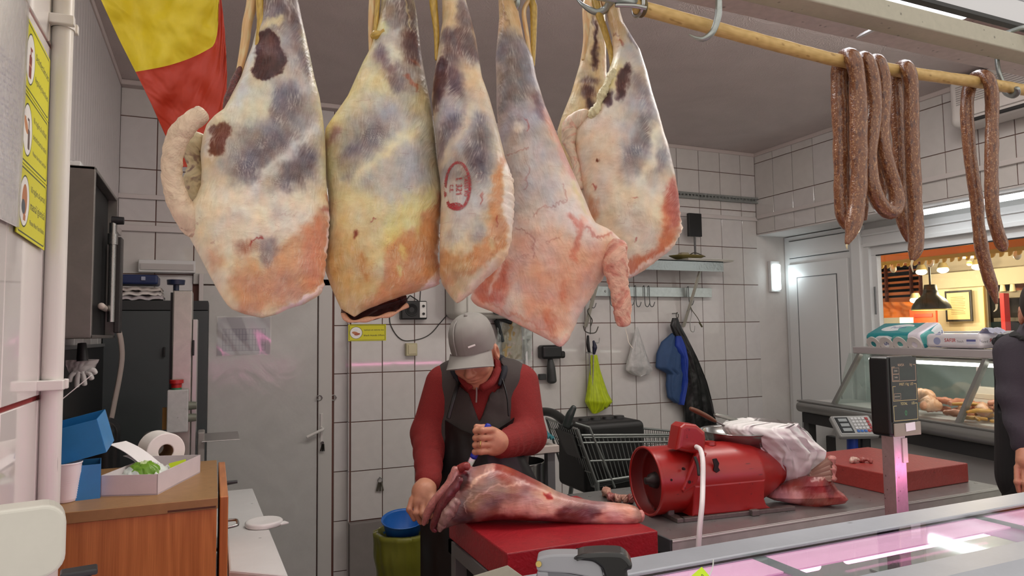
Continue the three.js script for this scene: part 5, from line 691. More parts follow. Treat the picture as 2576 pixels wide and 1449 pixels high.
// ---------------------------------------------------------------- white door in the back wall
{ const X = (px, py = 1000) => hz(px, py, ZB).x, Y = (py, px = 700) => hz(px, py, ZB).y, xr = X(797), xf = X(834), xl = X(505), yT = 1.80;
  const d = struct('door_2', bx(xl, xr, 0.04, yT, ZB - 0.02, ZB + 0.012, 0.003), M(0xcbcbc7, 0.13, 0, { map: mottle(0xcbcbc7, 5, 4, 0.8), bumpMap: bumpNoise(4, 0.5), bumpScale: 0.0012 }));
  mesh('door_frame', [bx(xr + 0.006, xf, 0, yT + 0.05, ZB - 0.02, ZB + 0.02, 0.004), bx(xl - 0.05, xf, yT + 0.006, yT + 0.07, ZB - 0.02, ZB + 0.02, 0.004)], M(0xc4c3be, 0.4), d); mesh('shadow_gap', bx(xl, xr + 0.006, 0.03, yT + 0.006, ZB - 0.018, ZB - 0.01), M(0x2c2c2c, 0.8), d); mesh('threshold', bx(xl, xf, 0, 0.035, ZB - 0.01, ZB + 0.05, 0.004), M(0x77736e, 0.6, 0.3), d);
  mesh('handle_plate', bx(xr + 0.018, xr + 0.034, Y(1115, 800), Y(1040, 800), ZB + 0.02, ZB + 0.026, 0.002), M(0xd5d3ce, 0.35, 0.2), d);
  mesh('door_handle', tube([V(xr + 0.028, Y(1076, 805), ZB + 0.026), V(xr + 0.028, Y(1077, 805), ZB + 0.06), V(xr + 0.0, Y(1083, 790), ZB + 0.065), V(X(770), Y(1096, 770), ZB + 0.06)], 0.009, { n: 26, m: 10 }), M(0xdcdad5, 0.35), d);
  const k = thing('door_keys', 'bunch of keys in the white back door lock', 'keys', [xr + 0.03, Y(1112, 805), ZB + 0.026]); mesh('lock_barrel', cylBetween(V(0, 0, 0), V(0, 0, 0.012), 0.009), mSteel, k); for (let i = 0; i < 3; i++) mesh('key', at(rot(box(0.01, 0.045, 0.003, 0, -0.022, 0, 0.001), 0.1 * i, 0.5 * i, 0.25 * (i - 1)), 0.003 * i, -0.006, 0.014 + 0.005 * i), M(0x3a3834, 0.4, 0.6), k);
  for (const [px, nm] of [[802, 'on the door frame'], [838, 'on the tiles beside the door']]) { const r = thing('padlock_ring', 'small steel ring ' + nm, 'ring', [X(px), Y(1000, px), ZB + (px > 820 ? 0.012 : 0.024)]); mesh('loop', new THREE.TorusGeometry(0.016, 0.0028, 8, 20), mSteel, r); mesh('eye', cylBetween(V(0.016, 0, -0.012), V(0.016, 0, 0.002), 0.005), mSteel, r); }
  const s = thing('door_notice', 'clear sleeve with a printed table taped on the back door', 'notice', [X(614, 845), Y(845, 614), ZB + 0.014]); const w = X(681, 845) - X(549, 845), h = Y(800, 614) - Y(893, 614);
  mesh('paper', sheet((u, v) => V((u - 0.5) * w, (v - 0.5) * h, 0.003 + 0.003 * sin(u * 5)), 10, 6, 0.0006), M(0xffffff, 0.5, 0, { map: canvasTex(256, 192, (g) => { g.fillStyle = '#aaa8ac'; g.fillRect(0, 0, 256, 192); g.fillStyle = '#a09da4'; g.fillRect(24, 60, 208, 112); g.strokeStyle = '#7c7984'; g.lineWidth = 2; for (let x = 24; x <= 232; x += 16) { g.beginPath(); g.moveTo(x, 60); g.lineTo(x, 172); g.stroke(); } for (let y = 60; y <= 172; y += 28) { g.beginPath(); g.moveTo(24, y); g.lineTo(232, y); g.stroke(); } }) }), s);
  mesh('plastic_cover', sheet((u, v) => V((u - 0.5) * w * 1.04, (v - 0.5) * h * 1.06, 0.008 + 0.004 * sin(u * 6 + v * 3)), 12, 8, 0.0005), new THREE.MeshPhysicalMaterial({ color: 0xffffff, transmission: 0.95, roughness: 0.08, thickness: 0 }), s);
  const bx2 = thing('fuse_box', 'white wall fuse box above the dark cupboard', 'fuse box', [X(422, 670), Y(672, 422), ZB]); const W2 = X(492, 670) - X(350, 670), H2 = Y(657, 422) - Y(688, 422); mesh('case', box(W2, H2, 0.05, 0, 0, 0.026, 0.005), mPVC, bx2); mesh('flap', box(W2 * 0.94, H2 * 0.5, 0.006, 0, -0.004, 0.053, 0.002), M(0xbfbbb8, 0.4), bx2);
  const cd = thing('flex_duct', 'thin grey duct ending in a socket beside the saw', 'duct', [X(505, 800), 0, ZB + 0.025]); mesh('duct_run', bx(-0.012, 0.012, Y(872, 505), Y(690, 505), 0, 0.02, 0.003), mDuct, cd); mesh('socket', bx(-0.02, 0.02, Y(893, 505), Y(870, 505), 0, 0.03, 0.004), mPVC, cd);
}
// ---------------------------------------------------------------- things on the back wall
const bp = (px, py, o = 0) => hz(px, py, ZT + o), bw = (x0, x1, py = 850) => bp(x1, py).x - bp(x0, py).x, bh = (y0, y1, px) => bp(px, y0).y - bp(px, y1).y;
{ const c = bp(924, 837), g = thing('yellow_sign', 'small yellow hand washing sign on the tiles behind butcher', 'sign', [c.x, c.y, ZT]); mesh('board', sheet((u, v) => V((u - 0.5) * bw(877, 972), (v - 0.5) * bh(817, 858, 924), 0.002), 4, 4, 0.002), M(0xffffff, 0.35, 0, { map: drawSign(['Spălaţi-vă mâinile des', 'Wash Hands Often'], 'wash') }), g); }
{ const c = bp(1036, 781), w = bw(1006, 1070), h = bh(757, 803, 1036), g = thing('wall_radio', 'small black radio with white side panel on the tiles', 'radio', [c.x, c.y - h / 2, ZT]); mesh('case', box(w, h, 0.06, 0, h / 2, 0.032, 0.008, 3), M(0x121413, 0.45), g);
  mesh('white_panel', box(w * 0.26, h * 0.86, 0.006, w * 0.34, h * 0.52, 0.062, 0.006, 3), M(0xe8e8e4, 0.4), g); for (const k of [0.72, 0.3]) mesh('knob', cylBetween(V(w * 0.35, h * k, 0.064), V(w * 0.35, h * k, 0.074), 0.009, 0.008, 16), M(0x101010, 0.4), g);
  mesh('speaker_ring', at(new THREE.TorusGeometry(h * 0.33, 0.004, 8, 32), -w * 0.1, h * 0.52, 0.062), M(0x2e3230, 0.5), g); mesh('speaker_cone', at(rot(lathe([[0, 0], [h * 0.1, 0.003], [h * 0.3, 0.008]], 24), Math.PI / 2), -w * 0.1, h * 0.52, 0.058), M(0x0c0d0d, 0.7), g);
  mesh('handle', tube([V(-w * 0.3, h * 0.98, 0.03), V(-w * 0.12, h * 1.3, 0.03), V(w * 0.2, h * 1.02, 0.03)], 0.004, { n: 16, m: 6, tension: 0.1 }), M(0x151515, 0.5), g); }
{ const g = thing('radio_cord', 'thin black cord drooping from the radio to white box', 'cord'); mesh('cord_run', tube([[980, 795], [982, 815], [995, 840], [1012, 855], [1032, 857], [1062, 851], [1085, 838], [1105, 815], [1123, 794]].map(([x, y]) => bp(x, y, 0.006)), 0.0032, { n: 60, m: 6 }), M(0x3c3c38, 0.6), g); mesh('upper_cord', tube([[1060, 700], [1058, 730], [1056, 760]].map(([x, y]) => bp(x, y, 0.006)), 0.003, { n: 16, m: 6 }), M(0x3c3c38, 0.6), g); }
{ const c = bp(1032, 879), w = bw(1018, 1046), h = bh(863, 895, 1032), g = thing('light_switch', 'square cream socket box on tiles under the radio', 'switch', [c.x, c.y, ZT]); mesh('case', box(w, h, 0.04, 0, 0, 0.021, 0.006, 3), M(0xbfb894, 0.45), g); mesh('rocker', box(w * 0.72, h * 0.72, 0.006, 0.003, 0, 0.042, 0.003), M(0xc4bd9a, 0.4), g); }
{ const w = bw(1118, 1300), g = thing('water_heater', 'white rounded wall heater above the butcher', 'heater', [bp(1209, 700).x, bp(1209, 803).y, ZT]); mesh('casing', box(w, 0.56, 0.24, 0, 0.28, 0.122, 0.05, 5), M(0xc6c6bd, 0.35), g); mesh('front_cover', box(w * 0.8, 0.5, 0.02, 0.02, 0.28, 0.245, 0.02, 4), M(0xcbcbc2, 0.35), g); mesh('dial', cylBetween(V(0.02, 0.07, 0.25), V(0.02, 0.07, 0.264), 0.05, 0.047, 28), M(0x4c524e, 0.45), g); mesh('drain_nut', cylBetween(V(-0.06, -0.016, 0.12), V(-0.06, 0.006, 0.12), 0.014), M(0x18191a, 0.4), g); }
{ const c = bp(1290, 805), g = thing('document_bag', 'clear plastic bag of brown papers hanging behind the cap', 'bag', [c.x, c.y, ZT]); const w = bw(1238, 1328), h = bh(805, 915, 1280);
  mesh('brown_papers', sheet((u, v) => V((u - 0.62) * w * 0.55, -v * h * 0.9, 0.02 + 0.006 * n2(u * 4, v * 4)), 10, 10, 0.012), M(0xa8905e, 0.7, 0, { map: mottle(0xa8905e, 14, 5, 0.2, 128, 8) }), g); mesh('dark_ties', [cylBetween(V(-w * 0.5, 0.0, 0.03), V(-w * 0.34, -h * 0.5, 0.035), 0.02, 0.012, 8), cylBetween(V(-w * 0.5, 0.01, 0.03), V(-w * 0.1, -0.02, 0.04), 0.016, 0.012, 8)], M(0x2c3434, 0.6), g);
  mesh('clear_film', sheet((u, v) => V((u - 0.5) * w, 0.02 - v * h, 0.035 + 0.01 * sin(u * 9 + v * 3) + 0.006 * n2(u * 6, v * 6)), 22, 16, 0.0006), new THREE.MeshPhysicalMaterial({ color: 0xeff2f0, transmission: 0.9, roughness: 0.12, thickness: 0 }), g); }
{ const g = thing('water_pipe', 'thin white vertical pipe on the tiles right of the cap', 'pipe'); mesh('pipe_run', cylBetween(bp(1316, 770, 0.02), bp(1326, 940, 0.02), 0.012, 0.012, 12), mPVC, g); mesh('pipe_clip', bx(bp(1310, 850).x, bp(1332, 850).x, bp(1320, 850).y - 0.012, bp(1320, 850).y + 0.012, ZT, ZT + 0.03, 0.003), mPVC, g); }
{ const c = bp(1376, 885), g = thing('wall_torch', 'black charging torch in a bracket on the tiles', 'torch', [c.x, c.y, ZT]); const w = bw(1349, 1405); mesh('dock', box(w * 0.9, 0.095, 0.09, 0, 0.0, 0.046, 0.02, 4), M(0x17181a, 0.4), g); mesh('dock_nose', box(w * 0.4, 0.05, 0.05, w * 0.4, -0.02, 0.06, 0.015, 3), M(0x0f1011, 0.4), g); mesh('grip', tube([V(0, -0.05, 0.05), V(0.005, -0.12, 0.05), V(0.012, -0.2, 0.045)], knots([[0, 0.018], [0.4, 0.03], [1, 0.034]]), { n: 24, m: 14 }), M(0x3a3c3c, 0.5), g); mesh('side_stub', box(0.05, 0.04, 0.03, -0.055, -0.17, 0.03, 0.004), M(0x303232, 0.5), g); }
{ // shelf with scale on brackets
  const a = bp(1560, 680), b = bp(1820, 672), zf = ZT + 0.24, y = hz(1820, 658, zf).y, x1 = hz(1820, 668, zf).x, x0 = hz(1500, 668, zf).x, g = thing('wall_shelf', 'narrow galvanised shelf on grey brackets on the back wall', 'shelf', [0, 0, 0]);
  mesh('shelf_plate', bx(x0, x1, y - 0.008, y, ZT, zf), mGalv, g); mesh('front_lip', bx(x0, x1, hz(1820, 684, zf).y, y, zf - 0.004, zf, 0.001), M(0x9aa09e, 0.3, 0.9, { bumpMap: bumpNoise(10, 0.3), bumpScale: 0.0012 }), g);
  for (const px of [1725, 1480]) { const t = bp(px - 2, 700, 0.02), xx = t.x; mesh('bracket', [barBetween(V(xx + 0.03, y - 0.02, zf - 0.05), V(xx - 0.02, bp(px, 822).y, ZT + 0.012), 0.035, 0.012), bx(xx - 0.015, xx + 0.02, y - 0.03, y - 0.01, ZT, zf - 0.02)], M(0xa9a698, 0.5), g); }
  const tr = thing('glass_tray', 'flat pale tray on the wall shelf under leg five', 'tray', [hz(1770, 655, zf - 0.1).x, y + 0.001, zf - 0.11]); mesh('tray_plate', box(0.42, 0.012, 0.2, 0, 0.007, 0, 0.003), M(0xb7b4aa, 0.3), tr); mesh('tray_lip', box(0.43, 0.006, 0.21, 0, 0.015, 0, 0.002), M(0xd0d0c8, 0.2), tr);
  const pz = thing('yellow_platter', 'shallow yellow-rimmed platter of odds on the shelf tray', 'platter', [hz(1730, 642, zf - 0.1).x, y + 0.02, zf - 0.11]); mesh('dish', lathe([[0, 0], [0.08, 0], [0.125, 0.022], [0.128, 0.026], [0.12, 0.024], [0.078, 0.005], [0, 0.004]], 32).scale(1.2, 1, 0.7), M(0x8c8048, 0.4, 0.2), pz); mesh('scraps', [box(0.07, 0.04, 0.06, -0.03, 0.03, 0, 0.012), box(0.06, 0.025, 0.05, 0.05, 0.025, 0.01, 0.01)], M(0xa39b82, 0.6), pz); mesh('tongs', tube([V(0, 0.03, 0.03), V(0.06, 0.05, 0.02), V(0.13, 0.02, 0.05)], 0.004, { n: 16, m: 6 }), M(0x55534a, 0.4, 0.5), pz);
  const dp = thing('black_display', 'small black display on a stalk behind the wall shelf', 'display', [bp(1726, 570).x, 0, ZT + 0.1]); mesh('display_box', box(bw(1710, 1742), bh(543, 600, 1726), 0.03, 0, bp(1726, 571).y, 0, 0.004), M(0x101112, 0.4), dp); mesh('stalk', cylBetween(V(0, y + 0.02, 0), V(0, bp(1726, 598).y, 0), 0.008), M(0x606060, 0.5), dp);
}
{ // hook rail
  const zf = ZT + 0.05, a = hz(1440, 735, zf), b = hz(1791, 737, zf), g = thing('hook_rail', 'bright galvanised hook rail across the back tiles', 'rail', [0, 0, 0]), y0 = hz(1791, 748, zf).y, y1 = hz(1791, 725, zf).y;
  mesh('flat_bar', bx(a.x, b.x, y0, y1, zf - 0.004, zf, 0.0015), M(0xbcc4c2, 0.35, 0.75, { map: mottle(0xc4ccca, 12, 8, 0.3) }), g); for (const px of [1523, 1745]) mesh('bolt', cylBetween(V(hz(px, 737, zf).x, (y0 + y1) / 2, zf), V(hz(px, 737, zf).x, (y0 + y1) / 2, zf + 0.008), 0.009, 0.007, 10), mSteel, g); mesh('standoff', [bx(a.x + 0.3, a.x + 0.34, y0 + 0.01, y1 - 0.01, ZT, zf - 0.004), bx(b.x - 0.1, b.x - 0.06, y0 + 0.01, y1 - 0.01, ZT, zf - 0.004)], mGalv, g);
  const hk = (px, pb, label, twin) => { const x = hz(px, 740, zf + 0.012).x, yb = hz(px, pb, zf + 0.012).y, h = thing('rail_hook', label, 'hook', [x, y1, zf], 0, 'thin wire hooks on the rail'); const L = y1 - yb; mesh('wire', tube([V(0, -0.012, -0.012), V(0, 0.004, -0.008), V(0, 0.007, 0.0), V(0, 0.002, 0.009), V(0, -L * 0.5, 0.01), V(0.002, -L + 0.02, 0.012), V(0.012, -L + 0.002, 0.014), V(0.028, -L + 0.006, 0.016), V(0.04, -L + 0.035, 0.018)], 0.0032, { n: 40, m: 7 }), M(0x5a5d5c, 0.4, 0.7), h); };
  [[1535, 770, 'wire hook on the rail just left of the stub tail'], [1583, 768, 'wire hook on the rail just right of the stub tail'], [1600, 772, 'wire hook on the rail above the grey bag'], [1622, 772, 'left of the close pair of wire hooks on the rail'], [1634, 772, 'right of the close pair of wire hooks on the rail'], [1733, 768, 'wire hook near the right rail end holding a spare hook'], [1486, 775, 'wire hook on the rail behind the pink leg']].forEach((q) => hk(...q));
  const ch = thing('hook_chain', 'double wire hook with chain hanging above the yellow bag', 'hook', hz(1488, 770, zf + 0.02)); const CP = (x, y, o = 0.02) => hz(x, y, zf + o).sub(hz(1488, 770, zf + 0.02)); mesh('link', tube([CP(1486, 772), CP(1478, 782), CP(1484, 795), CP(1490, 806), CP(1486, 820)], 0.004, { n: 20, m: 7 }), M(0x55534c, 0.5, 0.6), ch); mesh('claw', tube([CP(1468, 821), CP(1472, 833), CP(1484, 838), CP(1498, 836), CP(1505, 822)], 0.004, { n: 24, m: 7 }), M(0x55534c, 0.5, 0.6), ch); mesh('shank', tube([CP(1486, 800), CP(1485, 840)], 0.0035, { n: 6, m: 7 }), M(0x55534c, 0.5, 0.6), ch);
  const sp = thing('spare_hook', 'spare double hook with a bolt hanging at the rail end', 'hook', hz(1737, 775, zf + 0.02)); const SP = (x, y) => hz(x, y, zf + 0.02).sub(hz(1737, 775, zf + 0.02)); mesh('chain_wire', tube([SP(1737, 772), SP(1742, 782), SP(1755, 800), SP(1764, 818)], 0.003, { n: 18, m: 6 }), M(0x6a6656, 0.5, 0.5), sp); mesh('wire', tube([SP(1728, 782), SP(1738, 778), SP(1740, 792), SP(1736, 812), SP(1738, 832), SP(1746, 834), SP(1748, 820)], 0.003, { n: 30, m: 6 }), mSteel, sp); mesh('bolt', tube([SP(1760, 812), SP(1766, 822)], 0.007, { n: 4, m: 8 }), M(0x5f5a40, 0.5, 0.4), sp);
}
{ const zf = ZT + 0.08, g = thing('boning_knife', 'long steel with black handle hanging above the yellow bag', 'knife', hz(1480, 845, zf)); const P = (x, y) => hz(x, y, zf).sub(hz(1480, 845, zf)); mesh('handle', tube([P(1479, 845), P(1479, 866), P(1482, 885)], knots([[0, 0.008], [0.5, 0.013], [1, 0.011]]), { n: 20, m: 10 }), M(0x131313, 0.45), g); mesh('guard', cylBetween(P(1475, 887), P(1488, 887), 0.005), mSteel, g); mesh('blade', tube([P(1482, 888), P(1485, 930), P(1489, 995)], knots([[0, 0.008], [0.8, 0.006], [1, 0.001]]), { n: 24, m: 8, flat: 0.3 }), mSteel, g);
  const k2 = thing('sharpening_steel', 'dark blue handled sharpening rod beside the hanging knife', 'knife', hz(1494, 860, zf + 0.01)); const Q = (x, y) => hz(x, y, zf + 0.01).sub(hz(1494, 860, zf + 0.01)); mesh('handle', tube([Q(1493, 858), Q(1496, 872), Q(1494, 890)], knots([[0, 0.008], [0.5, 0.018], [1, 0.01]]), { n: 16, m: 10 }), M(0x20243c, 0.45), k2); mesh('rod', tube([Q(1493, 890), Q(1492, 940), Q(1489, 985)], 0.0045, { n: 16, m: 8 }), mSteel, k2); mesh('hook', tube([Q(1496, 862), Q(1506, 862), Q(1508, 850)], 0.003, { n: 10, m: 6 }), mSteel, k2); }
// bags hanging on the tiles
function hangBag(name, label, z, left, right, dep, mat, seed, cat = 'bag') {   // soft body between two outlines in sight-line pixels
  const y0 = left[0][0], y1 = left[left.length - 1][0], lf = knots(left), rf = knots(right), c = hz((lf(y0) + rf(y0)) / 2, y0, z), N = 48, Mm = 40, pos = [], uv = [], idx = [], df = knots(dep), g = thing(name, label, cat, c);
  for (let i = 0; i <= N; i++) { const y = lerp(y0, y1, i / N); for (let j = 0; j <= Mm; j++) { const a = j / Mm * R2, l = lf(y), r = rf(y), x = (l + r) / 2 - (r - l) / 2 * cos(a), q = hz(x, y, z).sub(c); const cr = 1 + 0.35 * n3(cos(a) * 3 + seed, sin(a) * 3, i / N * 1.6) ; pos.push(q.x, q.y, q.z + sin(a) * df((y - y0) / (y1 - y0)) * cr); uv.push(j / Mm, i / N); } }
  for (let i = 0; i < N; i++) for (let j = 0; j < Mm; j++) { const A = i * (Mm + 1) + j, B = A + Mm + 1; idx.push(A, B, A + 1, A + 1, B, B + 1); }
  mesh('film', surf(pos, uv, idx), mat, g); return { g, c };
}
const yellowNet = M(0xf4fa8a, 0.5, 0, { transmission: 0.12, thickness: 0, map: (() => { const t = dataTex(128, 128, (u, v) => { const s = 12 * sin(u * 160) + 10 * n2(u * 9, v * 9); return [196 + s, 212 + s, 40 + s * 0.4]; }); return t; })(), side: THREE.DoubleSide });
{ const z = ZT + 0.07, q = hangBag('yellow_net_bag', 'yellow-green net bag hanging on the back tiles', z, [[893, 1486], [930, 1484], [960, 1480], [990, 1476], [1010, 1472], [1025, 1480], [1040, 1490]], [[893, 1502], [930, 1509], [960, 1518], [990, 1528], [1010, 1540], [1025, 1528], [1040, 1500]], [[0, 0.012], [0.5, 0.035], [0.8, 0.055], [1, 0.02]], yellowNet, 2);
  const r = rng(4); for (let i = 0; i < 9; i++) { const p = hz(1484 + r() * 44, 1005 + r() * 22, z).sub(q.c); mesh('contents', rot(box(0.05, 0.012, 0.02, 0, 0, 0, 0.004), 0, r() * 3, r() * 2).translate(p.x, p.y, p.z + 0.01), M(0x56591f, 0.6), q.g); } }
{ const z = ZT + 0.06; hangBag('clear_bag', 'crumpled translucent plastic bag hanging on the tiles', z, [[823, 1598], [850, 1594], [880, 1586], [910, 1578], [932, 1574], [943, 1592], [947, 1605]], [[823, 1604], [850, 1612], [880, 1622], [910, 1632], [930, 1642], [942, 1632], [947, 1612]], [[0, 0.005], [0.4, 0.03], [0.8, 0.045], [1, 0.015]], M(0xe6e6e4, 0.25, 0, { transmission: 0.4, thickness: 0, side: THREE.DoubleSide, map: mottle(0xc4c2bf, 16, 5, 0.5) }), 6); }
{ const z = ZT + 0.08; hangBag('black_apron', 'black rubber apron hanging in a long fold on the tiles', z, [[800, 1692], [820, 1686], [850, 1698], [900, 1712], [960, 1718], [1020, 1722], [1062, 1724], [1090, 1728]], [[800, 1704], [820, 1712], [850, 1728], [900, 1752], [960, 1776], [1020, 1792], [1062, 1800], [1090, 1806]], [[0, 0.02], [0.3, 0.04], [1, 0.06]], M(0x0f1010, 0.36, 0, { bumpMap: bumpNoise(4, 1), bumpScale: 0.01 }), 9, 'apron');
  hangBag('blue_smock', 'folded blue work smock hanging left of the black apron', z - 0.02, [[838, 1690], [860, 1664], [890, 1652], [925, 1650], [940, 1678], [970, 1676], [1000, 1680], [1014, 1698]], [[838, 1706], [860, 1722], [890, 1722], [925, 1720], [940, 1722], [970, 1720], [1000, 1722], [1014, 1718]], [[0, 0.02], [0.3, 0.045], [1, 0.035]], M(0x33507a, 0.7, 0, { map: mottle(0x33507a, 8, 5, 0.6) }), 12, 'smock');
  const b = hangBag('blue_cloth', 'bright royal blue cloth between smock and black apron', z + 0.012, [[845, 1700], [870, 1698], [900, 1712], [960, 1716], [1010, 1708], [1018, 1710]], [[845, 1712], [870, 1724], [900, 1728], [960, 1728], [1010, 1720], [1018, 1716]], [[0, 0.02], [0.4, 0.04], [1, 0.03]], M(0x1f3fa0, 0.6), 14, 'cloth'); }
{ const g = thing('apron_hook', 'short string loop holding the black apron and smock', 'hook', bp(1704, 800, 0.06)); mesh('loop', at(new THREE.TorusGeometry(0.014, 0.004, 8, 20).scale(0.7, 1.4, 1), 0, 0.02, 0), M(0x55524a, 0.6), g); mesh('peg', cylBetween(V(0, 0.035, -0.06), V(0, 0.035, 0.01), 0.005), mSteel, g); }
{ const p = bp(956, 1222, 0.012), g = thing('wall_keys', 'small keys hanging on the tiles left of the butcher', 'keys', p); mesh('nail', cylBetween(V(0, 0.05, -0.012), V(0, 0.05, 0.006), 0.003), mSteel, g); mesh('key_ring', at(new THREE.TorusGeometry(0.014, 0.0025, 8, 20), 0, 0.034, 0), mSteel, g); for (let i = 0; i < 3; i++) mesh('key', rot(box(0.014, 0.055, 0.004, 0, -0.03, 0, 0.002), 0, 0.4 * i, (i - 1) * 0.22).translate((i - 1) * 0.006, 0.025, 0.004 * i), M(0x6f6a5e, 0.4, 0.6), g); }
struct('plinth', [bx(XS - 0.012, 1.2, 0, 0.36, ZB - 0.02, ZB + 0.1, 0.004)], M(0x86807c, 0.7, 0, { map: mottle(0x86807c, 6, 5, 0.5) }));
// air conditioner on the right wall
{ const z1 = hx(2388, 280, XR - 0.18).z, yB = hx(2400, 326, XR - 0.16).y, yT = hx(2400, 200, XR - 0.18).y, g = thing('air_conditioner', 'white slatted air conditioner high on the right wall', 'air conditioner', [XR, yB, z1 + 0.42]);
  const H = Math.max(0.26, yT - yB); mesh('casing', box(0.19, H, 0.84, -0.096, H / 2, 0, 0.04, 5), M(0xd3cfcb, 0.4), g); for (let i = 0; i < 9; i++) mesh('slat', box(0.004, 0.006, 0.74, -0.193, H * 0.44 + i * 0.0125, 0.0, 0.001), M(0xa8a4a1, 0.5), g); mesh('outlet', box(0.06, 0.02, 0.7, -0.16, 0.02, 0, 0.004), M(0x2c2b2b, 0.6), g); mesh('louvre', box(0.05, 0.005, 0.7, -0.175, 0.045, 0, 0.002), M(0xbdb9b6, 0.4), g); }
// ---------------------------------------------------------------- serving counter
const CY0 = 1.2, zi = -0.80, zg0 = -0.745, zg1 = -0.62, zo = -0.575;
const mAlu = M(0xaeb2bc, 0.42, 0.12, { map: mottle(0xc8cad0, 7, 6, 0.5, 128, 6) }), clearGlass = new THREE.MeshPhysicalMaterial({ color: 0xeef4f2, transmission: 1, roughness: 0.04, thickness: 0, ior: 1.5 });
{ const x0 = -0.9, x1 = 2.6, g = thing('display_counter', 'glass topped serving counter with pink lit inside at bottom', 'counter', [0, 0, 0]);
  mesh('back_rail', bx(x0, x1, CY0 - 0.022, CY0, zi, zg0, 0.004), mAlu, g);
  mesh('front_rail', prism([[zg1, CY0 - 0.03], [zg1, CY0], [zo, CY0], [zo + 0.02, CY0 - 0.006], [zo + 0.045, CY0 - 0.03], [zo + 0.055, CY0 - 0.06], [zo + 0.05, CY0 - 0.09], [zo + 0.02, CY0 - 0.09]].map(([a, b]) => [-a, b]), x1 - x0, 0.002).rotateY(Math.PI / 2).translate((x0 + x1) / 2, 0, 0), mAlu, g);
  mesh('glass_top', bx(x0, x1, CY0 - 0.007, CY0 - 0.001, zg0, zg1), clearGlass, g);
  for (const x of [hy(1930, 1395, CY0).x, hy(2470, 1290, CY0).x, 0.2]) mesh('glass_divider', bx(x - 0.012, x + 0.012, CY0 - 0.03, CY0 - 0.008, zg0, zg1, 0.002), mAlu, g);
  mesh('lamp_diffuser', bx(x0, x1, CY0 - 0.0105, CY0 - 0.0085, zg0 + 0.001, zg0 + 0.056), new THREE.MeshStandardMaterial({ color: 0xf0d8e4, emissive: 0xf58cc8, emissiveIntensity: 0.85, roughness: 0.5 }), g);
  mesh('inner_wall', [bx(x0, x1, 0.72, CY0 - 0.06, zg0 + 0.04, zg0 + 0.046), bx(x0, x1, 0.70, 0.72, zg0 + 0.04, zo)], M(0xb9b7b5, 0.35, 0.5), g);
  mesh('front_panel', bx(x0, x1, 0.08, CY0 - 0.09, zo + 0.02, zo + 0.04), M(0xb9bbc0, 0.4), g); mesh('body', bx(x0, x1, 0.02, 0.7, zi + 0.03, zo + 0.02, 0.005), M(0x9a9c9f, 0.4), g);
  mesh('rear_shelf', bx(x0, x1, 0.985, 1.0, -1.12, zi + 0.03, 0.003), M(0xb7b8ba, 0.35, 0.7), g); mesh('rear_bracket', [bx(0.3, 0.33, 0.7, 0.985, -1.1, zi + 0.03), bx(1.9, 1.93, 0.7, 0.985, -1.1, zi + 0.03), bx(x0, x1, 0.7, 1.0, zi + 0.03, zi + 0.036)], mGalv, g);
}
// pink lamp tubes of the counter: glowing tube under the back rail, seen through the glass and from inside the shop
for (const [a, b, lab] of [[-0.85, 0.80, 'pink light tube under the left end of the counter rail'], [0.86, 2.5, 'pink light tube under the right end of the counter rail']]) {
  tubeLamp(lab, V(a, CY0 - 0.036, zg0 - 0.012), V(b, CY0 - 0.036, zg0 - 0.012), 0.0095, 0xff8ac4, 9, 9, V(0, -0.35, -1), false, 'pink tubes in the counter');
}
{ // stapler
  const f = frameAt(1465, 1420, -0.66), p = (x, y, o = 0) => f.L(x, y, o), sc = p(1588, 1400).x - p(1350, 1400).x, g = thing('stapler', 'grey and black stapler standing on the counter edge', 'stapler', f.A, f.turn), O = (pts) => new THREE.CatmullRomCurve3(pts.map(([x, y]) => p(x, y)), true, 'catmullrom', 0.35).getPoints(72).slice(0, -1).map((q) => [q.x, q.y]);
  mesh('arm', prism(O([[1351, 1420], [1355, 1396], [1388, 1388], [1450, 1388], [1500, 1400], [1515, 1430], [1512, 1449], [1440, 1436], [1362, 1430]]), 0.022, 0.002), M(0x9a9ba2, 0.4), g);
  mesh('cap', prism(O([[1446, 1392], [1470, 1383], [1520, 1380], [1560, 1382], [1578, 1394], [1588, 1410], [1586, 1422], [1576, 1426], [1576, 1446], [1534, 1449], [1520, 1440], [1512, 1420], [1490, 1404], [1447, 1399]]), 0.030, 0.004, [], 4), M(0x131316, 0.32, 0, { clearcoat: 0.3 }), g);
  const y0 = p(1450, 1460).y, ybase = CY0 - f.A.y; mesh('magazine', prism(O([[1362, 1432], [1440, 1438], [1512, 1451], [1570, 1455], [1570, 1466], [1362, 1462]]), 0.016, 0.001), M(0x7c7d84, 0.35, 0.5), g);
  mesh('base', [bx(p(1350, 1400).x, p(1590, 1400).x, ybase, ybase + 0.008, -0.016, 0.016, 0.003), bx(p(1352, 1400).x, p(1380, 1400).x, ybase, p(1360, 1430).y, -0.01, 0.01, 0.002)], M(0x9a9ba2, 0.4), g);
  mesh('hinge_pin', cylBetween(p(1355, 1419, 0.0105), p(1355, 1419, 0.0135), 0.0035, 0.003, 14), M(0xb09a5c, 0.3, 0.8), g);
}
{ const f = frameAt(1265, 1440, -0.63), q = (x, y) => { const a = f.L(x, y); return [a.x, a.y]; }, g = thing('cardboard_flap', 'corner of grey cardboard poking up beside the stapler', 'cardboard', f.A, f.turn); mesh('flap', rot(prism([q(1190, 1449), q(1277, 1423), q(1330, 1460), q(1190, 1475)], 0.003, 0.0005), -0.1), M(0x9c968a, 0.8, 0, { map: mottle(0x9c968a, 6, 10, 0.1) }), g); }
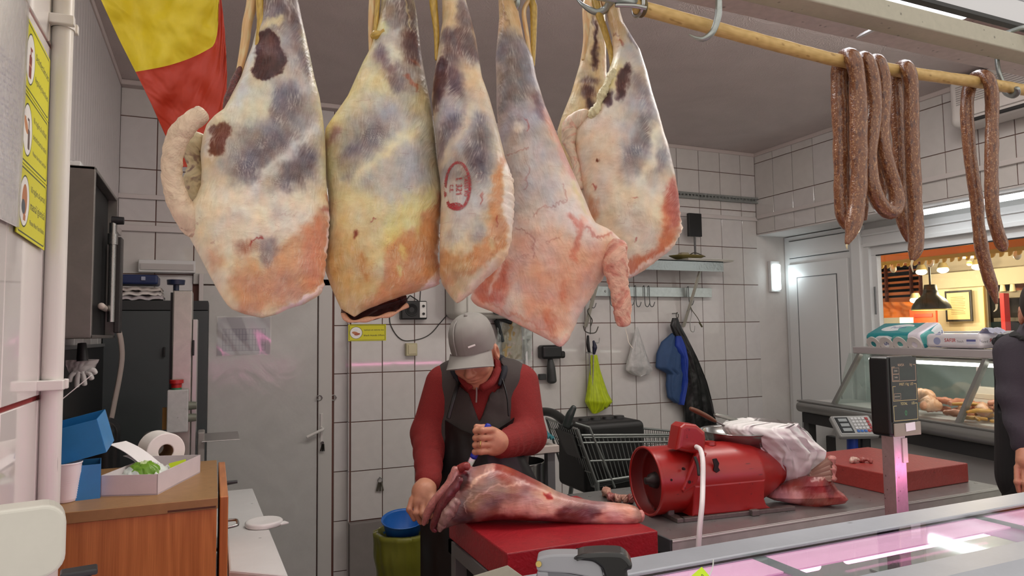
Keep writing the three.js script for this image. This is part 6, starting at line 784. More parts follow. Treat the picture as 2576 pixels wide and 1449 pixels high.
{ const a = hy(1730, 1443, CY0 + 0.02), g = thing('price_tag_holder', 'clear price holder with a lime green tag on counter', 'price tag', [a.x, CY0, a.z + 0.02], 0.35);
  mesh('clear_base', box(0.07, 0.012, 0.03, 0, 0.006, 0, 0.004, 3), new THREE.MeshPhysicalMaterial({ color: 0xe6ecf0, transmission: 0.8, roughness: 0.1, thickness: 0 }), g);
  mesh('lime_tag', rot(sheet((u, v) => V((u - 0.5) * 0.045, 0.002 * sin(u * 6), (0.5 - v) * 0.018), 10, 4, 0.0006), 0.8, 0.1, 0.12).translate(0.0, 0.018, 0), M(0xffffff, 0.5, 0, { map: canvasTex(128, 48, (k) => { k.fillStyle = '#c2e41a'; k.fillRect(0, 0, 128, 48); k.fillStyle = '#3a4610'; k.font = 'bold 22px monospace'; k.fillText('2-7,2,2', 18, 32); }) }), g); mesh('tag_loop', tube([V(0.022, 0.018, 0), V(0.03, 0.026, 0), V(0.032, 0.034, 0)], 0.0008, { n: 10, m: 6 }), mPVC, g); }
{ // scale read-out on its post
  const z = -0.98, P = (x, y) => hz(x, y, z), xl = P(2240, 1000).x, xr = P(2309, 1000).x, yT = P(2275, 896).y, yB = P(2275, 1098).y, xc = (xl + xr) / 2, w = xr - xl, h = yT - yB, d = 0.05;
  const g = thing('scale_display', 'black scale read-out with gold lettering on a steel post', 'scale', [xc, 1.0, z - d / 2]), y0 = yB - 1.0;
  mesh('housing', box(w, h, d, 0, y0 + h / 2, 0, 0.008, 4), M(0x0f1112, 0.28, 0, { map: mottle(0x111314, 3, 8, 0.1, 128, 6) }), g);
  const t = canvasTex(512, 880, (k, W, H) => {
    k.fillStyle = '#16181a'; k.fillRect(0, 0, W, H); k.textBaseline = 'alphabetic';
    const frame = (y0, y1, c, words) => { k.strokeStyle = c; k.lineWidth = 6; k.beginPath(); k.moveTo(82, y0); k.lineTo(26, y0); k.lineTo(26, y1); k.lineTo(490, y1); k.lineTo(490, y0 - 22); k.lineTo(440, y0 - 22); k.stroke(); k.fillStyle = c; for (const [tx, x, wd] of words) { k.font = '50px sans-serif'; const m = k.measureText(tx).width; k.save(); k.translate(x, y0 - 8); k.scale(wd / m, 1); k.fillText(tx, 0, 0); k.restore(); } };
    frame(122, 322, '#c09a7c', [['MASA', 142, 124], ['kg', 378, 46]]); frame(392, 592, '#d0b478', [['PRET / kg', 152, 190], ['LEI', 366, 62]]); frame(662, 866, '#dcc884', [['TOTAL', 162, 136], ['LEI', 378, 60]]);
    k.fillStyle = '#101c1a'; k.fillRect(170, 142, 290, 160); k.fillRect(100, 412, 350, 160); k.fillRect(90, 690, 360, 156);
    k.strokeStyle = '#b8927a'; k.lineWidth = 4; k.strokeRect(38, 136, 124, 82); k.strokeRect(38, 226, 124, 82); k.strokeRect(46, 492, 128, 80); k.fillStyle = '#c4b4a4'; k.font = '30px sans-serif'; k.fillText('ZERO', 62, 188); k.fillText('TARA', 64, 278); k.font = '24px sans-serif'; k.fillText('MEMORIE', 52, 542);
    k.font = '92px monospace'; k.fillStyle = '#1c2c28'; k.fillText('0804', 186, 262); k.fillText('030', 250, 530); k.fillText('000', 300, 800); k.fillStyle = '#1f8a4a'; k.fillText('0', 232, 800); });
  mesh('face', box(w * 0.96, h * 0.80, 0.002, 0, y0 + h * 0.585, d / 2 + 0.0005, 0), M(0x16181a, 0.3), g);
  const fm = new THREE.PlaneGeometry(w * 0.95, h * 0.79); fm.translate(0, y0 + h * 0.585, d / 2 + 0.0018); mesh('display_print', fm, M(0xffffff, 0.2, 0, { map: t }), g);
  mesh('film_label', box(w * 0.96, h * 0.165, 0.003, 0.002, y0 + h * 0.09, d / 2 + 0.002, 0.001), M(0xffffff, 0.15, 0, { map: canvasTex(256, 128, (k) => { k.fillStyle = '#8d8478'; k.fillRect(0, 0, 256, 128); k.strokeStyle = '#c8b87a'; k.lineWidth = 3; k.strokeRect(8, 8, 240, 112); k.fillStyle = '#c8b87a'; k.fillRect(18, 16, 56, 12); k.fillStyle = '#4a443c'; k.fillRect(20, 50, 40, 26); for (let i = 0; i < 3; i++) k.fillRect(20, 86 + i * 10, 90, 4); }) }), g);
  mesh('barcode_sticker', rot(box(w * 0.34, h * 0.10, 0.001), 0, 0, 0.06).translate(w * 0.1, y0 + h * 0.12, d / 2 + 0.0045), M(0xffffff, 0.5, 0, { map: canvasTex(96, 64, (k) => { k.fillStyle = '#e8e2ea'; k.fillRect(0, 0, 96, 64); k.fillStyle = '#3a3640'; k.fillRect(10, 10, 70, 5); k.fillRect(10, 24, 50, 4); k.fillRect(10, 34, 60, 4); k.fillRect(10, 44, 36, 4); }) }), g);
  mesh('post', box(0.034, y0 + 0.01, 0.03, -0.006, (y0 + 0.01) / 2, 0, 0.002), M(0xb8b0b2, 0.3, 0.85, { map: mottle(0xc2babc, 12, 9, 0.15, 128, 10) }), g); mesh('post_tape', box(0.014, 0.05, 0.002, 0.006, y0 - 0.03, 0.0165, 0.0005), new THREE.MeshPhysicalMaterial({ color: 0xefe9e6, transmission: 0.6, roughness: 0.2, thickness: 0 }), g); mesh('foot_plate', box(0.09, 0.006, 0.08, 0, 0.003, 0, 0.002), mGalv, g);
}
// ---------------------------------------------------------------- work tables, blocks, meat
const TT = 0.87;
{ const x0 = 1.28, x1 = 2.87, z0 = -2.42, z1 = -1.76, g = thing('steel_table', 'long stainless steel work table behind the counter', 'table', [0, 0, 0]);
  mesh('table_top', bx(x0, x1, TT - 0.006, TT, z0, z1, 0.002), M(0x9a9a98, 0.34, 0.7, { map: mottle(0x9a9896, 10, 6, 0.6), roughnessMap: mottle(0xa0a0a0, 40, 9, 0.5) }), g);
  mesh('front_lip', [bx(x0, x1, TT - 0.048, TT + 0.001, z1, z1 + 0.004, 0.001), cylBetween(V(x0, TT - 0.006, z1), V(x1, TT - 0.006, z1), 0.006, 0.006, 10)], M(0xbcbcb6, 0.36, 0.35, { map: mottle(0xbdbdb8, 12, 6, 0.4) }), g); mesh('end_lip', bx(x0 - 0.006, x0, TT - 0.05, TT, z0, z1, 0.001), mDarkGrey, g);
  mesh('under_shelf', bx(x0 + 0.05, x1 - 0.05, 0.2, 0.21, z0 + 0.05, z1 - 0.05), mGalv, g); mesh('apron_box', bx(x0 + 0.02, x0 + 0.3, TT - 0.14, TT - 0.05, z1 - 0.2, z1 - 0.01, 0.004), M(0x4a4546, 0.5, 0.4), g);
  for (const x of [x0 + 0.03, x1 - 0.07]) for (const z of [z0 + 0.03, z1 - 0.07]) mesh('leg', bx(x, x + 0.04, 0, TT - 0.006, z, z + 0.04, 0.003), mGalv, g); }
const mRedBoard = (h) => M(h, 0.42, 0, { map: mottle(h, 10, 8, 0.4, 128, 5), bumpMap: bumpNoise(22, 0.3), bumpScale: 0.0012 });
const BT = 0.93;
{ const A = hy(1275, 1393, BT), B = hy(1655, 1335, BT), x0 = A.x, x1 = B.x, z1 = (A.z + B.z) / 2, g = thing('chopping_block', 'bright red plastic chopping block under the large meat leg', 'chopping block', [x0, BT - 0.085, z1]); mesh('slab', bx(0, x1 - x0, 0, 0.085, -0.48, 0, 0.004), mRedBoard(0x961620), g);
  const s = thing('block_stand', 'grey steel stand carrying the front red chopping block', 'stand', [x0, 0, z1]), H = BT - 0.086, w = x1 - x0; mesh('top_frame', [bx(-0.005, w - 0.01, H - 0.04, H, -0.03, -0.005), bx(-0.005, w - 0.01, H - 0.04, H, -0.47, -0.44), bx(-0.005, 0.03, H - 0.04, H, -0.47, 0), bx(w - 0.05, w - 0.01, H - 0.04, H, -0.47, 0)], M(0x6f706e, 0.5, 0.4), s);
  for (const x of [0, w - 0.05]) for (const z of [-0.46, -0.045]) mesh('leg', bx(x, x + 0.04, 0, H - 0.04, z, z + 0.04, 0.003), M(0x6f706e, 0.5, 0.4), s); }
{ const A = hy(2234, 1194, TT + 0.076), R = hy(2435, 1165, TT + 0.076), L = hy(2093, 1170, TT + 0.076), g = thing('chopping_block', 'dull red chopping block at the right end of steel table', 'chopping block', [A.x, TT, A.z], Math.atan2(-(R.z - A.z), R.x - A.x)); mesh('slab', bx(0, R.distanceTo(A), 0, 0.076, -0.46, 0, 0.004), mRedBoard(0x983630), g); }
// big meat leg lying on the block
{ const B = legBody({ H90: true, c: [1330, 1270], z: -1.93, seed: 33.1, base: 0x9e7a74, fibre: [0.1, 0.12], rough: 0.34, pw: 2.2,
  left: [[1092, 1262], [1110, 1236], [1125, 1212], [1136, 1190], [1150, 1174], [1170, 1172], [1190, 1180], [1215, 1174], [1240, 1170], [1265, 1174], [1290, 1184], [1320, 1198], [1360, 1218], [1400, 1240], [1440, 1255], [1490, 1264], [1540, 1268], [1580, 1272], [1600, 1278], [1612, 1290]],
  right: [[1092, 1334], [1110, 1336], [1125, 1330], [1136, 1326], [1150, 1321], [1170, 1317], [1190, 1315], [1215, 1312], [1240, 1310], [1265, 1309], [1290, 1309], [1320, 1310], [1360, 1312], [1400, 1314], [1440, 1317], [1490, 1321], [1540, 1325], [1580, 1327], [1600, 1325], [1612, 1316]],
  depth: [[1092, 0.03], [1130, 0.06], [1200, 0.085], [1300, 0.08], [1400, 0.055], [1480, 0.04], [1560, 0.035], [1600, 0.03], [1612, 0.018]],
  paint: [['p', 0x8c3c34, 8, 0.9, [[1230, 1165], [1300, 1180], [1370, 1222], [1330, 1215], [1260, 1195]]], ['p', 0xc8a494, 12, 0.8, [[1400, 1255], [1480, 1262], [1500, 1275], [1440, 1270], [1380, 1275]]], ['p', 0x8f8280, 10, 0.9, [[1130, 1270], [1180, 1225], [1240, 1205], [1270, 1225], [1210, 1250], [1160, 1300], [1130, 1320], [1110, 1320]]], ['p', 0x6c4c54, 4, 1, [[1145, 1310], [1160, 1280], [1185, 1262], [1198, 1280], [1195, 1305], [1165, 1316]], -15], ['p', 0xb89878, 10, 0.9, [[1200, 1230], [1250, 1220], [1290, 1232], [1250, 1245], [1190, 1270]]], ['p', 0x84686a, 8, 0.95, [[1225, 1262], [1230, 1240], [1262, 1232], [1300, 1240], [1265, 1270]], -10],
    ['p', 0xd8b4a4, 9, 1, [[1264, 1262], [1310, 1240], [1370, 1240], [1400, 1258], [1470, 1290], [1400, 1290], [1330, 1290], [1270, 1284]]], ['p', 0xcba888, 8, 0.85, [[1330, 1222], [1380, 1232], [1420, 1250], [1360, 1240]]], ['p', 0x9a1d16, 2, 1, [[1362, 1236], [1378, 1242], [1386, 1252], [1372, 1254]], -25], ['p', 0x7e3c3c, 6, 0.9, [[1212, 1296], [1260, 1284], [1330, 1292], [1400, 1300], [1480, 1318], [1330, 1312], [1225, 1314]]], ['p', 0x6d4448, 6, 0.95, [[1400, 1278], [1440, 1266], [1500, 1272], [1515, 1285], [1470, 1308], [1410, 1306]], -12], ['p', 0xd0a094, 7, 0.9, [[1500, 1300], [1530, 1270], [1590, 1275], [1590, 1325], [1540, 1322]]], ['s', 0xe0b8a0, 5, 2, 0.9, [[1240, 1172], [1222, 1190], [1200, 1205], [1188, 1220]], 25], ['s', 0xd8b8a8, 3, 1.5, 0.9, [[1190, 1248], [1230, 1222], [1262, 1210], [1330, 1212]], 18], ['s', 0xdccabc, 3, 1.5, 0.8, [[1196, 1230], [1180, 1255], [1178, 1275]], 15], ['p', 0x4a1c20, 4, 1, [[1148, 1205], [1160, 1190], [1185, 1190], [1182, 1212], [1160, 1226]], -60], ['p', 0xb03a34, 4, 0.9, [[1150, 1170], [1172, 1168], [1176, 1184], [1155, 1188]], 25], ['s', 0xd8a0a0, 8, 3, 0.9, [[1146, 1190], [1140, 1215], [1128, 1235]], 20]] });
  const g = thing('meat_haunch', 'large skinned meat leg lying on the bright red block', 'meat', B.fr.A.clone().add(V(0, 0.004, 0)), B.fr.turn); mesh('flesh', B.geo, B.mat, g);
  mesh('cut_bone', tube(mLine(B.fr, [[1598, 1300, 0.0], [1609, 1301, 0.0], [1614, 1302, 0.002]]), (t) => 0.021 - t * 0.004, { n: 8, m: 16, bump: (t, a) => 0.25 * n3(t * 9, cos(a) * 3, sin(a) * 3) }), M(0xc98a80, 0.45, 0, { map: mottle(0xc98a80, 24, 12, 0.03, 128, 0, 0xe0c4b8) }), g);
  const flapM = (h) => M(h, 0.38, 0, { map: mottle(h, 20, 8, 0.08, 128, 0, 0xc9a090), clearcoat: 0.3, clearcoatRoughness: 0.3 });
  [[[1150, 1185, 0.02], [1130, 1222, 0.03], [1098, 1258, 0.035], [1078, 1290, 0.03], [1066, 1322, 0.02]], [[1160, 1210, 0.05], [1130, 1250, 0.055], [1108, 1285, 0.05], [1090, 1328, 0.04], [1096, 1340, 0.04]], [[1150, 1262, 0.06], [1125, 1298, 0.06], [1112, 1322, 0.05], [1106, 1338, 0.045]]].forEach((q, i) => mesh('loose_strip', tube(mLine(B.fr, q), knots([[0, 0.016], [0.4, [0.014, 0.017, 0.02][i]], [0.85, 0.013], [1, 0.007]]), { n: 30, m: 12, bump: (t, a) => 0.22 * n3(t * 7 + i, cos(a) * 1.5, sin(a) * 1.5) }), flapM([0xb4746c, 0x6a2c30, 0xa08078][i]), g));
  mesh('bone_head', tube(mLine(B.fr, [[1158, 1182, 0.045], [1170, 1176, 0.05], [1178, 1178, 0.05]]), 0.0115, { n: 10, m: 14, bump: (t, a) => 0.2 * n3(t * 4, cos(a) * 2, sin(a) * 2) }), M(0x8a3430, 0.4, 0, { map: mottle(0x8a3430, 20, 8, 0.03) }), g);
}
{ // trimmed meat beside the right block and small scraps
  const B = legBody({ c: [2030, 1220], z: -1.90, seed: 41.3, base: 0x924c48, fibre: [0.4, 0.3], rough: 0.38,
    left: [[1196, 2030], [1205, 1998], [1218, 1962], [1232, 1930], [1246, 1922], [1256, 1945], [1264, 1990], [1272, 2022]], right: [[1196, 2086], [1205, 2092], [1218, 2098], [1232, 2108], [1246, 2126], [1256, 2134], [1264, 2128], [1272, 2070]], depth: [[1196, 0.03], [1215, 0.055], [1245, 0.06], [1272, 0.03]],
    paint: [['p', 0x8a7262, 5, 0.9, [[2040, 1190], [2085, 1155], [2092, 1195], [2070, 1205]]], ['s', 0xb89888, 3, 1, 0.8, [[2080, 1155], [2050, 1185]]], ['s', 0xb89888, 3, 1, 0.8, [[2088, 1160], [2066, 1195]]], ['p', 0xd0a0a0, 6, 0.95, [[1925, 1235], [1960, 1225], [2010, 1225], [2020, 1250], [1990, 1265], [1950, 1255]], 20], ['p', 0x8a2c30, 6, 0.9, [[2030, 1205], [2090, 1200], [2095, 1235], [2060, 1245], [2035, 1225]]], ['p', 0x9a6a64, 6, 0.9, [[2020, 1240], [2070, 1240], [2090, 1262], [2030, 1268]]], ['s', 0xd9c0b0, 4, 1.5, 0.9, [[2040, 1200], [2094, 1200]], 20], ['p', 0x5a2428, 4, 0.9, [[2075, 1205], [2092, 1205], [2096, 1235], [2085, 1240]]]] });
  const g = thing('meat_piece', 'raw trimmed meat piece on table beside the dull red block', 'meat', B.fr.A, B.fr.turn); mesh('flesh', B.geo, B.mat, g);
  mesh('rib_slab', sheet((u, v) => { const x = lerp(lerp(2030, 2046, v), lerp(2094, 2093, v), u) + 8 * v * u * 0, y = lerp(lerp(1212, 1206, u), lerp(1188, 1148, u), v); return B.fr.L(x, y, 0.0 + 0.02 * (1 - v) + 0.003 * sin(v * 26)); }, 14, 20, 0.02), M(0x8a6656, 0.45, 0, { map: mottle(0x8a6656, 20, 8, 0.06, 128, 0, 0xb89a88) }), g); mesh('rib_edge', tube(mLine(B.fr, [[2092, 1150, 0.0], [2095, 1175, 0.008], [2094, 1206, 0.02]]), (t) => 0.011 + 0.003 * sin(t * 14), { n: 20, m: 10, bump: (t, a) => 0.3 * n3(t * 8, cos(a), sin(a)) }), M(0xb87a70, 0.45, 0, { map: mottle(0xb87a70, 20, 8, 0.04) }), g);
  const scrap = (label, y, pts, r, h, t2) => { const P = pts.map(([x, py]) => hy(x, py, y + r * 0.8)), c = P[0].clone(); c.y = y; const q = thing('meat_scrap', label, 'meat', c, 0, 'small meat trimmings'); P.forEach((p, i) => { if (i < P.length - 1) mesh('lump', tube([p.clone().sub(c), p.clone().lerp(P[i + 1], 0.5).sub(c).add(V(0, r * 0.5, 0)), P[i + 1].clone().sub(c)], (t) => r * (0.8 + 0.3 * sin(t * 6 + i)), { n: 20, m: 14, bump: (t, a) => 0.4 * n3(t * 5 + i * 3, cos(a) * 2, sin(a) * 2) }), M(i % 2 ? t2 : h, 0.42, 0, { map: mottle(i % 2 ? t2 : h, 22, 9, 0.05, 128, 0, 0xd8b8a4) }), q); }); };
  scrap('ragged meat trimmings on the steel table left of red machine', TT, [[1522, 1238], [1535, 1252], [1555, 1254], [1575, 1256], [1592, 1258]], 0.016, 0xb88a78, 0x9a5a54); scrap('pale meat trimming lying on the dull red block', TT + 0.076, [[2140, 1160], [2165, 1158], [2192, 1160]], 0.011, 0xc8a898, 0x9a5048);
}
{ // red machine
  const z = -2.03, X = (px, py = 1200) => hz(px, py, z).x, ay = 0.985, r = 0.115, xa = X(1632), xb = X(1850), xc = X(1930), g = thing('red_grinder', 'worn red cylindrical machine on the steel table', 'machine', [xa, TT, z], -0.1), L = xb - xa, Lc = xc - xa, yo = ay - TT;
  const red = M(0x9c1814, 0.38, 0, { map: (() => { const t = mottle(0xa81a16, 9, 5, 0.5, 256, 10); t.repeat.set(3, 3); return t; })(), clearcoat: 0.3, clearcoatRoughness: 0.3 }), redD = M(0x6a1512, 0.5, 0, { map: mottle(0x6a1512, 10, 7, 0.2) });
  const lat = (pr, seg = 56) => lathe(pr, seg).rotateZ(-Math.PI / 2).translate(0, yo, 0);
  mesh('motor_shell', lat([[r - 0.006, -0.012], [r - 0.004, -0.016], [r + 0.002, -0.016], [r + 0.003, -0.008], [r, 0], [r, L * 0.32], [r + 0.0015, L * 0.325], [r + 0.0015, L], [r - 0.004, L + 0.02], [r * 0.78, L + (Lc - L) * 0.5], [r * 0.58, Lc - 0.03], [r * 0.5, Lc - 0.02], [r * 0.46, Lc], [0, Lc]]), red, g);
  mesh('end_plate', lat([[0, 0.028], [0.03, 0.026], [r * 0.8, 0.03], [r - 0.006, 0.03], [r - 0.006, -0.012]]), redD, g); mesh('hub', lat([[0, -0.014], [0.012, -0.014], [0.013, 0.0], [0.022, 0.004], [0.026, 0.016], [0.03, 0.03]], 28), M(0x2c2422, 0.5, 0.3), g);
  mesh('pedestal', at(prism([[0.095, 0.012], [L + 0.03, 0.012], [L + 0.012, 0.026], [L + 0.004, 0.046], [L + 0.006, 0.075], [L + 0.012, yo], [0.105, yo], [0.10, 0.05]], 0.236, 0.008, [], 3), 0, 0, 0), red, g);
  mesh('foot_rail', [bx(0.05, L + 0.12, 0, 0.014, 0.105, 0.13, 0.002), bx(0.05, L + 0.06, 0, 0.014, -0.13, -0.105, 0.002), bx(0.03, 0.06, 0.0, 0.014, -0.13, 0.13, 0.002), bx(L * 0.82, L * 0.9, 0, 0.02, 0.125, 0.145, 0.003)], M(0x6a6460, 0.45, 0.5, { map: mottle(0x7a746e, 14, 8, 0.2) }), g); mesh('cover_lip', bx(0.03, 0.055, 0.006, 0.055, -0.075, 0.075, 0.006), M(0x5f5a58, 0.5, 0.4), g);
  // switch box leaning on the shell
  const P = (x, y, o) => hz(x, y, z + o).sub(V(xa, TT, z)); const bxz = z + 0.10; const sb = [[1703, 1130], [1712, 1072], [1722, 1063], [1750, 1066], [1770, 1084], [1772, 1100], [1768, 1150], [1748, 1140]].map(([x, y]) => { const q = hz(x, y, bxz).sub(V(xa, TT, z)); return [q.x, q.y]; });
  mesh('switch_box', at(prism(sb, 0.075, 0.014, [], 4), 0, 0, 0.075), red, g); mesh('cable_cover', at(prism([[1748, 1135], [1770, 1135], [1745, 1215], [1716, 1236], [1712, 1228]].map(([x, y]) => { const q = hz(x, y, bxz).sub(V(xa, TT, z)); return [q.x, q.y]; }), 0.025, 0.006), 0, 0, 0.108), red, g);
  mesh('torn_label', at(prism([[1791, 1152], [1800, 1150], [1806, 1162], [1804, 1172], [1808, 1180], [1800, 1186], [1793, 1180], [1795, 1168]].map(([x, y]) => { const q = hz(x, y, z + 0.112).sub(V(xa, TT, z)); return [q.x, q.y]; }), 0.004, 0), 0, 0, 0.1115), M(0x17090a, 0.6), g);
  for (const [px, py, o, q] of [[1694, 1206, 0.11, 0.005], [1737, 1210, 0.118, 0.007], [1791, 1219, 0.112, 0.005], [1725, 1178, 0.118, 0.005]]) { const c = P(px, py, o); mesh('bolt', cylBetween(c.clone().add(V(0, 0, -0.006)), c.clone().add(V(0, 0, 0.004)), q, q * 0.8, 10), M(0x2c1614, 0.5, 0.3), g); }
  mesh('filler_cap', cylBetween(V(L * 0.62, yo + r - 0.004, 0.02), V(L * 0.62, yo + r + 0.008, 0.02), 0.022, 0.02, 20), red, g); mesh('hopper_neck', cylBetween(V(L * 0.92, yo + r * 0.6, -0.03), V(L * 0.92, 1.085 - TT, -0.03), 0.05, 0.06, 24), mGalv, g);
  const cd = thing('white_power_cord', 'thick white power cord hanging down before red machine', 'cord'); mesh('cord_run', tube([hz(1752, 1124, -1.90), hz(1762, 1132, -1.86), hz(1768, 1160, -1.82), hz(1768, 1220, -1.78), hz(1766, 1270, -1.735), hz(1760, 1330, -1.72), hz(1756, 1400, -1.72), hz(1750, 1500, -1.74)], 0.0082, { n: 60, m: 12 }), M(0xdcdad8, 0.4), cd);
  mesh('inner_wire', tube([hz(1748, 1150, -1.9), hz(1755, 1170, -1.885), hz(1758, 1195, -1.87)], 0.005, { n: 16, m: 8 }), M(0x1a1c1a, 0.5), cd);
  // pan with tools and bag
  const pc = hz(1862, 1070, z - 0.02), py = 1.125, pan = thing('steel_pan', 'round steel pan on top of the red machine', 'pan', [pc.x, py - 0.055, z - 0.02]); mesh('bowl', lathe([[0, 0], [0.11, 0], [0.138, 0.05], [0.147, 0.055], [0.148, 0.058], [0.136, 0.054], [0.108, 0.004], [0, 0.004]], 48), M(0x9a9a98, 0.22, 0.9), pan);
  const stick = (nm, label, a, b, m1, m2, cat) => { const q = thing(nm, label, cat, a), d = b.clone().sub(a); mesh('handle', tube([V(0, 0, 0), d.clone().multiplyScalar(0.5).add(V(0, 0.002, 0)), d], knots([[0, 0.010], [0.2, 0.0125], [0.8, 0.011], [1, 0.007]]), { n: 16, m: 10, flat: 0.75 }), m1, q); mesh('blade', tube([d, d.clone().multiplyScalar(1.35), d.clone().multiplyScalar(1.7)], knots([[0, 0.008], [0.5, 0.014], [1, 0.004]]), { n: 12, m: 8, flat: 0.25 }), m2, q); };
  stick('wood_handled_knife', 'knife with brown wooden handle resting in the pan', hz(1738, 1028, z - 0.03), hz(1800, 1060, z - 0.02), M(0x5f3a24, 0.5), mSteel, 'knife'); stick('steel_tongs', 'grey steel scoop resting across the pan', hz(1800, 1044, z - 0.07), hz(1860, 1060, z - 0.06), M(0x8a8c86, 0.35, 0.7), mSteel, 'scoop');
  hangBag('white_plastic_bag', 'thin white plastic bag draped over the pan edge', z + 0.03, [[1058, 1900], [1066, 1842], [1078, 1834], [1100, 1850], [1130, 1882], [1160, 1908], [1190, 1936], [1228, 1978]], [[1058, 1976], [1066, 1990], [1078, 2006], [1100, 2024], [1126, 2054], [1150, 2036], [1190, 2008], [1228, 1986]], [[0, 0.1], [0.2, 0.135], [0.5, 0.12], [0.8, 0.07], [1, 0.01]], M(0xf2f0ee, 0.4, 0, { transmission: 0.2, thickness: 0, side: THREE.DoubleSide, bumpMap: (() => { const t = dataTex(128, 128, (u, v) => { const q = 128 + 90 * n2(u * 26, v * 3) + 40 * n2(u * 8, v * 8); return [q, q, q]; }, false); return t; })(), bumpScale: 0.012 }), 3.3);
}
// ---------------------------------------------------------------- cart, bin and stands behind the table
{ const z = -2.86, zb = -3.3, P = (x, y, zz = z) => hz(x, y, zz), g = thing('shopping_cart', 'wire shopping cart standing behind the steel table', 'cart', [0, 0, 0]), mW = M(0x8d928f, 0.35, 0.8), bar = (a, b, r, nm = 'rail') => mesh(nm, cylBetween(a, b, r, r, 8), mW, g);
  const tl = P(1462, 1095), tr = P(1740, 1093), bl = P(1502, 1212), br = P(1740, 1176), up = (px, py) => P(px, py);
  bar(tl, tr, 0.006); bar(P(1468, 1101), P(1740, 1098), 0.004); bar(P(1466, 1114), P(1740, 1110), 0.005); bar(P(1484, 1160), P(1740, 1150), 0.005); bar(bl, br, 0.007);
  bar(P(1450, 1078), P(1506, 1232), 0.008, 'corner_post'); bar(P(1446, 1064), P(1482, 1075), 0.006); bar(P(1482, 1075), P(1546, 1226), 0.007, 'brace'); bar(P(1455, 1080), P(1466, 1118), 0.005);
  for (let i = 0; i < 26; i++) { const t = (i + 0.6) / 26; bar(tl.clone().lerp(tr, t), bl.clone().lerp(br, t), 0.0028, 'basket_wire'); }
  for (let i = 0; i < 30; i++) { const t = (i + 0.5) / 30, a = P(1600, 1078, zb).lerp(P(1760, 1092, zb), t), b = P(1600, 1180, zb).lerp(P(1760, 1170, zb), t); bar(a, b, 0.0025, 'far_wire'); } bar(P(1600, 1076, zb), P(1770, 1092, zb), 0.006);
  const e0 = P(1452, 1080), e1 = P(1374, 1052, zb), f0 = P(1500, 1226), f1 = P(1440, 1208, zb); bar(e0, e1, 0.006); bar(f0, f1, 0.006); bar(e1, P(1420, 1200, zb), 0.006); for (let i = 0; i < 14; i++) { const t = (i + 0.5) / 14; bar(e0.clone().lerp(e1, t), f0.clone().lerp(f1, t), 0.0028, 'gate_wire'); } for (const k of [0.16, 0.3, 0.5, 0.75]) bar(e0.clone().lerp(f0, k), e1.clone().lerp(f1, k), 0.003, 'gate_wire');
  const q = [e0, e1, f1, f0].map((p) => p.clone()); mesh('child_seat_flap', sheet((u, v) => { const a = e0.clone().lerp(e1, 0.15 + u * 0.6), b = f0.clone().lerp(f1, 0.15 + u * 0.6); return a.lerp(b, 0.12 + v * 0.4).add(V(-0.01, 0, 0.01)); }, 6, 6, 0.008), M(0x141615, 0.5), g);
  mesh('basket_floor', sheet((u, v) => f0.clone().lerp(br, u).lerp(f1.clone().lerp(P(1760, 1170, zb), u), v), 10, 6, 0.004), M(0x3a3d3c, 0.6, 0.3), g);
  mesh('handle_grip', tube([P(1330, 1046, z - 0.3), P(1362, 1036, z - 0.22), P(1392, 1040, z - 0.12), P(1420, 1060, z - 0.02), P(1434, 1072, z)], 0.021, { n: 30, m: 12 }), M(0x1a1d1c, 0.4), g); mesh('handle_horn', tube([P(1424, 1072, z), P(1432, 1048, z + 0.01), P(1444, 1024, z + 0.02)], knots([[0, 0.02], [0.6, 0.019], [1, 0.013]]), { n: 20, m: 12 }), M(0x2a3230, 0.3), g);
  const fx0 = bl.x, fx1 = fx0 + 0.62; mesh('under_frame', [cylBetween(V(fx0, 0.16, z), V(fx1, 0.16, z), 0.012), cylBetween(V(fx0, 0.16, zb), V(fx1, 0.16, zb), 0.012), cylBetween(V(fx0, 0.16, z), bl, 0.012), cylBetween(V(fx0, 0.16, zb), f1, 0.012), cylBetween(V(fx0, 0.16, z), V(fx0, 0.16, zb), 0.012)], mW, g); for (const x of [fx0 + 0.03, fx1 - 0.03]) for (const zz of [z, zb]) mesh('caster', [rot(new THREE.CylinderGeometry(0.055, 0.055, 0.024, 20), Math.PI / 2).translate(x, 0.055, zz), box(0.02, 0.1, 0.036, x, 0.11, zz)], M(0x2c2d2d, 0.5), g);
  const c = thing('black_crate', 'black plastic crate sitting in the shopping cart', 'crate', [0, 0, 0]), zc = -3.08, cx0 = P(1438, 1060, zc).x, cx1 = P(1613, 1060, zc + 0.1).x, cy1 = P(1530, 1053, zc).y, cy0 = cy1 - 0.34; mesh('crate_shell', bx(cx0, cx1, cy0, cy1, zc - 0.17, zc + 0.14, 0.03), M(0x0d0e0d, 0.55), c); for (let i = 0; i < 4; i++) mesh('lid_knob', cylBetween(V(lerp(cx0, cx1, 0.2 + i * 0.2), cy1 - 0.002, zc), V(lerp(cx0, cx1, 0.2 + i * 0.2), cy1 + 0.012, zc), 0.03, 0.026, 12), M(0x111211, 0.5), c);
}
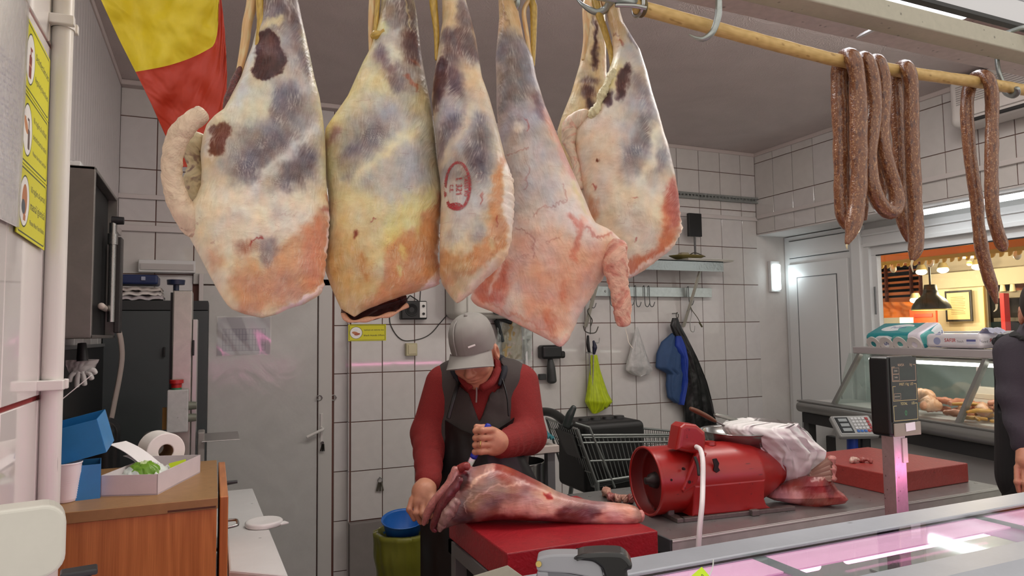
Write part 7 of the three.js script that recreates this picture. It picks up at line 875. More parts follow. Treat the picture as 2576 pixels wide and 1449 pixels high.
{ // side stand with steel bin
  const z = -2.72, P = (x, y) => hz(x, y, z), g = thing('side_stand', 'small stand with pale top behind the butcher elbow', 'stand', [0, 0, 0]), y = P(1360, 1122).y, x1 = P(1402, 1122).x, x0 = P(1290, 1122).x; mesh('top_board', bx(x0, x1, y - 0.03, y, z - 0.3, z + 0.02, 0.003), M(0xb4aaa2, 0.5), g); for (const x of [x0 + 0.01, x1 - 0.05]) for (const zz of [z - 0.28, z - 0.03]) mesh('leg', bx(x, x + 0.035, 0, y - 0.03, zz, zz + 0.035), M(0x77787a, 0.4, 0.5), g);
  const b = thing('steel_bin', 'shiny steel bin under the small pale-topped stand', 'bin', [(x0 + x1) / 2 - 0.02, 0, z - 0.13]); mesh('drum', lathe([[0, 0.002], [0.10, 0.002], [0.105, 0.02], [0.115, y - 0.09], [0.118, y - 0.08], [0.112, y - 0.08], [0.1, 0.02], [0, 0.015]], 40), M(0x9a9c9a, 0.22, 0.9), b);
  const t = thing('teal_cloth', 'teal cleaning cloth on the small pale-topped stand', 'cloth', [P(1376, 1110).x, y, z - 0.04]); mesh('rag', sheet((u, v) => V((u - 0.5) * 0.07, 0.03 + 0.028 * sin(u * 3.1) * sin(v * 3.1) + 0.012 * n2(u * 5, v * 5), (v - 0.5) * 0.08), 16, 14, 0.006), M(0x2a6a72, 0.8), t);
}
{ // waste bucket with bag and basin
  const z = -3.45, c = hz(1016, 1420, z), yT = hz(1016, 1345, z).y, g = thing('waste_bucket', 'blue bucket lined with a yellow bag beside butcher', 'bucket', [c.x, 0, z]), R = (hz(1085, 1380, z).x - hz(948, 1380, z).x) / 2; mesh('pail', lathe([[0, 0.003], [R * 0.72, 0.003], [R * 0.76, 0.02], [R * 0.93, yT - 0.02], [R * 0.96, yT], [R * 0.9, yT], [R * 0.7, 0.02], [0, 0.015]], 40), M(0x2b6ea8, 0.4), g);
  const lb = yT * 0.42, pr = []; for (let i = 0; i <= 14; i++) { const t = i / 14; pr.push([R * (0.86 + 0.13 * t) + 0.012 + 0.003 * sin(i * 0.9), lerp(lb, yT + 0.02, t)]); } pr.push([R * 0.92, yT + 0.024], [R * 0.84, yT - 0.05]); const lg = lathe(pr, 60); { const p = lg.attributes.position; for (let i = 0; i < p.count; i++) { const a = Math.atan2(p.getZ(i), p.getX(i)), k = 1 + 0.05 * n3(cos(a) * 4, sin(a) * 4, p.getY(i) * 4); p.setX(i, p.getX(i) * k); p.setZ(i, p.getZ(i) * k); } lg.computeVertexNormals(); } mesh('bag_liner', lg, M(0x8a8a26, 0.45, 0, { transmission: 0.35, thickness: 0, side: THREE.DoubleSide }), g);
  const b = thing('blue_basin', 'bright blue plastic basin resting in the lined bucket', 'basin', [c.x - 0.01, yT - 0.02, z + 0.01]), w = R * 1.5; const sh = (s, y) => [[-s, y], [s, y]]; const prf = [[0, 0.004], [0.078, 0.004], [0.105, 0.10], [0.115, 0.108], [0.116, 0.114], [0.1, 0.106], [0.07, 0.01], [0, 0.01]]; const bg = lathe(prf, 4 * 10); bg.scale(1.0, 1, 0.85); mesh('bowl', rot(bg, 0.25, 0.4, 0.1), M(0x1f62b0, 0.35), b);
}
// ---------------------------------------------------------------- people
function sdfGeo(f, lo, hi, cell, uvs = 6) {
  const c = lo.clone().add(hi).multiplyScalar(0.5), half = Math.max(hi.x - lo.x, hi.y - lo.y, hi.z - lo.z) / 2 + cell * 2, res = Math.ceil(2 * half / cell), mc = new MarchingCubes(res, new THREE.MeshStandardMaterial(), false, false, 240000), h2 = res / 2;
  const X = (i, k) => c.getComponent(k) + (i - h2) / h2 * half, p = V(0, 0, 0);
  for (let z = 0; z < res; z++) { p.z = X(z, 2); for (let y = 0; y < res; y++) { p.y = X(y, 1); for (let x = 0; x < res; x++) { p.x = X(x, 0); const out = p.x < lo.x || p.x > hi.x || p.y < lo.y || p.y > hi.y || p.z < lo.z || p.z > hi.z; mc.field[x + y * res + z * res * res] = out ? -1 : -f(p); } } }
  mc.isolation = 0; mc.update(); const n = mc.count, pos = new Float32Array(n * 3); for (let i = 0; i < n; i++) for (let k = 0; k < 3; k++) pos[i * 3 + k] = mc.positionArray[i * 3 + k] * half + c.getComponent(k);
  let g = new THREE.BufferGeometry(); g.setAttribute('position', new THREE.BufferAttribute(pos, 3)); g = mergeVertices(g, 1e-5); g.computeVertexNormals();
  let vol = 0; const ix = g.index.array, P = g.attributes.position, a = V(0, 0, 0), b = V(0, 0, 0), d = V(0, 0, 0); for (let i = 0; i < ix.length; i += 3) { a.fromBufferAttribute(P, ix[i]); b.fromBufferAttribute(P, ix[i + 1]); d.fromBufferAttribute(P, ix[i + 2]); vol += a.dot(b.cross(d)); }
  if (vol < 0) { for (let i = 0; i < ix.length; i += 3) { const t = ix[i]; ix[i] = ix[i + 1]; ix[i + 1] = t; } g.computeVertexNormals(); }
  const N = g.attributes.normal, uv = new Float32Array(P.count * 2); for (let i = 0; i < P.count; i++) { uv[2 * i] = P.getX(i) + P.getZ(i) * 0.6; uv[2 * i + 1] = P.getY(i); } g.setAttribute('uv', new THREE.BufferAttribute(uv, 2));
  return g;
}
const cap3 = (p, a, b, ra, rb) => { const ax = p.x - a.x, ay = p.y - a.y, az = p.z - a.z, bx_ = b.x - a.x, by = b.y - a.y, bz = b.z - a.z, h = clamp((ax * bx_ + ay * by + az * bz) / (bx_ * bx_ + by * by + bz * bz + 1e-9)); return Math.hypot(ax - bx_ * h, ay - by * h, az - bz * h) - (ra + (rb - ra) * h); };
const ell = (p, c, r) => { const x = (p.x - c.x) / r.x, y = (p.y - c.y) / r.y, z = (p.z - c.z) / r.z, k = Math.hypot(x, y, z); return (k - 1) * Math.min(r.x, r.y, r.z); };
const smin = (a, b, k) => { const h = Math.max(k - Math.abs(a - b), 0) / k; return Math.min(a, b) - h * h * k * 0.25; };
const chain = (p, list, k = 0.02) => { let d = 1e3; for (const [a, b, ra, rb] of list) d = smin(d, cap3(p, a, b, ra, rb), k); return d; };
const skinTex = mottle(0xc08a70, 9, 8, 0.12);
const mSkin = M(0xbd8468, 0.5, 0, { map: skinTex, sheen: 0.2 }), mRedKnit = M(0x7a1512, 0.85, 0, { map: mottle(0x7a1512, 8, 14, 0.12), bumpMap: bumpNoise(14, 0.05), bumpScale: 0.0009, sheen: 0.5, sheenColor: new THREE.Color(0x9a3a34), sheenRoughness: 0.6 });
const mVest = M(0x3b3431, 0.85, 0, { map: mottle(0x3b3431, 7, 14, 0.15), sheen: 0.2 }), mApron = M(0x0e0f10, 0.45);
// head in its own axes: x right, y up, z out of the face; origin mid-skull
function headSdf(p) {
  let d = ell(p, V(0, 0.028, -0.012), V(0.074, 0.098, 0.094)); d = smin(d, ell(p, V(0, -0.04, 0.022), V(0.058, 0.062, 0.066)), 0.03); d = smin(d, ell(p, V(0, -0.088, 0.052), V(0.024, 0.02, 0.024)), 0.025);
  d = smin(d, ell(p, V(0, 0.022, 0.074), V(0.052, 0.012, 0.016)), 0.02); for (const s of [-1, 1]) { d = smin(d, ell(p, V(s * 0.040, -0.025, 0.062), V(0.022, 0.02, 0.02)), 0.02); d = Math.max(d, -ell(p, V(s * 0.032, 0.004, 0.093), V(0.016, 0.010, 0.012))); d = smin(d, ell(p, V(s * 0.032, 0.003, 0.076), V(0.0125, 0.0115, 0.0115)), 0.004); }
  d = smin(d, cap3(p, V(0, 0.008, 0.086), V(0, -0.026, 0.104), 0.009, 0.014), 0.012); for (const s of [-1, 1]) d = smin(d, ell(p, V(s * 0.012, -0.03, 0.094), V(0.009, 0.008, 0.010)), 0.008);
  d = smin(d, ell(p, V(0, -0.052, 0.080), V(0.024, 0.006, 0.012)), 0.007); d = smin(d, ell(p, V(0, -0.063, 0.078), V(0.020, 0.006, 0.012)), 0.007); d = Math.max(d, -ell(p, V(0, -0.0575, 0.094), V(0.022, 0.0018, 0.010)));
  for (const s of [-1, 1]) { let e = ell(p, V(s * 0.079, -0.002, -0.012), V(0.010, 0.033, 0.020)); e = Math.max(e, -ell(p, V(s * 0.088, 0.0, -0.008), V(0.008, 0.02, 0.011))); d = smin(d, e, 0.006); }
  return d;
}
function handGeo(parts, fingers, cell = 0.0034) {   // palm parts blended, fingers kept apart from one another
  const all = [...parts, ...fingers.flat()], lo = V(1e3, 1e3, 1e3), hi = V(-1e3, -1e3, -1e3); for (const [a, b, ra, rb] of all) for (const q of [a, b]) { const r = Math.max(ra, rb) + 0.006; lo.min(q.clone().addScalar(-r)); hi.max(q.clone().addScalar(r)); }
  return sdfGeo((p) => { const palm = chain(p, parts, 0.02); let d = 1e3; for (const f of fingers) d = Math.min(d, smin(palm, chain(p, f, 0.006), 0.008)); return Math.min(d, palm); }, lo, hi, cell);
}
{ // ---- the butcher
  const f = frameAt(1205, 1000, -2.44), L = (x, y, o = 0) => f.L(x, y, o), g = thing('person', 'butcher in grey cap, red sweater and black apron cutting meat', 'person', [f.A.x, 0, f.A.z], f.turn), oy = f.A.y;
  const J = (x, y, o = 0) => { const q = L(x, y, o); q.y += oy; return q; };   // local joints with y from the floor
  const SL = J(1120, 968), SR = J(1304, 966), EL = J(1078, 1090, 0.03), WL = J(1078, 1212, 0.27), ER = J(1328, 1096, 0.08), WR = J(1262, 1120, 0.30), NK = J(1212, 945, 0.02), HC = J(1194, 893, 0.115), CH = J(1208, 1030), BE = J(1205, 1135, 0.01), HP = J(1205, 1225, -0.03);
  const hip = HP.clone(); const FLl = V(hip.x - 0.1, 0.0, hip.z + 0.02), FRr = V(hip.x + 0.12, 0.0, hip.z - 0.02), KL = V(FLl.x, 0.47, hip.z + 0.04), KR = V(FRr.x, 0.47, hip.z);
  const torso = (p, e) => { const q = V(p.x, p.y, (p.z - CH.z) * 1.25 + CH.z); let d = smin(cap3(q, CH, BE, 0.150 + e, 0.155 + e), cap3(q, BE, hip, 0.155 + e, 0.16 + e), 0.06); d = smin(d, cap3(q, SL.clone().lerp(SR, 0.16), SR.clone().lerp(SL, 0.16), 0.062 + e, 0.062 + e), 0.08); d = smin(d, cap3(q, NK, CH, 0.06 + e, 0.1 + e), 0.06); return d; };
  const armL = [[SL, EL, 0.076, 0.064], [EL, WL, 0.064, 0.041]], armR = [[SR, ER, 0.078, 0.066], [ER, WR, 0.066, 0.043]];
  const fold = (p, a, b) => { const t = clamp(p.clone().sub(a).dot(b.clone().sub(a)) / b.distanceToSquared(a)); return 0.0018 * sin(t * 26 + n3(p.x * 9, p.y * 9, p.z * 9) * 2.5) * sst(0, 0.15, t); };
  // body: head, neck, hands and the form under the clothes, one geometry
  const Rh = new THREE.Matrix4().makeRotationFromEuler(new THREE.Euler(0.46, -0.28, 0.10, 'YXZ')), headG = sdfGeo(headSdf, V(-0.1, -0.125, -0.12), V(0.1, 0.14, 0.13), 0.0034); headG.applyMatrix4(Rh); headG.translate(HC.x, HC.y, HC.z);
  const coreG = sdfGeo((p) => { let d = torso(p, -0.03); d = smin(d, chain(p, [[SL, EL, 0.045, 0.038], [EL, WL, 0.036, 0.030]], 0.02), 0.03); d = smin(d, chain(p, [[SR, ER, 0.045, 0.038], [ER, WR, 0.036, 0.030]], 0.02), 0.03); d = smin(d, cap3(p, NK, HC.clone().add(V(0.01, -0.03, -0.02)), 0.056, 0.052), 0.03); d = smin(d, chain(p, [[hip, KL, 0.085, 0.055], [KL, FLl, 0.05, 0.04], [hip, KR, 0.085, 0.055], [KR, FRr, 0.05, 0.04]], 0.04), 0.05); return d; }, V(-0.36, 0, -0.22), V(0.36, 1.62, 0.36), 0.017);
  // left hand of the picture: flat on the meat, fingers down; right: fist round the knife
  const a = (x, y, o) => J(x, y, o); const hl = handGeo([[WL, a(1066, 1238, 0.31), 0.032, 0.034], [a(1066, 1238, 0.31), a(1054, 1262, 0.335), 0.034, 0.022], [a(1066, 1238, 0.31), a(1080, 1258, 0.335), 0.03, 0.02]], [[[a(1037, 1256, 0.33), a(1030, 1282, 0.345), 0.0105, 0.0098], [a(1030, 1282, 0.345), a(1042, 1306, 0.345), 0.0095, 0.0078]], [[a(1051, 1264, 0.34), a(1047, 1291, 0.357), 0.0108, 0.0100], [a(1047, 1291, 0.357), a(1058, 1314, 0.352), 0.0097, 0.008]], [[a(1066, 1266, 0.345), a(1063, 1292, 0.366), 0.0108, 0.0100], [a(1063, 1292, 0.366), a(1073, 1312, 0.36), 0.0097, 0.008]], [[a(1080, 1264, 0.345), a(1079, 1286, 0.37), 0.0105, 0.0096], [a(1079, 1286, 0.37), a(1088, 1302, 0.364), 0.0093, 0.0078]], [[a(1082, 1242, 0.32), a(1092, 1262, 0.35), 0.0135, 0.0122], [a(1092, 1262, 0.35), a(1092, 1282, 0.36), 0.0115, 0.0095]]]);
  const fy = [1082, 1100, 1118, 1135], fist = handGeo([[WR, a(1246, 1112, 0.325), 0.034, 0.034], [a(1246, 1112, 0.325), a(1236, 1094, 0.335), 0.034, 0.027], [a(1246, 1112, 0.325), a(1238, 1124, 0.335), 0.034, 0.026]], [...fy.map((y, i) => [[a(1238 - i * 1.5, y, 0.352), a(1213 - i, y + 1, 0.382), 0.0112, 0.0104], [a(1213 - i, y + 1, 0.382), a(1197 - i * 0.5, y + 2, 0.366), 0.0103, 0.0098], [a(1197 - i * 0.5, y + 2, 0.366), a(1205 - i * 0.5, y + 3, 0.342), 0.0098, 0.0088]]), [[a(1240, 1090, 0.33), a(1218, 1078, 0.335), 0.0145, 0.013], [a(1218, 1078, 0.335), a(1199, 1074, 0.352), 0.0125, 0.010]]]);
  mesh('body', [headG, coreG, hl, fist], mSkin, g);
  for (const s of [-1, 1]) { const e = new THREE.SphereGeometry(0.0108, 14, 10); e.translate(s * 0.032, 0.003, 0.0785); e.applyMatrix4(Rh); e.translate(HC.x, HC.y, HC.z); mesh('eye', e, M(0xe6ded6, 0.2), g); const ii = new THREE.SphereGeometry(0.006, 10, 8); ii.translate(s * 0.032, 0.001, 0.0845); ii.applyMatrix4(Rh); ii.translate(HC.x, HC.y, HC.z); mesh('iris', ii, M(0x2c2018, 0.2), g); }
  const hair = sdfGeo((p) => { let d = ell(p, V(0, 0.03, -0.016), V(0.0785, 0.1, 0.097)); d = Math.max(d, p.z - 0.035 + (p.y > 0.02 ? 0 : 0.03)); d = Math.max(d, -(p.y + 0.055)); d = Math.max(d, -ell(p, V(0, 0.028, -0.012), V(0.07, 0.094, 0.09))); return Math.max(d, -cap3(p, V(-0.1, -0.004, -0.01), V(0.1, -0.004, -0.01), 0.024, 0.024)); }, V(-0.1, -0.07, -0.13), V(0.1, 0.14, 0.06), 0.004); hair.applyMatrix4(Rh); hair.translate(HC.x, HC.y, HC.z); mesh('hair', hair, M(0x9a938c, 0.8, 0, { map: mottle(0x9a938c, 18, 14, 0.03) }), g);
  // cap: crown, band seam, peak, badge
  const cm = M(0x8b8883, 0.85, 0, { map: mottle(0x8b8883, 6, 14, 0.1) }), cg = new THREE.Group(); cg.name = 'cap'; g.add(cg); cg.position.copy(HC); cg.quaternion.setFromRotationMatrix(Rh);
  { const pr = []; for (let i = 0; i <= 16; i++) { const t = i / 16 * Math.PI / 2; pr.push([Math.pow(sin(t), 0.75) * 0.0855, Math.pow(cos(t), 0.85) * 0.098]); } pr.push([0.086, -0.018], [0.083, -0.018], [0.08, 0]); const c = lathe(pr, 48); c.scale(0.95, 1, 1.16); c.translate(0, 0.052, -0.012); const P = c.attributes.position; for (let i = 0; i < P.count; i++) { const k = 0.003 * n3(P.getX(i) * 22, P.getY(i) * 22, P.getZ(i) * 22); P.setXYZ(i, P.getX(i) * (1 + k * 6), P.getY(i) + k * 0.6, P.getZ(i)); } c.computeVertexNormals(); mesh('cap_crown', c, cm, cg);
    mesh('cap_seam', tube([V(-0.026, 0.146, -0.012), V(-0.03, 0.14, 0.045), V(-0.03, 0.105, 0.084), V(-0.03, 0.05, 0.0915)], 0.0022, { n: 24, m: 6 }), cm, cg); mesh('cap_button', at(new THREE.SphereGeometry(0.007, 12, 8), 0, 0.152, -0.012), cm, cg);
    mesh('peak', sheet((u, v) => { const an = (u - 0.5) * 2.3, r0 = 0.083, x = sin(an) * (r0 + v * 0.012), zz = cos(an) * 0.1 * 0.94 + v * 0.066 * Math.pow(Math.max(0, cos(an * 0.92)), 0.55); return V(x, 0.040 - v * 0.012 - 0.030 * Math.pow(Math.abs(u - 0.5) * 2, 2) * (0.4 + v), zz - 0.008); }, 30, 10, 0.005), cm, cg); mesh('cap_badge', rot(box(0.026, 0.006, 0.0015, 0, 0, 0, 0.0005), -0.2, 0.35, 0.12).translate(0.031, 0.078, 0.0865), M(0xe8e8e4, 0.5), cg); }
  // clothes
  mesh('sweater', sdfGeo((p) => { let d = torso(p, 0.0); const L1 = chain(p, armL, 0.02) + fold(p, EL, WL), R1 = chain(p, armR, 0.02) + fold(p, ER, WR); d = smin(d, Math.min(L1, R1), 0.035); d = smin(d, cap3(p, NK.clone().add(V(0, -0.03, 0)), NK.clone().add(V(-0.004, 0.045, 0.02)), 0.075, 0.068), 0.03); d = Math.max(d, -cap3(p, NK.clone().add(V(0, 0.0, 0.01)), HC.clone().add(V(0.0, 0.0, 0.0)), 0.056, 0.062)); d = Math.max(d, 0.86 - p.y); return d; }, V(-0.38, 0.84, -0.2), V(0.38, 1.6, 0.38), 0.0095), mRedKnit, g);
  const apx = J(1206, 1048).y, nl = J(1150, 930).x, nr = J(1270, 930).x, ny = J(1205, 925).y, cxv = J(1206, 1000).x;
  mesh('vest', sdfGeo((p) => { let d = torso(p, 0.016) + 0.002 * n3(p.x * 12, p.y * 12, p.z * 12); d = smin(d, cap3(p, SL.clone().lerp(SR, 0.13).add(V(0, 0.006, -0.005)), SR.clone().lerp(SL, 0.13).add(V(0, 0.006, -0.005)), 0.086, 0.086), 0.03); const t = (p.y - apx) / (ny - apx), hw = 0.003 + 0.068 * clamp(t, 0, 1.5); if (p.z > -0.02) d = Math.max(d, t > 0 ? hw - Math.abs(p.x - cxv) : -0.02 + 0.0); d = Math.max(d, -cap3(p, NK.clone().add(V(0, -0.02, 0.02)), HC, 0.088, 0.09)); const arm = Math.min(cap3(p, SL.clone().add(V(-0.05, -0.03, 0)), EL.clone().add(V(-0.02, 0, 0)), 0.074, 0.088), cap3(p, SR.clone().add(V(0.05, -0.03, 0)), ER.clone().add(V(0.03, 0, 0)), 0.074, 0.09)); d = Math.max(d, -arm); return Math.max(d, 0.9 - p.y); }, V(-0.3, 0.88, -0.22), V(0.3, 1.56, 0.26), 0.0095), mVest, g);
  mesh('vest_collar', tube([J(1156, 965, 0.1), J(1140, 925, 0.06), J(1165, 905, -0.03), J(1215, 895, -0.06), J(1262, 905, -0.02), J(1270, 930, 0.06), J(1256, 968, 0.11)], knots([[0, 0.006], [0.2, 0.017], [0.8, 0.017], [1, 0.006]]), { n: 40, m: 12 }), M(0x15171f, 0.8), g);
  mesh('collar', [tube([J(1182, 976, 0.15), J(1164, 955, 0.13), J(1158, 935, 0.08)], 0.013, { n: 14, m: 10 }), tube([J(1212, 976, 0.15), J(1236, 962, 0.13), J(1252, 930, 0.07)], 0.015, { n: 14, m: 10 })], mRedKnit, g); mesh('zip', tube([J(1199, 972, 0.148), J(1199, 990, 0.145), J(1198, 1012, 0.142)], 0.0032, { n: 14, m: 6 }), M(0x9a9690, 0.35, 0.7), g); mesh('vest_zip', tube([J(1206, 1068, 0.152), J(1206, 1090, 0.155), J(1206, 1110, 0.157)], 0.003, { n: 14, m: 6 }), M(0x1a1a1a, 0.5), g);
  const bibT = knots([[0, J(1205, 1046).y], [0.25, J(1205, 1066).y], [0.5, J(1205, 1080).y], [0.75, J(1205, 1064).y], [1, J(1205, 1042).y]]);
  mesh('apron', sheet((u, v) => { const y = lerp(bibT(u), 0.36, v), w = lerp(0.125, 0.215, sst(0.05, 0.35, v)), an = (u - 0.5) * 2, x = CH.x + an * w, zf = 0.176 + 0.004 * sst(0, 0.3, v) + 0.004 * sin(an * 9 + v * 2) * v; return V(x, y, zf * Math.sqrt(Math.max(0.05, 1 - Math.pow(an * 0.82, 2))) + 0.006 + 0.004 * n2(u * 5, v * 5)); }, 40, 40, 0.004), mApron, g);
  mesh('apron_strap', tube([J(1128, 1052, 0.150), J(1142, 1000, 0.138), J(1156, 955, 0.102)], 0.0035, { n: 16, m: 8, flat: 2 }), mApron, g); mesh('apron_strap', tube([J(1280, 1046, 0.150), J(1276, 1000, 0.138), J(1264, 955, 0.10)], 0.0035, { n: 16, m: 8, flat: 2 }), mApron, g);
  mesh('trousers', sdfGeo((p) => { let d = cap3(p, hip, hip.clone().add(V(0, -0.06, 0)), 0.15, 0.15); d = smin(d, chain(p, [[hip.clone().add(V(-0.06, -0.05, 0)), KL, 0.11, 0.085], [KL, FLl.clone().add(V(0, 0.08, 0)), 0.082, 0.075], [hip.clone().add(V(0.06, -0.05, 0)), KR, 0.11, 0.085], [KR, FRr.clone().add(V(0, 0.08, 0)), 0.082, 0.075]], 0.03), 0.05); return d; }, V(-0.3, 0.04, -0.22), V(0.3, 1.06, 0.2), 0.017), M(0x1d1e22, 0.85), g); for (const q of [FLl, FRr]) mesh('boot', at(box(0.1, 0.09, 0.28, 0, 0.045, 0.04, 0.04, 4), q.x, 0, q.z), M(0x131313, 0.4), g);
  mesh('ring', at(rot(new THREE.TorusGeometry(0.0128, 0.0018, 8, 24), 0, 1.2, 0), a(1212, 1117, 0.381).x, a(1212, 1117, 0.381).y, a(1212, 1117, 0.381).z), M(0xd9c27a, 0.25, 1), g);
  // knife in the fist: a thing of its own
  const k = thing('butcher_knife', 'blue handled knife gripped in the butcher fist', 'knife', [f.A.x, 0, f.A.z], f.turn); mesh('handle', tube([a(1229, 1070, 0.342), a(1214, 1100, 0.352), a(1191, 1150, 0.362)], knots([[0, 0.0105], [0.15, 0.012], [0.8, 0.0115], [1, 0.012]]), { n: 20, m: 12 }), M(0x1c2a9a, 0.35), k); mesh('blade', sheet((u, v) => { const w = 7.5 * (1 - Math.pow(v, 2.2)) + 0.6, x = lerp(1191, 1163, v), y = lerp(1149, 1207, v); return a(x + (u - 0.5) * 2 * w * 0.9, y + (u - 0.5) * 2 * w * 0.43, lerp(0.362, 0.378, v)); }, 4, 16, 0.0025), mSteel, k);
}
{ // ---- second person at the right edge
  const f = frameAt(2640, 1000, -1.42), g = thing('person', 'person in dark hoodie and black vest cut by right edge', 'person', [f.A.x, 0, f.A.z], f.turn), oy = f.A.y, J = (x, y, o = 0) => { const q = f.L(x, y, o); q.y += oy; return q; };
  const SL = J(2556, 888), SR = J(2730, 888), EL = J(2563, 1000, 0.05), WL = J(2580, 1110, 0.12), ER = J(2770, 1010), WR = J(2760, 1130, 0.1), CH = J(2640, 950), HP = J(2645, 1200), NK = J(2642, 860), HC = J(2642, 790, 0.03);
  const tor = (p, e) => { const q = V(p.x, p.y, (p.z - CH.z) * 1.2 + CH.z); let d = cap3(q, CH, HP, 0.13 + e, 0.135 + e); d = smin(d, cap3(q, SL.clone().lerp(SR, 0.2), SR.clone().lerp(SL, 0.2), 0.055 + e, 0.055 + e), 0.07); return d; };
  const FA = V(HP.x - 0.09, 0, HP.z), FB = V(HP.x + 0.09, 0, HP.z + 0.05), hd2 = sdfGeo(headSdf, V(-0.1, -0.125, -0.12), V(0.1, 0.14, 0.13), 0.005); hd2.translate(HC.x, HC.y, HC.z);
  const fing = (W, s) => handGeo([[W, W.clone().add(V(0, -0.06, 0.03)), 0.026, 0.03]], [0, 1, 2, 3].map((i) => [[W.clone().add(V((i - 1.5) * 0.017, -0.08, 0.04)), W.clone().add(V((i - 1.5) * 0.018, -0.125, 0.055)), 0.009, 0.0085], [W.clone().add(V((i - 1.5) * 0.018, -0.125, 0.055)), W.clone().add(V((i - 1.5) * 0.016, -0.155, 0.05)), 0.0085, 0.007]]).concat([[[W.clone().add(V(s * 0.02, -0.04, 0.04)), W.clone().add(V(s * 0.035, -0.085, 0.065)), 0.011, 0.009]]]), 0.0045);
  mesh('body', [hd2, sdfGeo((p) => { let d = tor(p, -0.03); d = smin(d, chain(p, [[SL, EL, 0.04, 0.035], [EL, WL, 0.034, 0.028], [SR, ER, 0.04, 0.035], [ER, WR, 0.034, 0.028], [NK.clone().add(V(0, -0.06, 0)), HC, 0.055, 0.05]], 0.02), 0.03); return smin(d, chain(p, [[HP, FA, 0.08, 0.04], [HP, FB, 0.08, 0.04]], 0.03), 0.05); }, V(-0.34, 0, -0.2), V(0.34, 1.6, 0.3), 0.02), fing(WL, 1), fing(WR, -1)], mSkin, g);
  const mh = M(0x37323a, 0.9, 0, { map: mottle(0x37323a, 7, 14, 0.12), bumpMap: bumpNoise(14, 0.08), bumpScale: 0.0003 }); mesh('hoodie', sdfGeo((p) => { let d = tor(p, 0); const w = 0.004 * sin(p.y * 70 + p.x * 20) * sst(0.3, 0, Math.abs(p.y - EL.y + 0.12)); d = smin(d, chain(p, [[SL, EL, 0.068, 0.058], [EL, WL, 0.058, 0.045], [SR, ER, 0.068, 0.058], [ER, WR, 0.058, 0.045]], 0.02) + w, 0.03); d = smin(d, cap3(p, NK, NK.clone().add(V(0, 0.02, -0.05)), 0.085, 0.09), 0.03); return Math.max(d, 0.8 - p.y); }, V(-0.36, 0.78, -0.25), V(0.36, 1.6, 0.3), 0.012), mh, g);
  mesh('vest', sdfGeo((p) => { let d = tor(p, 0.022); d = Math.max(d, -cap3(p, NK, HC, 0.08, 0.1)); const arm = Math.min(cap3(p, SL.clone().add(V(-0.01, -0.02, 0.05)), EL.clone().add(V(0, 0, 0.03)), 0.07, 0.075), cap3(p, SR.clone().add(V(0.03, -0.02, 0)), ER, 0.075, 0.08)); return Math.max(d, -arm, 0.75 - p.y); }, V(-0.3, 0.72, -0.25), V(0.3, 1.55, 0.25), 0.012), M(0x0b0b0d, 0.8), g);
  mesh('trousers', sdfGeo((p) => chain(p, [[HP, FA.clone().add(V(0, 0.08, 0)), 0.135, 0.075], [HP, FB.clone().add(V(0, 0.08, 0)), 0.135, 0.075]], 0.03), V(-0.3, 0.02, -0.25), V(0.3, 1.15, 0.25), 0.02), M(0x0d0d10, 0.85), g); for (const q of [FA, FB]) mesh('shoe', at(box(0.095, 0.08, 0.27, 0, 0.04, 0.04, 0.035, 4), q.x, 0, q.z), M(0x151515, 0.5), g);
  const hr = sdfGeo((p) => Math.max(ell(p, V(0, 0.035, -0.018), V(0.082, 0.104, 0.1)), p.z - 0.05, -(p.y + 0.06 - p.z * 0.4)), V(-0.1, -0.1, -0.13), V(0.1, 0.15, 0.07), 0.005); hr.translate(HC.x, HC.y, HC.z); mesh('hair', hr, M(0x2a221c, 0.7), g);
}
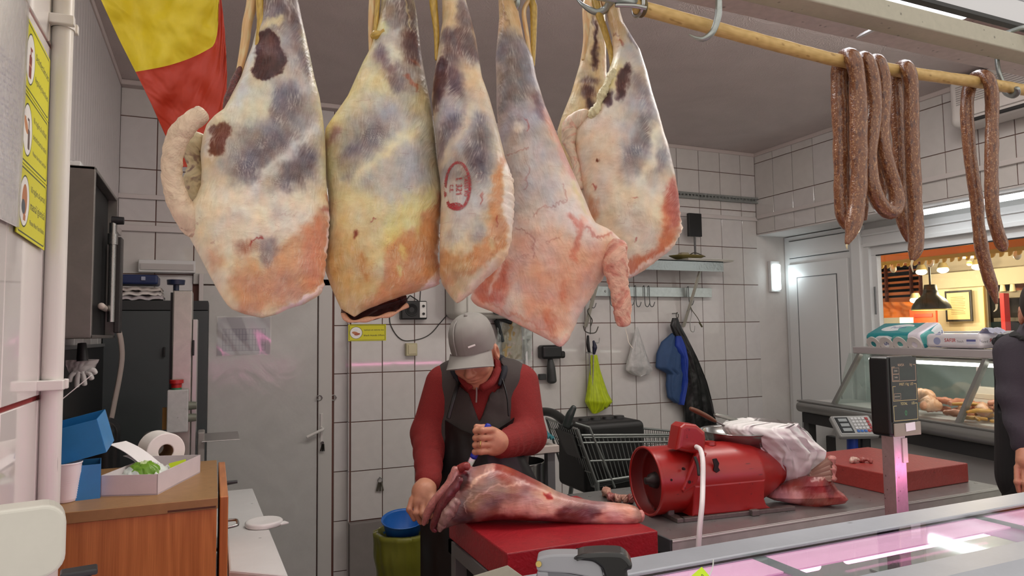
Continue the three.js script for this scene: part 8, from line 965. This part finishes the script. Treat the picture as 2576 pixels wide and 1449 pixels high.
// ---------------------------------------------------------------- recess lamp, deli case, goods
{ const p = hz(1944, 696, ZB + 0.054), h = hz(1944, 658, ZB + 0.054).y - hz(1944, 735, ZB + 0.054).y, w = hz(1956, 696, ZB + 0.054).x - hz(1933, 696, ZB + 0.054).x, g = thing('wall_lamp', 'small upright white lamp on the recess wall', 'lamp', [p.x, p.y, ZB + 0.054]);
  mesh('base', box(w, h, 0.03, 0, 0, 0.015, 0.004), mPVC, g); mesh('lamp_diffuser', box(w * 0.72, h * 0.84, 0.03, 0, -0.006, 0.044, 0.012, 4), glow(0xeafcff, 2.2), g);
  const l = new THREE.PointLight(0xeafaff, 0.05, 0, 2); l.position.set(p.x, p.y, ZB + 0.13); l.castShadow = true; scene.add(l); }
{ // deli case along the right wall
  const yE = 0.95, A = hy(1998, 1022, yE), B = hy(2530, 1112, yE), d = B.clone().sub(A).normalize(), turn = Math.atan2(-d.z, d.x), Lx = A.distanceTo(B) + 0.9, g = thing('deli_case', 'grey glass deli case along right wall under window', 'display case', [A.x, 0, A.z], turn);
  const toL = (p) => p.clone().sub(A).setY(p.y).applyAxisAngle(V(0, 1, 0), -turn);   // local: x along the case, z towards the room
  const bl = toL(hy(2090, 1014, 0.985)), br = toL(hy(2512, 1062, 0.985)), tl = toL((() => { const n = V(0, 0, 1).applyAxisAngle(V(0, 1, 0), turn), o = V(0, 0, -0.18).applyAxisAngle(V(0, 1, 0), turn).add(V(A.x, 0, A.z)), r = ray(2150, 884), k = o.clone().sub(camP).dot(n) / r.dot(n); return camP.clone().addScaledVector(r, k); })()), zT = -0.30, zS = -0.08;
  const mG = M(0x8c8b88, 0.35, 0.6), mCase = M(0xb2b1ae, 0.4);
  mesh('edge_rail', box(Lx, 0.07, 0.09, Lx / 2, yE, -0.045, 0.03, 4), mG, g); mesh('recess_band', box(Lx - 0.06, 0.07, 0.04, Lx / 2, yE - 0.075, -0.06), M(0x2c2b2b, 0.6), g); mesh('body_panel', box(Lx - 0.3, yE - 0.1, 0.02, Lx / 2 + 0.14, (yE - 0.1) / 2 + 0.02, -0.12), mCase, g); mesh('carcass', box(Lx - 0.3, 0.78, 0.3, Lx / 2 + 0.14, 0.41, -0.29), mCase, g); mesh('end_leg', [box(0.06, yE - 0.03, 0.06, 0.04, (yE - 0.03) / 2, -0.09, 0.004), box(0.16, yE - 0.2, 0.05, 0.17, (yE - 0.2) / 2, -0.2, 0.01)], M(0x3e3d3c, 0.5), g);
  mesh('deck', box(Lx - 0.1, 0.02, 0.36, Lx / 2, 0.985, -0.24, 0.003), M(0xd9d5d2, 0.3, 0.2), g); mesh('ledge', box(Lx, 0.012, 0.1, Lx / 2, 0.99, -0.07, 0.004), mG, g);
  const xS = [bl.x, br.x]; const yTop = 1.335; mesh('top_shelf', box(Lx - tl.x + 0.04, 0.045, 0.3, (Lx + tl.x) / 2, yTop + 0.022, -0.33, 0.006), M(0xbcb4b4, 0.4, 0.3), g);
  mesh('strut', barBetween(V(tl.x - 0.10, 0.99, zS), V(tl.x + 0.03, yTop, -0.20), 0.022, 0.03), mG, g); mesh('strut', barBetween(V(br.x + 0.02, 0.99, zS), V(br.x + 0.10, yTop, -0.20), 0.022, 0.03), mG, g);
  mesh('sloped_glass', sheet((u, v) => V(lerp(tl.x - 0.08, Lx, u), lerp(1.0, yTop, v), lerp(zS, -0.2, v)), 2, 2, 0.005), clearGlass, g); mesh('rear_glass', box(Lx - tl.x, yTop - 1.0, 0.005, (Lx + tl.x) / 2, (yTop + 1.0) / 2, -0.44), clearGlass, g); mesh('end_glass', sheet((u, v) => V(tl.x - 0.09 + v * 0.1, lerp(1.0, yTop, v), lerp(-0.42, lerp(zS, -0.2, v), u)), 2, 2, 0.005), clearGlass, g);
  for (const k of [0.33, 0.72]) mesh('glass_post', box(0.016, yTop - 1.0, 0.012, lerp(tl.x, Lx, k), (yTop + 1.0) / 2, -0.42, 0.003), M(0xd8c8c8, 0.3, 0.4), g);
  const W = (x, y, z) => V(x, y, z).applyAxisAngle(V(0, 1, 0), turn).add(V(A.x, 0, A.z));
  tubeLamp('white light tube inside the deli case under its shelf', W(tl.x + 0.08, yTop - 0.034, -0.235), W(Lx - 0.1, yTop - 0.034, -0.235), 0.016, 0xfff4ea, 4, 14, V(0, -1, 0), true);
  // meats in the case
  const r = rng(77), kinds = [[0xd8a27c, 'pale poultry piece heaped in the deli case', 'poultry in the deli case'], [0xc07a5c, 'smoked sausage link heaped in the deli case', 'sausages in the deli case'], [0xc08a3a, 'golden crackling strip heaped in the deli case', 'cracklings in the deli case']];
  for (let i = 0; i < 36; i++) { const k = i < 12 ? 0 : i < 24 ? 1 : 2, x = lerp(br.x - 0.62, br.x + 0.3, k === 2 ? 0.62 + r() * 0.38 : r()), z = -0.14 - r() * 0.24, y = 1.0 + r() * 0.03 + (i % 3) * 0.024, q = thing(['poultry_piece', 'smoked_sausage', 'crackling'][k], kinds[k][1], 'meat', W(x, y, z), r() * 6, kinds[k][2]); const l = k === 0 ? 0.05 : 0.07, rr = k === 0 ? 0.032 : k === 1 ? 0.018 : 0.01; mesh('piece', tube([V(-l, rr, 0), V(0, rr * 1.3, l * 0.3), V(l, rr, 0)], (t) => rr * (0.75 + 0.35 * sin(t * 3.1)), { n: 14, m: 10, bump: (t, a) => 0.2 * n3(t * 6 + i, cos(a) * 2, sin(a) * 2) }), M(kinds[k][0], 0.4, 0, { map: mottle(kinds[k][0], 18, 8, 0.08) }), q); }
  const bx3 = thing('white_carton', 'white carton box standing inside the deli case', 'box', W(br.x - 0.06, 0.996, -0.38), turn); mesh('carton', box(0.2, 0.17, 0.05, 0, 0.086, 0, 0.003), M(0xd8cdbb, 0.6), bx3); mesh('lid_band', box(0.204, 0.03, 0.054, 0, 0.12, 0, 0.003), M(0xcbb9a0, 0.6), bx3);
  // toilet paper packs on the shelf
  const px = tl.x + 0.30, pk = thing('toilet_paper_pack', 'teal wrapped pack of toilet rolls on the deli case', 'toilet paper', W(px, yTop + 0.046, -0.31), turn + 0.12), Wd = 0.42, Hh = 0.105, D = 0.2; const roll = (x, y) => rot(new THREE.CylinderGeometry(0.05, 0.05, 0.1, 24, 1), Math.PI / 2).translate(x, y, 0);
  pk.rotation.order = 'YXZ'; pk.rotation.x = 0.42; pk.position.y += 0.004; mesh('wrapper', box(Wd, Hh, D, 0, Hh / 2 + 0.012, -0.02, 0.03, 5), M(0xffffff, 0.25, 0, { map: (() => { const t = canvasTex(512, 256, (k, w, h) => { k.fillStyle = '#2b8f96'; k.fillRect(0, 0, w, h); k.fillStyle = '#e9eef0'; k.beginPath(); k.ellipse(220, 120, 130, 60, -0.2, 0, R2); k.fill(); k.fillStyle = '#5fb0ac'; k.beginPath(); k.ellipse(330, 150, 90, 50, 0.3, 0, R2); k.fill(); k.fillStyle = '#e6e0ea'; k.fillRect(400, 0, 112, h); k.fillStyle = '#b0428a'; k.fillRect(0, 0, w, 10); k.fillStyle = '#3a3f8a'; k.font = 'italic bold 40px serif'; k.fillText('Pufina', 160, 130); }); t.repeat.set(1 / Wd, -1 / 0.2); t.offset.set(0.5, 0.5); t.wrapS = t.wrapT = THREE.RepeatWrapping; return t; })() }), pk);
  for (let i = 0; i < 4; i++) { const x = (i - 1.5) * 0.101; const s = new THREE.Shape(); s.absarc(0, 0, 0.05, 0, R2); const hh = new THREE.Path(); hh.absarc(0, 0, 0.02, 0, R2, true); s.holes.push(hh); const e = new THREE.ExtrudeGeometry(s, { depth: 0.09, bevelEnabled: false, curveSegments: 24 }); e.translate(x, 0.052, D / 2 - 0.105); mesh('roll', e, M(0xd9d3ce, 0.9), pk); }
  const p2 = thing('paper_towel_pack', 'white wrapped pack of tissue beside the teal pack', 'toilet paper', W(px + 0.44, yTop + 0.046, -0.31), turn); mesh('wrapper', box(0.38, 0.082, 0.17, 0, 0.043, 0, 0.025, 4), M(0xffffff, 0.25, 0, { map: (() => { const t = canvasTex(512, 128, (k, w, h) => { k.fillStyle = '#dcd8dc'; k.fillRect(0, 0, w, h); k.fillStyle = '#9aa0c0'; k.beginPath(); k.ellipse(120, 66, 34, 30, 0, 0, R2); k.fill(); k.fillStyle = '#b03a3a'; k.font = 'bold 38px sans-serif'; k.fillText('SAFIR', 190, 72); k.fillStyle = '#444'; k.font = '26px sans-serif'; k.fillText('fresh', 306, 78); k.fillStyle = '#5a5f96'; k.fillRect(390, 52, 80, 16); k.fillStyle = '#c8cad8'; k.fillRect(390, 70, 80, 18); }); t.wrapS = t.wrapT = THREE.RepeatWrapping; t.repeat.set(1 / 0.38, 1 / 0.09); t.offset.set(0.5, 0.5); return t; })() }), p2); mesh('wrapper_tail', sheet((u, v) => V(0.14 + u * 0.08, 0.08 + 0.03 * sin(u * 3) + 0.01 * n2(u * 6, v * 6), (v - 0.5) * 0.1), 10, 8, 0.002), M(0xd0cfe0, 0.3, 0, { transmission: 0.4, thickness: 0 }), p2);
  const bg2 = thing('dark_pouch', 'crumpled dark pouch at the shelf end by the person', 'bag', W(px + 0.74, yTop + 0.046, -0.3), turn); mesh('pouch', tube([V(-0.08, 0.03, 0), V(0, 0.038, 0.01), V(0.1, 0.03, 0)], (t) => 0.03 + 0.012 * sin(t * 5), { n: 16, m: 12, bump: (t, a) => 0.3 * n3(t * 5, cos(a) * 2, sin(a) * 2) }), M(0x1b1d20, 0.45), bg2);
}
{ // counting scale on a stand before the case
  const c = hd(2148, 1075, 3.9), g = thing('keypad_scale', 'grey counting scale with keypad before the deli case', 'scale', [c.x, 0, c.z], -0.35), y = c.y; const tilt = (q) => rot(q, 0.75, 0, 0).translate(0, y, 0); mesh('console', tilt(box(0.23, 0.035, 0.15, 0, 0, 0, 0.012, 3)), M(0x8f908e, 0.4), g); mesh('keypad_panel', tilt(box(0.21, 0.004, 0.13, 0, 0.0185, 0, 0.001)), M(0x9a9b9a, 0.4), g); mesh('display_window', tilt(box(0.075, 0.004, 0.11, -0.062, 0.021, 0, 0.001)), M(0x16181a, 0.3), g); for (let i = 0; i < 3; i++) mesh('lcd', tilt(box(0.05, 0.003, 0.022, -0.06, 0.0235, -0.034 + i * 0.034, 0.001)), M(0x8d9394, 0.3), g);
  for (let i = 0; i < 5; i++) for (let j = 0; j < 5; j++) mesh('key', tilt(box(0.017, 0.004, 0.017, 0.0 + i * 0.021, 0.0225, -0.044 + j * 0.022, 0.002, 1)), M(i > 3 ? 0x9a2c30 : j > 3 ? (i < 3 ? 0x2a5aa0 : 0x9a2c30) : 0xb9babc, 0.5), g);
  mesh('platform_neck', cylBetween(V(0, 0.7, -0.03), V(0, y - 0.03, -0.02), 0.03), M(0x1f3fa0, 0.4), g); mesh('column', box(0.06, 0.7, 0.06, 0, 0.35, -0.03, 0.01), M(0x1f3fa0, 0.4), g); mesh('foot', box(0.3, 0.03, 0.3, 0, 0.015, -0.03, 0.008), M(0x2a2b2c, 0.5), g); mesh('side_arm', box(0.06, 0.09, 0.05, 0.08, y - 0.09, -0.04, 0.015), M(0x202124, 0.5), g); }
// ---------------------------------------------------------------- market stall outside the window
{ const xq = (px, py, x) => hx(px, py, x); const O = (px, py, x) => xq(px, py, x);
  const panel = (px0, px1, py0, py1, x, th = 0.03) => { const a = O(px0, py0, x), b = O(px1, py1, x); return bx(x, x + th, Math.min(a.y, b.y), Math.max(a.y, b.y), Math.min(a.z, b.z), Math.max(a.z, b.z)); };
  const wl = struct('wall_stall', [panel(2150, 2760, 500, 1000, 8.0, 0.1)], M(0x8a7c60, 0.8)); void wl;
  struct('wall_market', [bx(4.6, 8.3, 0, 3.6, -7.6, -7.5), bx(4.6, 8.3, 3.1, 3.2, -7.6, -1.0)], M(0xb3a78a, 0.8));
  const aw = thing('awning', 'orange awning valance with scalloped edge outside the window', 'awning'), xa = 5.3; { const a = O(2205, 632, xa), b = O(2640, 584, xa), yb = O(2215, 668, xa).y; mesh('valance', bx(xa, xa + 0.01, yb, a.y + 0.5, a.z, b.z), M(0xf39a1a, 0.6, 0, { transmission: 0.3, thickness: 0 }), aw); const n = 22, dz = (b.z - a.z) / n, sc = new THREE.CylinderGeometry(Math.abs(dz) / 2, Math.abs(dz) / 2, 0.012, 16, 1, false, 0, Math.PI).rotateZ(Math.PI / 2); for (let i = 0; i < n; i++) { const s = mesh('scallop', sc, M(0xe8bc50, 0.6, 0, { transmission: 0.2, thickness: 0 }), aw); s.position.set(xa + 0.005, yb, a.z + (i + 0.5) * dz); s.rotation.x = Math.PI / 2; } mesh('trim_tape', bx(xa - 0.004, xa, yb, yb + 0.03, a.z, b.z), M(0xd9a83a, 0.6), aw); }
  const cab = thing('plank_wall', 'orange lit wooden plank wall of the stall outside', 'wall'), xp = 7.4; for (let i = 0; i < 7; i++) mesh('plank', panel(2200, 2312, 662 + i * 14, 675.4 + i * 14, xp, 0.02 + (i % 2) * 0.006), M([0xb46430, 0xa85a2a, 0xbe6c36][i % 3], 0.7), cab); for (const p of [2222, 2285, 2310]) mesh('post', panel(p, p + 9, 655, 770, xp - 0.04, 0.05), M(0x5c2c16, 0.7), cab);
  const tp = thing('orange_tarp', 'creased orange tarpaulin hanging in the stall outside', 'tarpaulin'); mesh('sheet', sheet((u, v) => { const p = O(2195 + u * 112, 855 - v * 95, 7.0); p.x += 0.05 * sin(u * 3 + v * 9) + 0.03 * n2(u * 4, v * 6); return p; }, 24, 18, 0.004), M(0xd97a28, 0.5), tp);
  const cw = thing('stall_wall', 'cream yellow stall wall panel carrying the framed notice', 'wall'); mesh('panel_board', panel(2340, 2486, 700, 870, 6.9), M(0xcfc29c, 0.7), cw); mesh('panel_edge', [panel(2472, 2480, 700, 870, 6.86), panel(2340, 2346, 700, 870, 6.86)], M(0xb59a5c, 0.7), cw); mesh('upper_board', panel(2320, 2700, 610, 698, 6.95), M(0x98907a, 0.7), cw); mesh('ceiling_rail', panel(2320, 2700, 692, 704, 6.85, 0.1), M(0xa39a80, 0.7), cw);
  const fr = thing('framed_notice', 'black framed typed notice on the cream stall wall', 'frame'), q = (a, b, c, d, m, nm, x = 6.84) => mesh(nm, panel(a, b, c, d, x, 0.02), m, fr); q(2376, 2446, 733, 808, M(0x1c1e18, 0.5), 'frame_border'); { const a = O(2381, 738, 6.835), b = O(2441, 803, 6.835), w = Math.abs(b.z - a.z), h = a.y - b.y, pg = new THREE.PlaneGeometry(w, h); pg.rotateY(-Math.PI / 2); pg.translate(6.834, (a.y + b.y) / 2, (a.z + b.z) / 2); mesh('notice_sheet', pg, M(0xffffff, 0.7, 0, { map: canvasTex(128, 128, (k) => { k.fillStyle = '#cdb47c'; k.fillRect(0, 0, 128, 128); k.fillStyle = '#8a7650'; const r = rng(9); for (let y = 20; y < 108; y += 8) k.fillRect(22, y, 70 + r() * 16, 3); }) }), fr); }
  const sg = thing('red_sign', 'orange red board with faint lettering below the pendant', 'sign'); mesh('board', panel(2288, 2356, 779, 834, 6.6), M(0xb04416, 0.6), sg); mesh('lettering', panel(2300, 2345, 790, 797, 6.59, 0.008), M(0x96301a, 0.6), sg);
  const ds = thing('dark_shelving', 'dark shelving in the stall behind the red post', 'shelf'); mesh('backing', panel(2486, 2720, 700, 880, 7.2), M(0x2a2620, 0.7), ds); mesh('shelf_board', panel(2500, 2720, 734, 740, 6.9, 0.3), M(0x6a6450, 0.6), ds); mesh('shelf_board', panel(2500, 2720, 800, 805, 6.9, 0.3), M(0x4a4638, 0.6), ds); mesh('wood_panel', panel(2540, 2720, 692, 734, 7.1), M(0x8a4a22, 0.7), ds);
  const rp = thing('red_post', 'bright red post in front of the dark stall shelving', 'post'); mesh('post_shaft', panel(2514, 2531, 738, 850, 6.7, 0.08), M(0xa81c18, 0.5), rp);
  for (const [px, lab] of [[2523, 'left white figurine on the stall shelf'], [2548, 'right white figurine on the stall shelf']]) { const p = O(px, 733, 6.88), h = O(px, 697, 6.88).y - p.y, s = thing('figurine', lab, 'figurine', p); mesh('gown', lathe([[0, 0], [h * 0.2, 0], [h * 0.15, h * 0.35], [h * 0.12, h * 0.7], [h * 0.05, h * 0.8], [0, h * 0.8]], 14), M(0xd8caa0, 0.7), s); mesh('head', at(new THREE.SphereGeometry(h * 0.1, 10, 8), 0, h * 0.88, 0), M(0x6a5a40, 0.7), s); for (const k of [-1, 1]) mesh('arm', cylBetween(V(0, h * 0.7, k * h * 0.06), V(0, h * 0.95, k * h * 0.24), h * 0.05), M(0xd8caa0, 0.7), s); }
  const pl = thing('pendant_lamp', 'black metal dome pendant lamp outside the window', 'lamp', O(2343, 779, 5.6)), R = Math.abs(O(2386, 779, 5.6).z - O(2300, 779, 5.6).z) / 2, hgt = O(2343, 716, 5.6).y - O(2343, 779, 5.6).y; mesh('shade', lathe([[0, hgt], [R * 0.3, hgt], [R * 0.36, hgt * 0.72], [R * 0.42, hgt * 0.58], [R * 0.72, hgt * 0.42], [R * 0.94, hgt * 0.16], [R, 0], [R * 0.97, 0], [R * 0.7, hgt * 0.36], [R * 0.3, hgt * 0.6], [0, hgt * 0.62]], 40), M(0x3a3a30, 0.35, 0.4), pl); mesh('lamp_rim', at(rot(new THREE.TorusGeometry(R * 0.985, 0.005, 8, 40), Math.PI / 2), 0, 0, 0), M(0xd9c06a, 0.5), pl); mesh('stem', cylBetween(V(0, hgt, 0), V(0, 1.2, 0), 0.008), M(0x2a2a2a, 0.5), pl); mesh('lamp_bulb', at(new THREE.SphereGeometry(0.035, 14, 10), 0, hgt * 0.3, 0), glow(0xffd48a, 3), pl);
  { const l = new THREE.PointLight(0xffdca6, 0.9, 0, 2); l.position.copy(O(2343, 779, 5.6)).add(V(0, hgt * 0.3, 0)); l.castShadow = true; scene.add(l); }
  const ls = thing('lit_lampshade', 'glowing white lampshade under the orange awning', 'lamp', O(2438, 648, 6.0)), h2 = O(2438, 615, 6.0).y - O(2438, 648, 6.0).y; mesh('lampshade', lathe([[0, 0.001], [h2 * 0.72, 0], [h2 * 0.5, h2], [0, h2]], 28), glow(0xfff0c8, 3.2), ls); mesh('stem', cylBetween(V(0, h2, 0), V(0, 0.8, 0), 0.006), M(0x3a3a30, 0.5), ls); mesh('finial', at(new THREE.SphereGeometry(0.022, 12, 8), 0, -0.05, 0), M(0xd9c860, 0.4), ls);
  { const l = new THREE.PointLight(0xffe8bc, 1.7, 0, 2); l.position.copy(O(2438, 648, 6.0)).add(V(-0.02, -0.12, 0)); l.castShadow = true; scene.add(l); }
  for (const [px, py, lab] of [[2247, 676, 'leftmost hanging egg bulb under the awning'], [2340, 662, 'pink egg bulb under the awning'], [2559, 642, 'rightmost hanging egg bulb under the awning']]) { const p = O(px, py, 5.45), b = thing('egg_bulb', lab, 'bulb', p, 0, 'egg shaped bulbs under the awning'); mesh('bulb_glass', new THREE.SphereGeometry(0.026, 14, 10).scale(1, 1.35, 1), M(0xd8cdae, 0.3), b); mesh('cord', cylBetween(V(0, 0.03, 0), V(0, 0.9, 0), 0.003), M(0xb9b09a, 0.6), b); }
  for (const [px, py, lab] of [[2318, 684, 'first round glowing spotlight in the stall ceiling'], [2372, 679, 'second round glowing spotlight in the stall ceiling'], [2460, 671, 'third round glowing spotlight beside the sausage'], [2303, 755, 'glowing spotlight beside the pendant lamp']]) { const p = O(px, py, 6.4), b = thing('stall_spotlight', lab, 'lamp', p, 0, 'round spotlights of the stall'); mesh('spot_lens', new THREE.SphereGeometry(0.05, 18, 12).scale(1, 0.6, 1), glow(0xfff0b0, 4), b); mesh('spot_can', at(new THREE.CylinderGeometry(0.03, 0.05, 0.05, 18), 0, 0.045, 0), M(0x8a7c50, 0.5), b); const l = new THREE.PointLight(0xffe8c4, 0.5, 0, 2); l.position.copy(p).add(V(-0.02, -0.09, 0)); l.castShadow = true; scene.add(l); }
  const ct = thing('stall_counter', 'cream stall counter top outside below the window', 'counter'); mesh('counter_top', panel(2190, 2700, 838, 850, 6.2, 0.6), M(0xcabf9a, 0.5), ct); mesh('counter_front', panel(2190, 2700, 850, 1200, 6.22, 0.4), M(0x8a7a52, 0.7), ct); mesh('white_box', panel(2215, 2265, 800, 838, 6.3, 0.2), M(0xd8d2b8, 0.6), ct);
}
renderer.render(scene, camera);
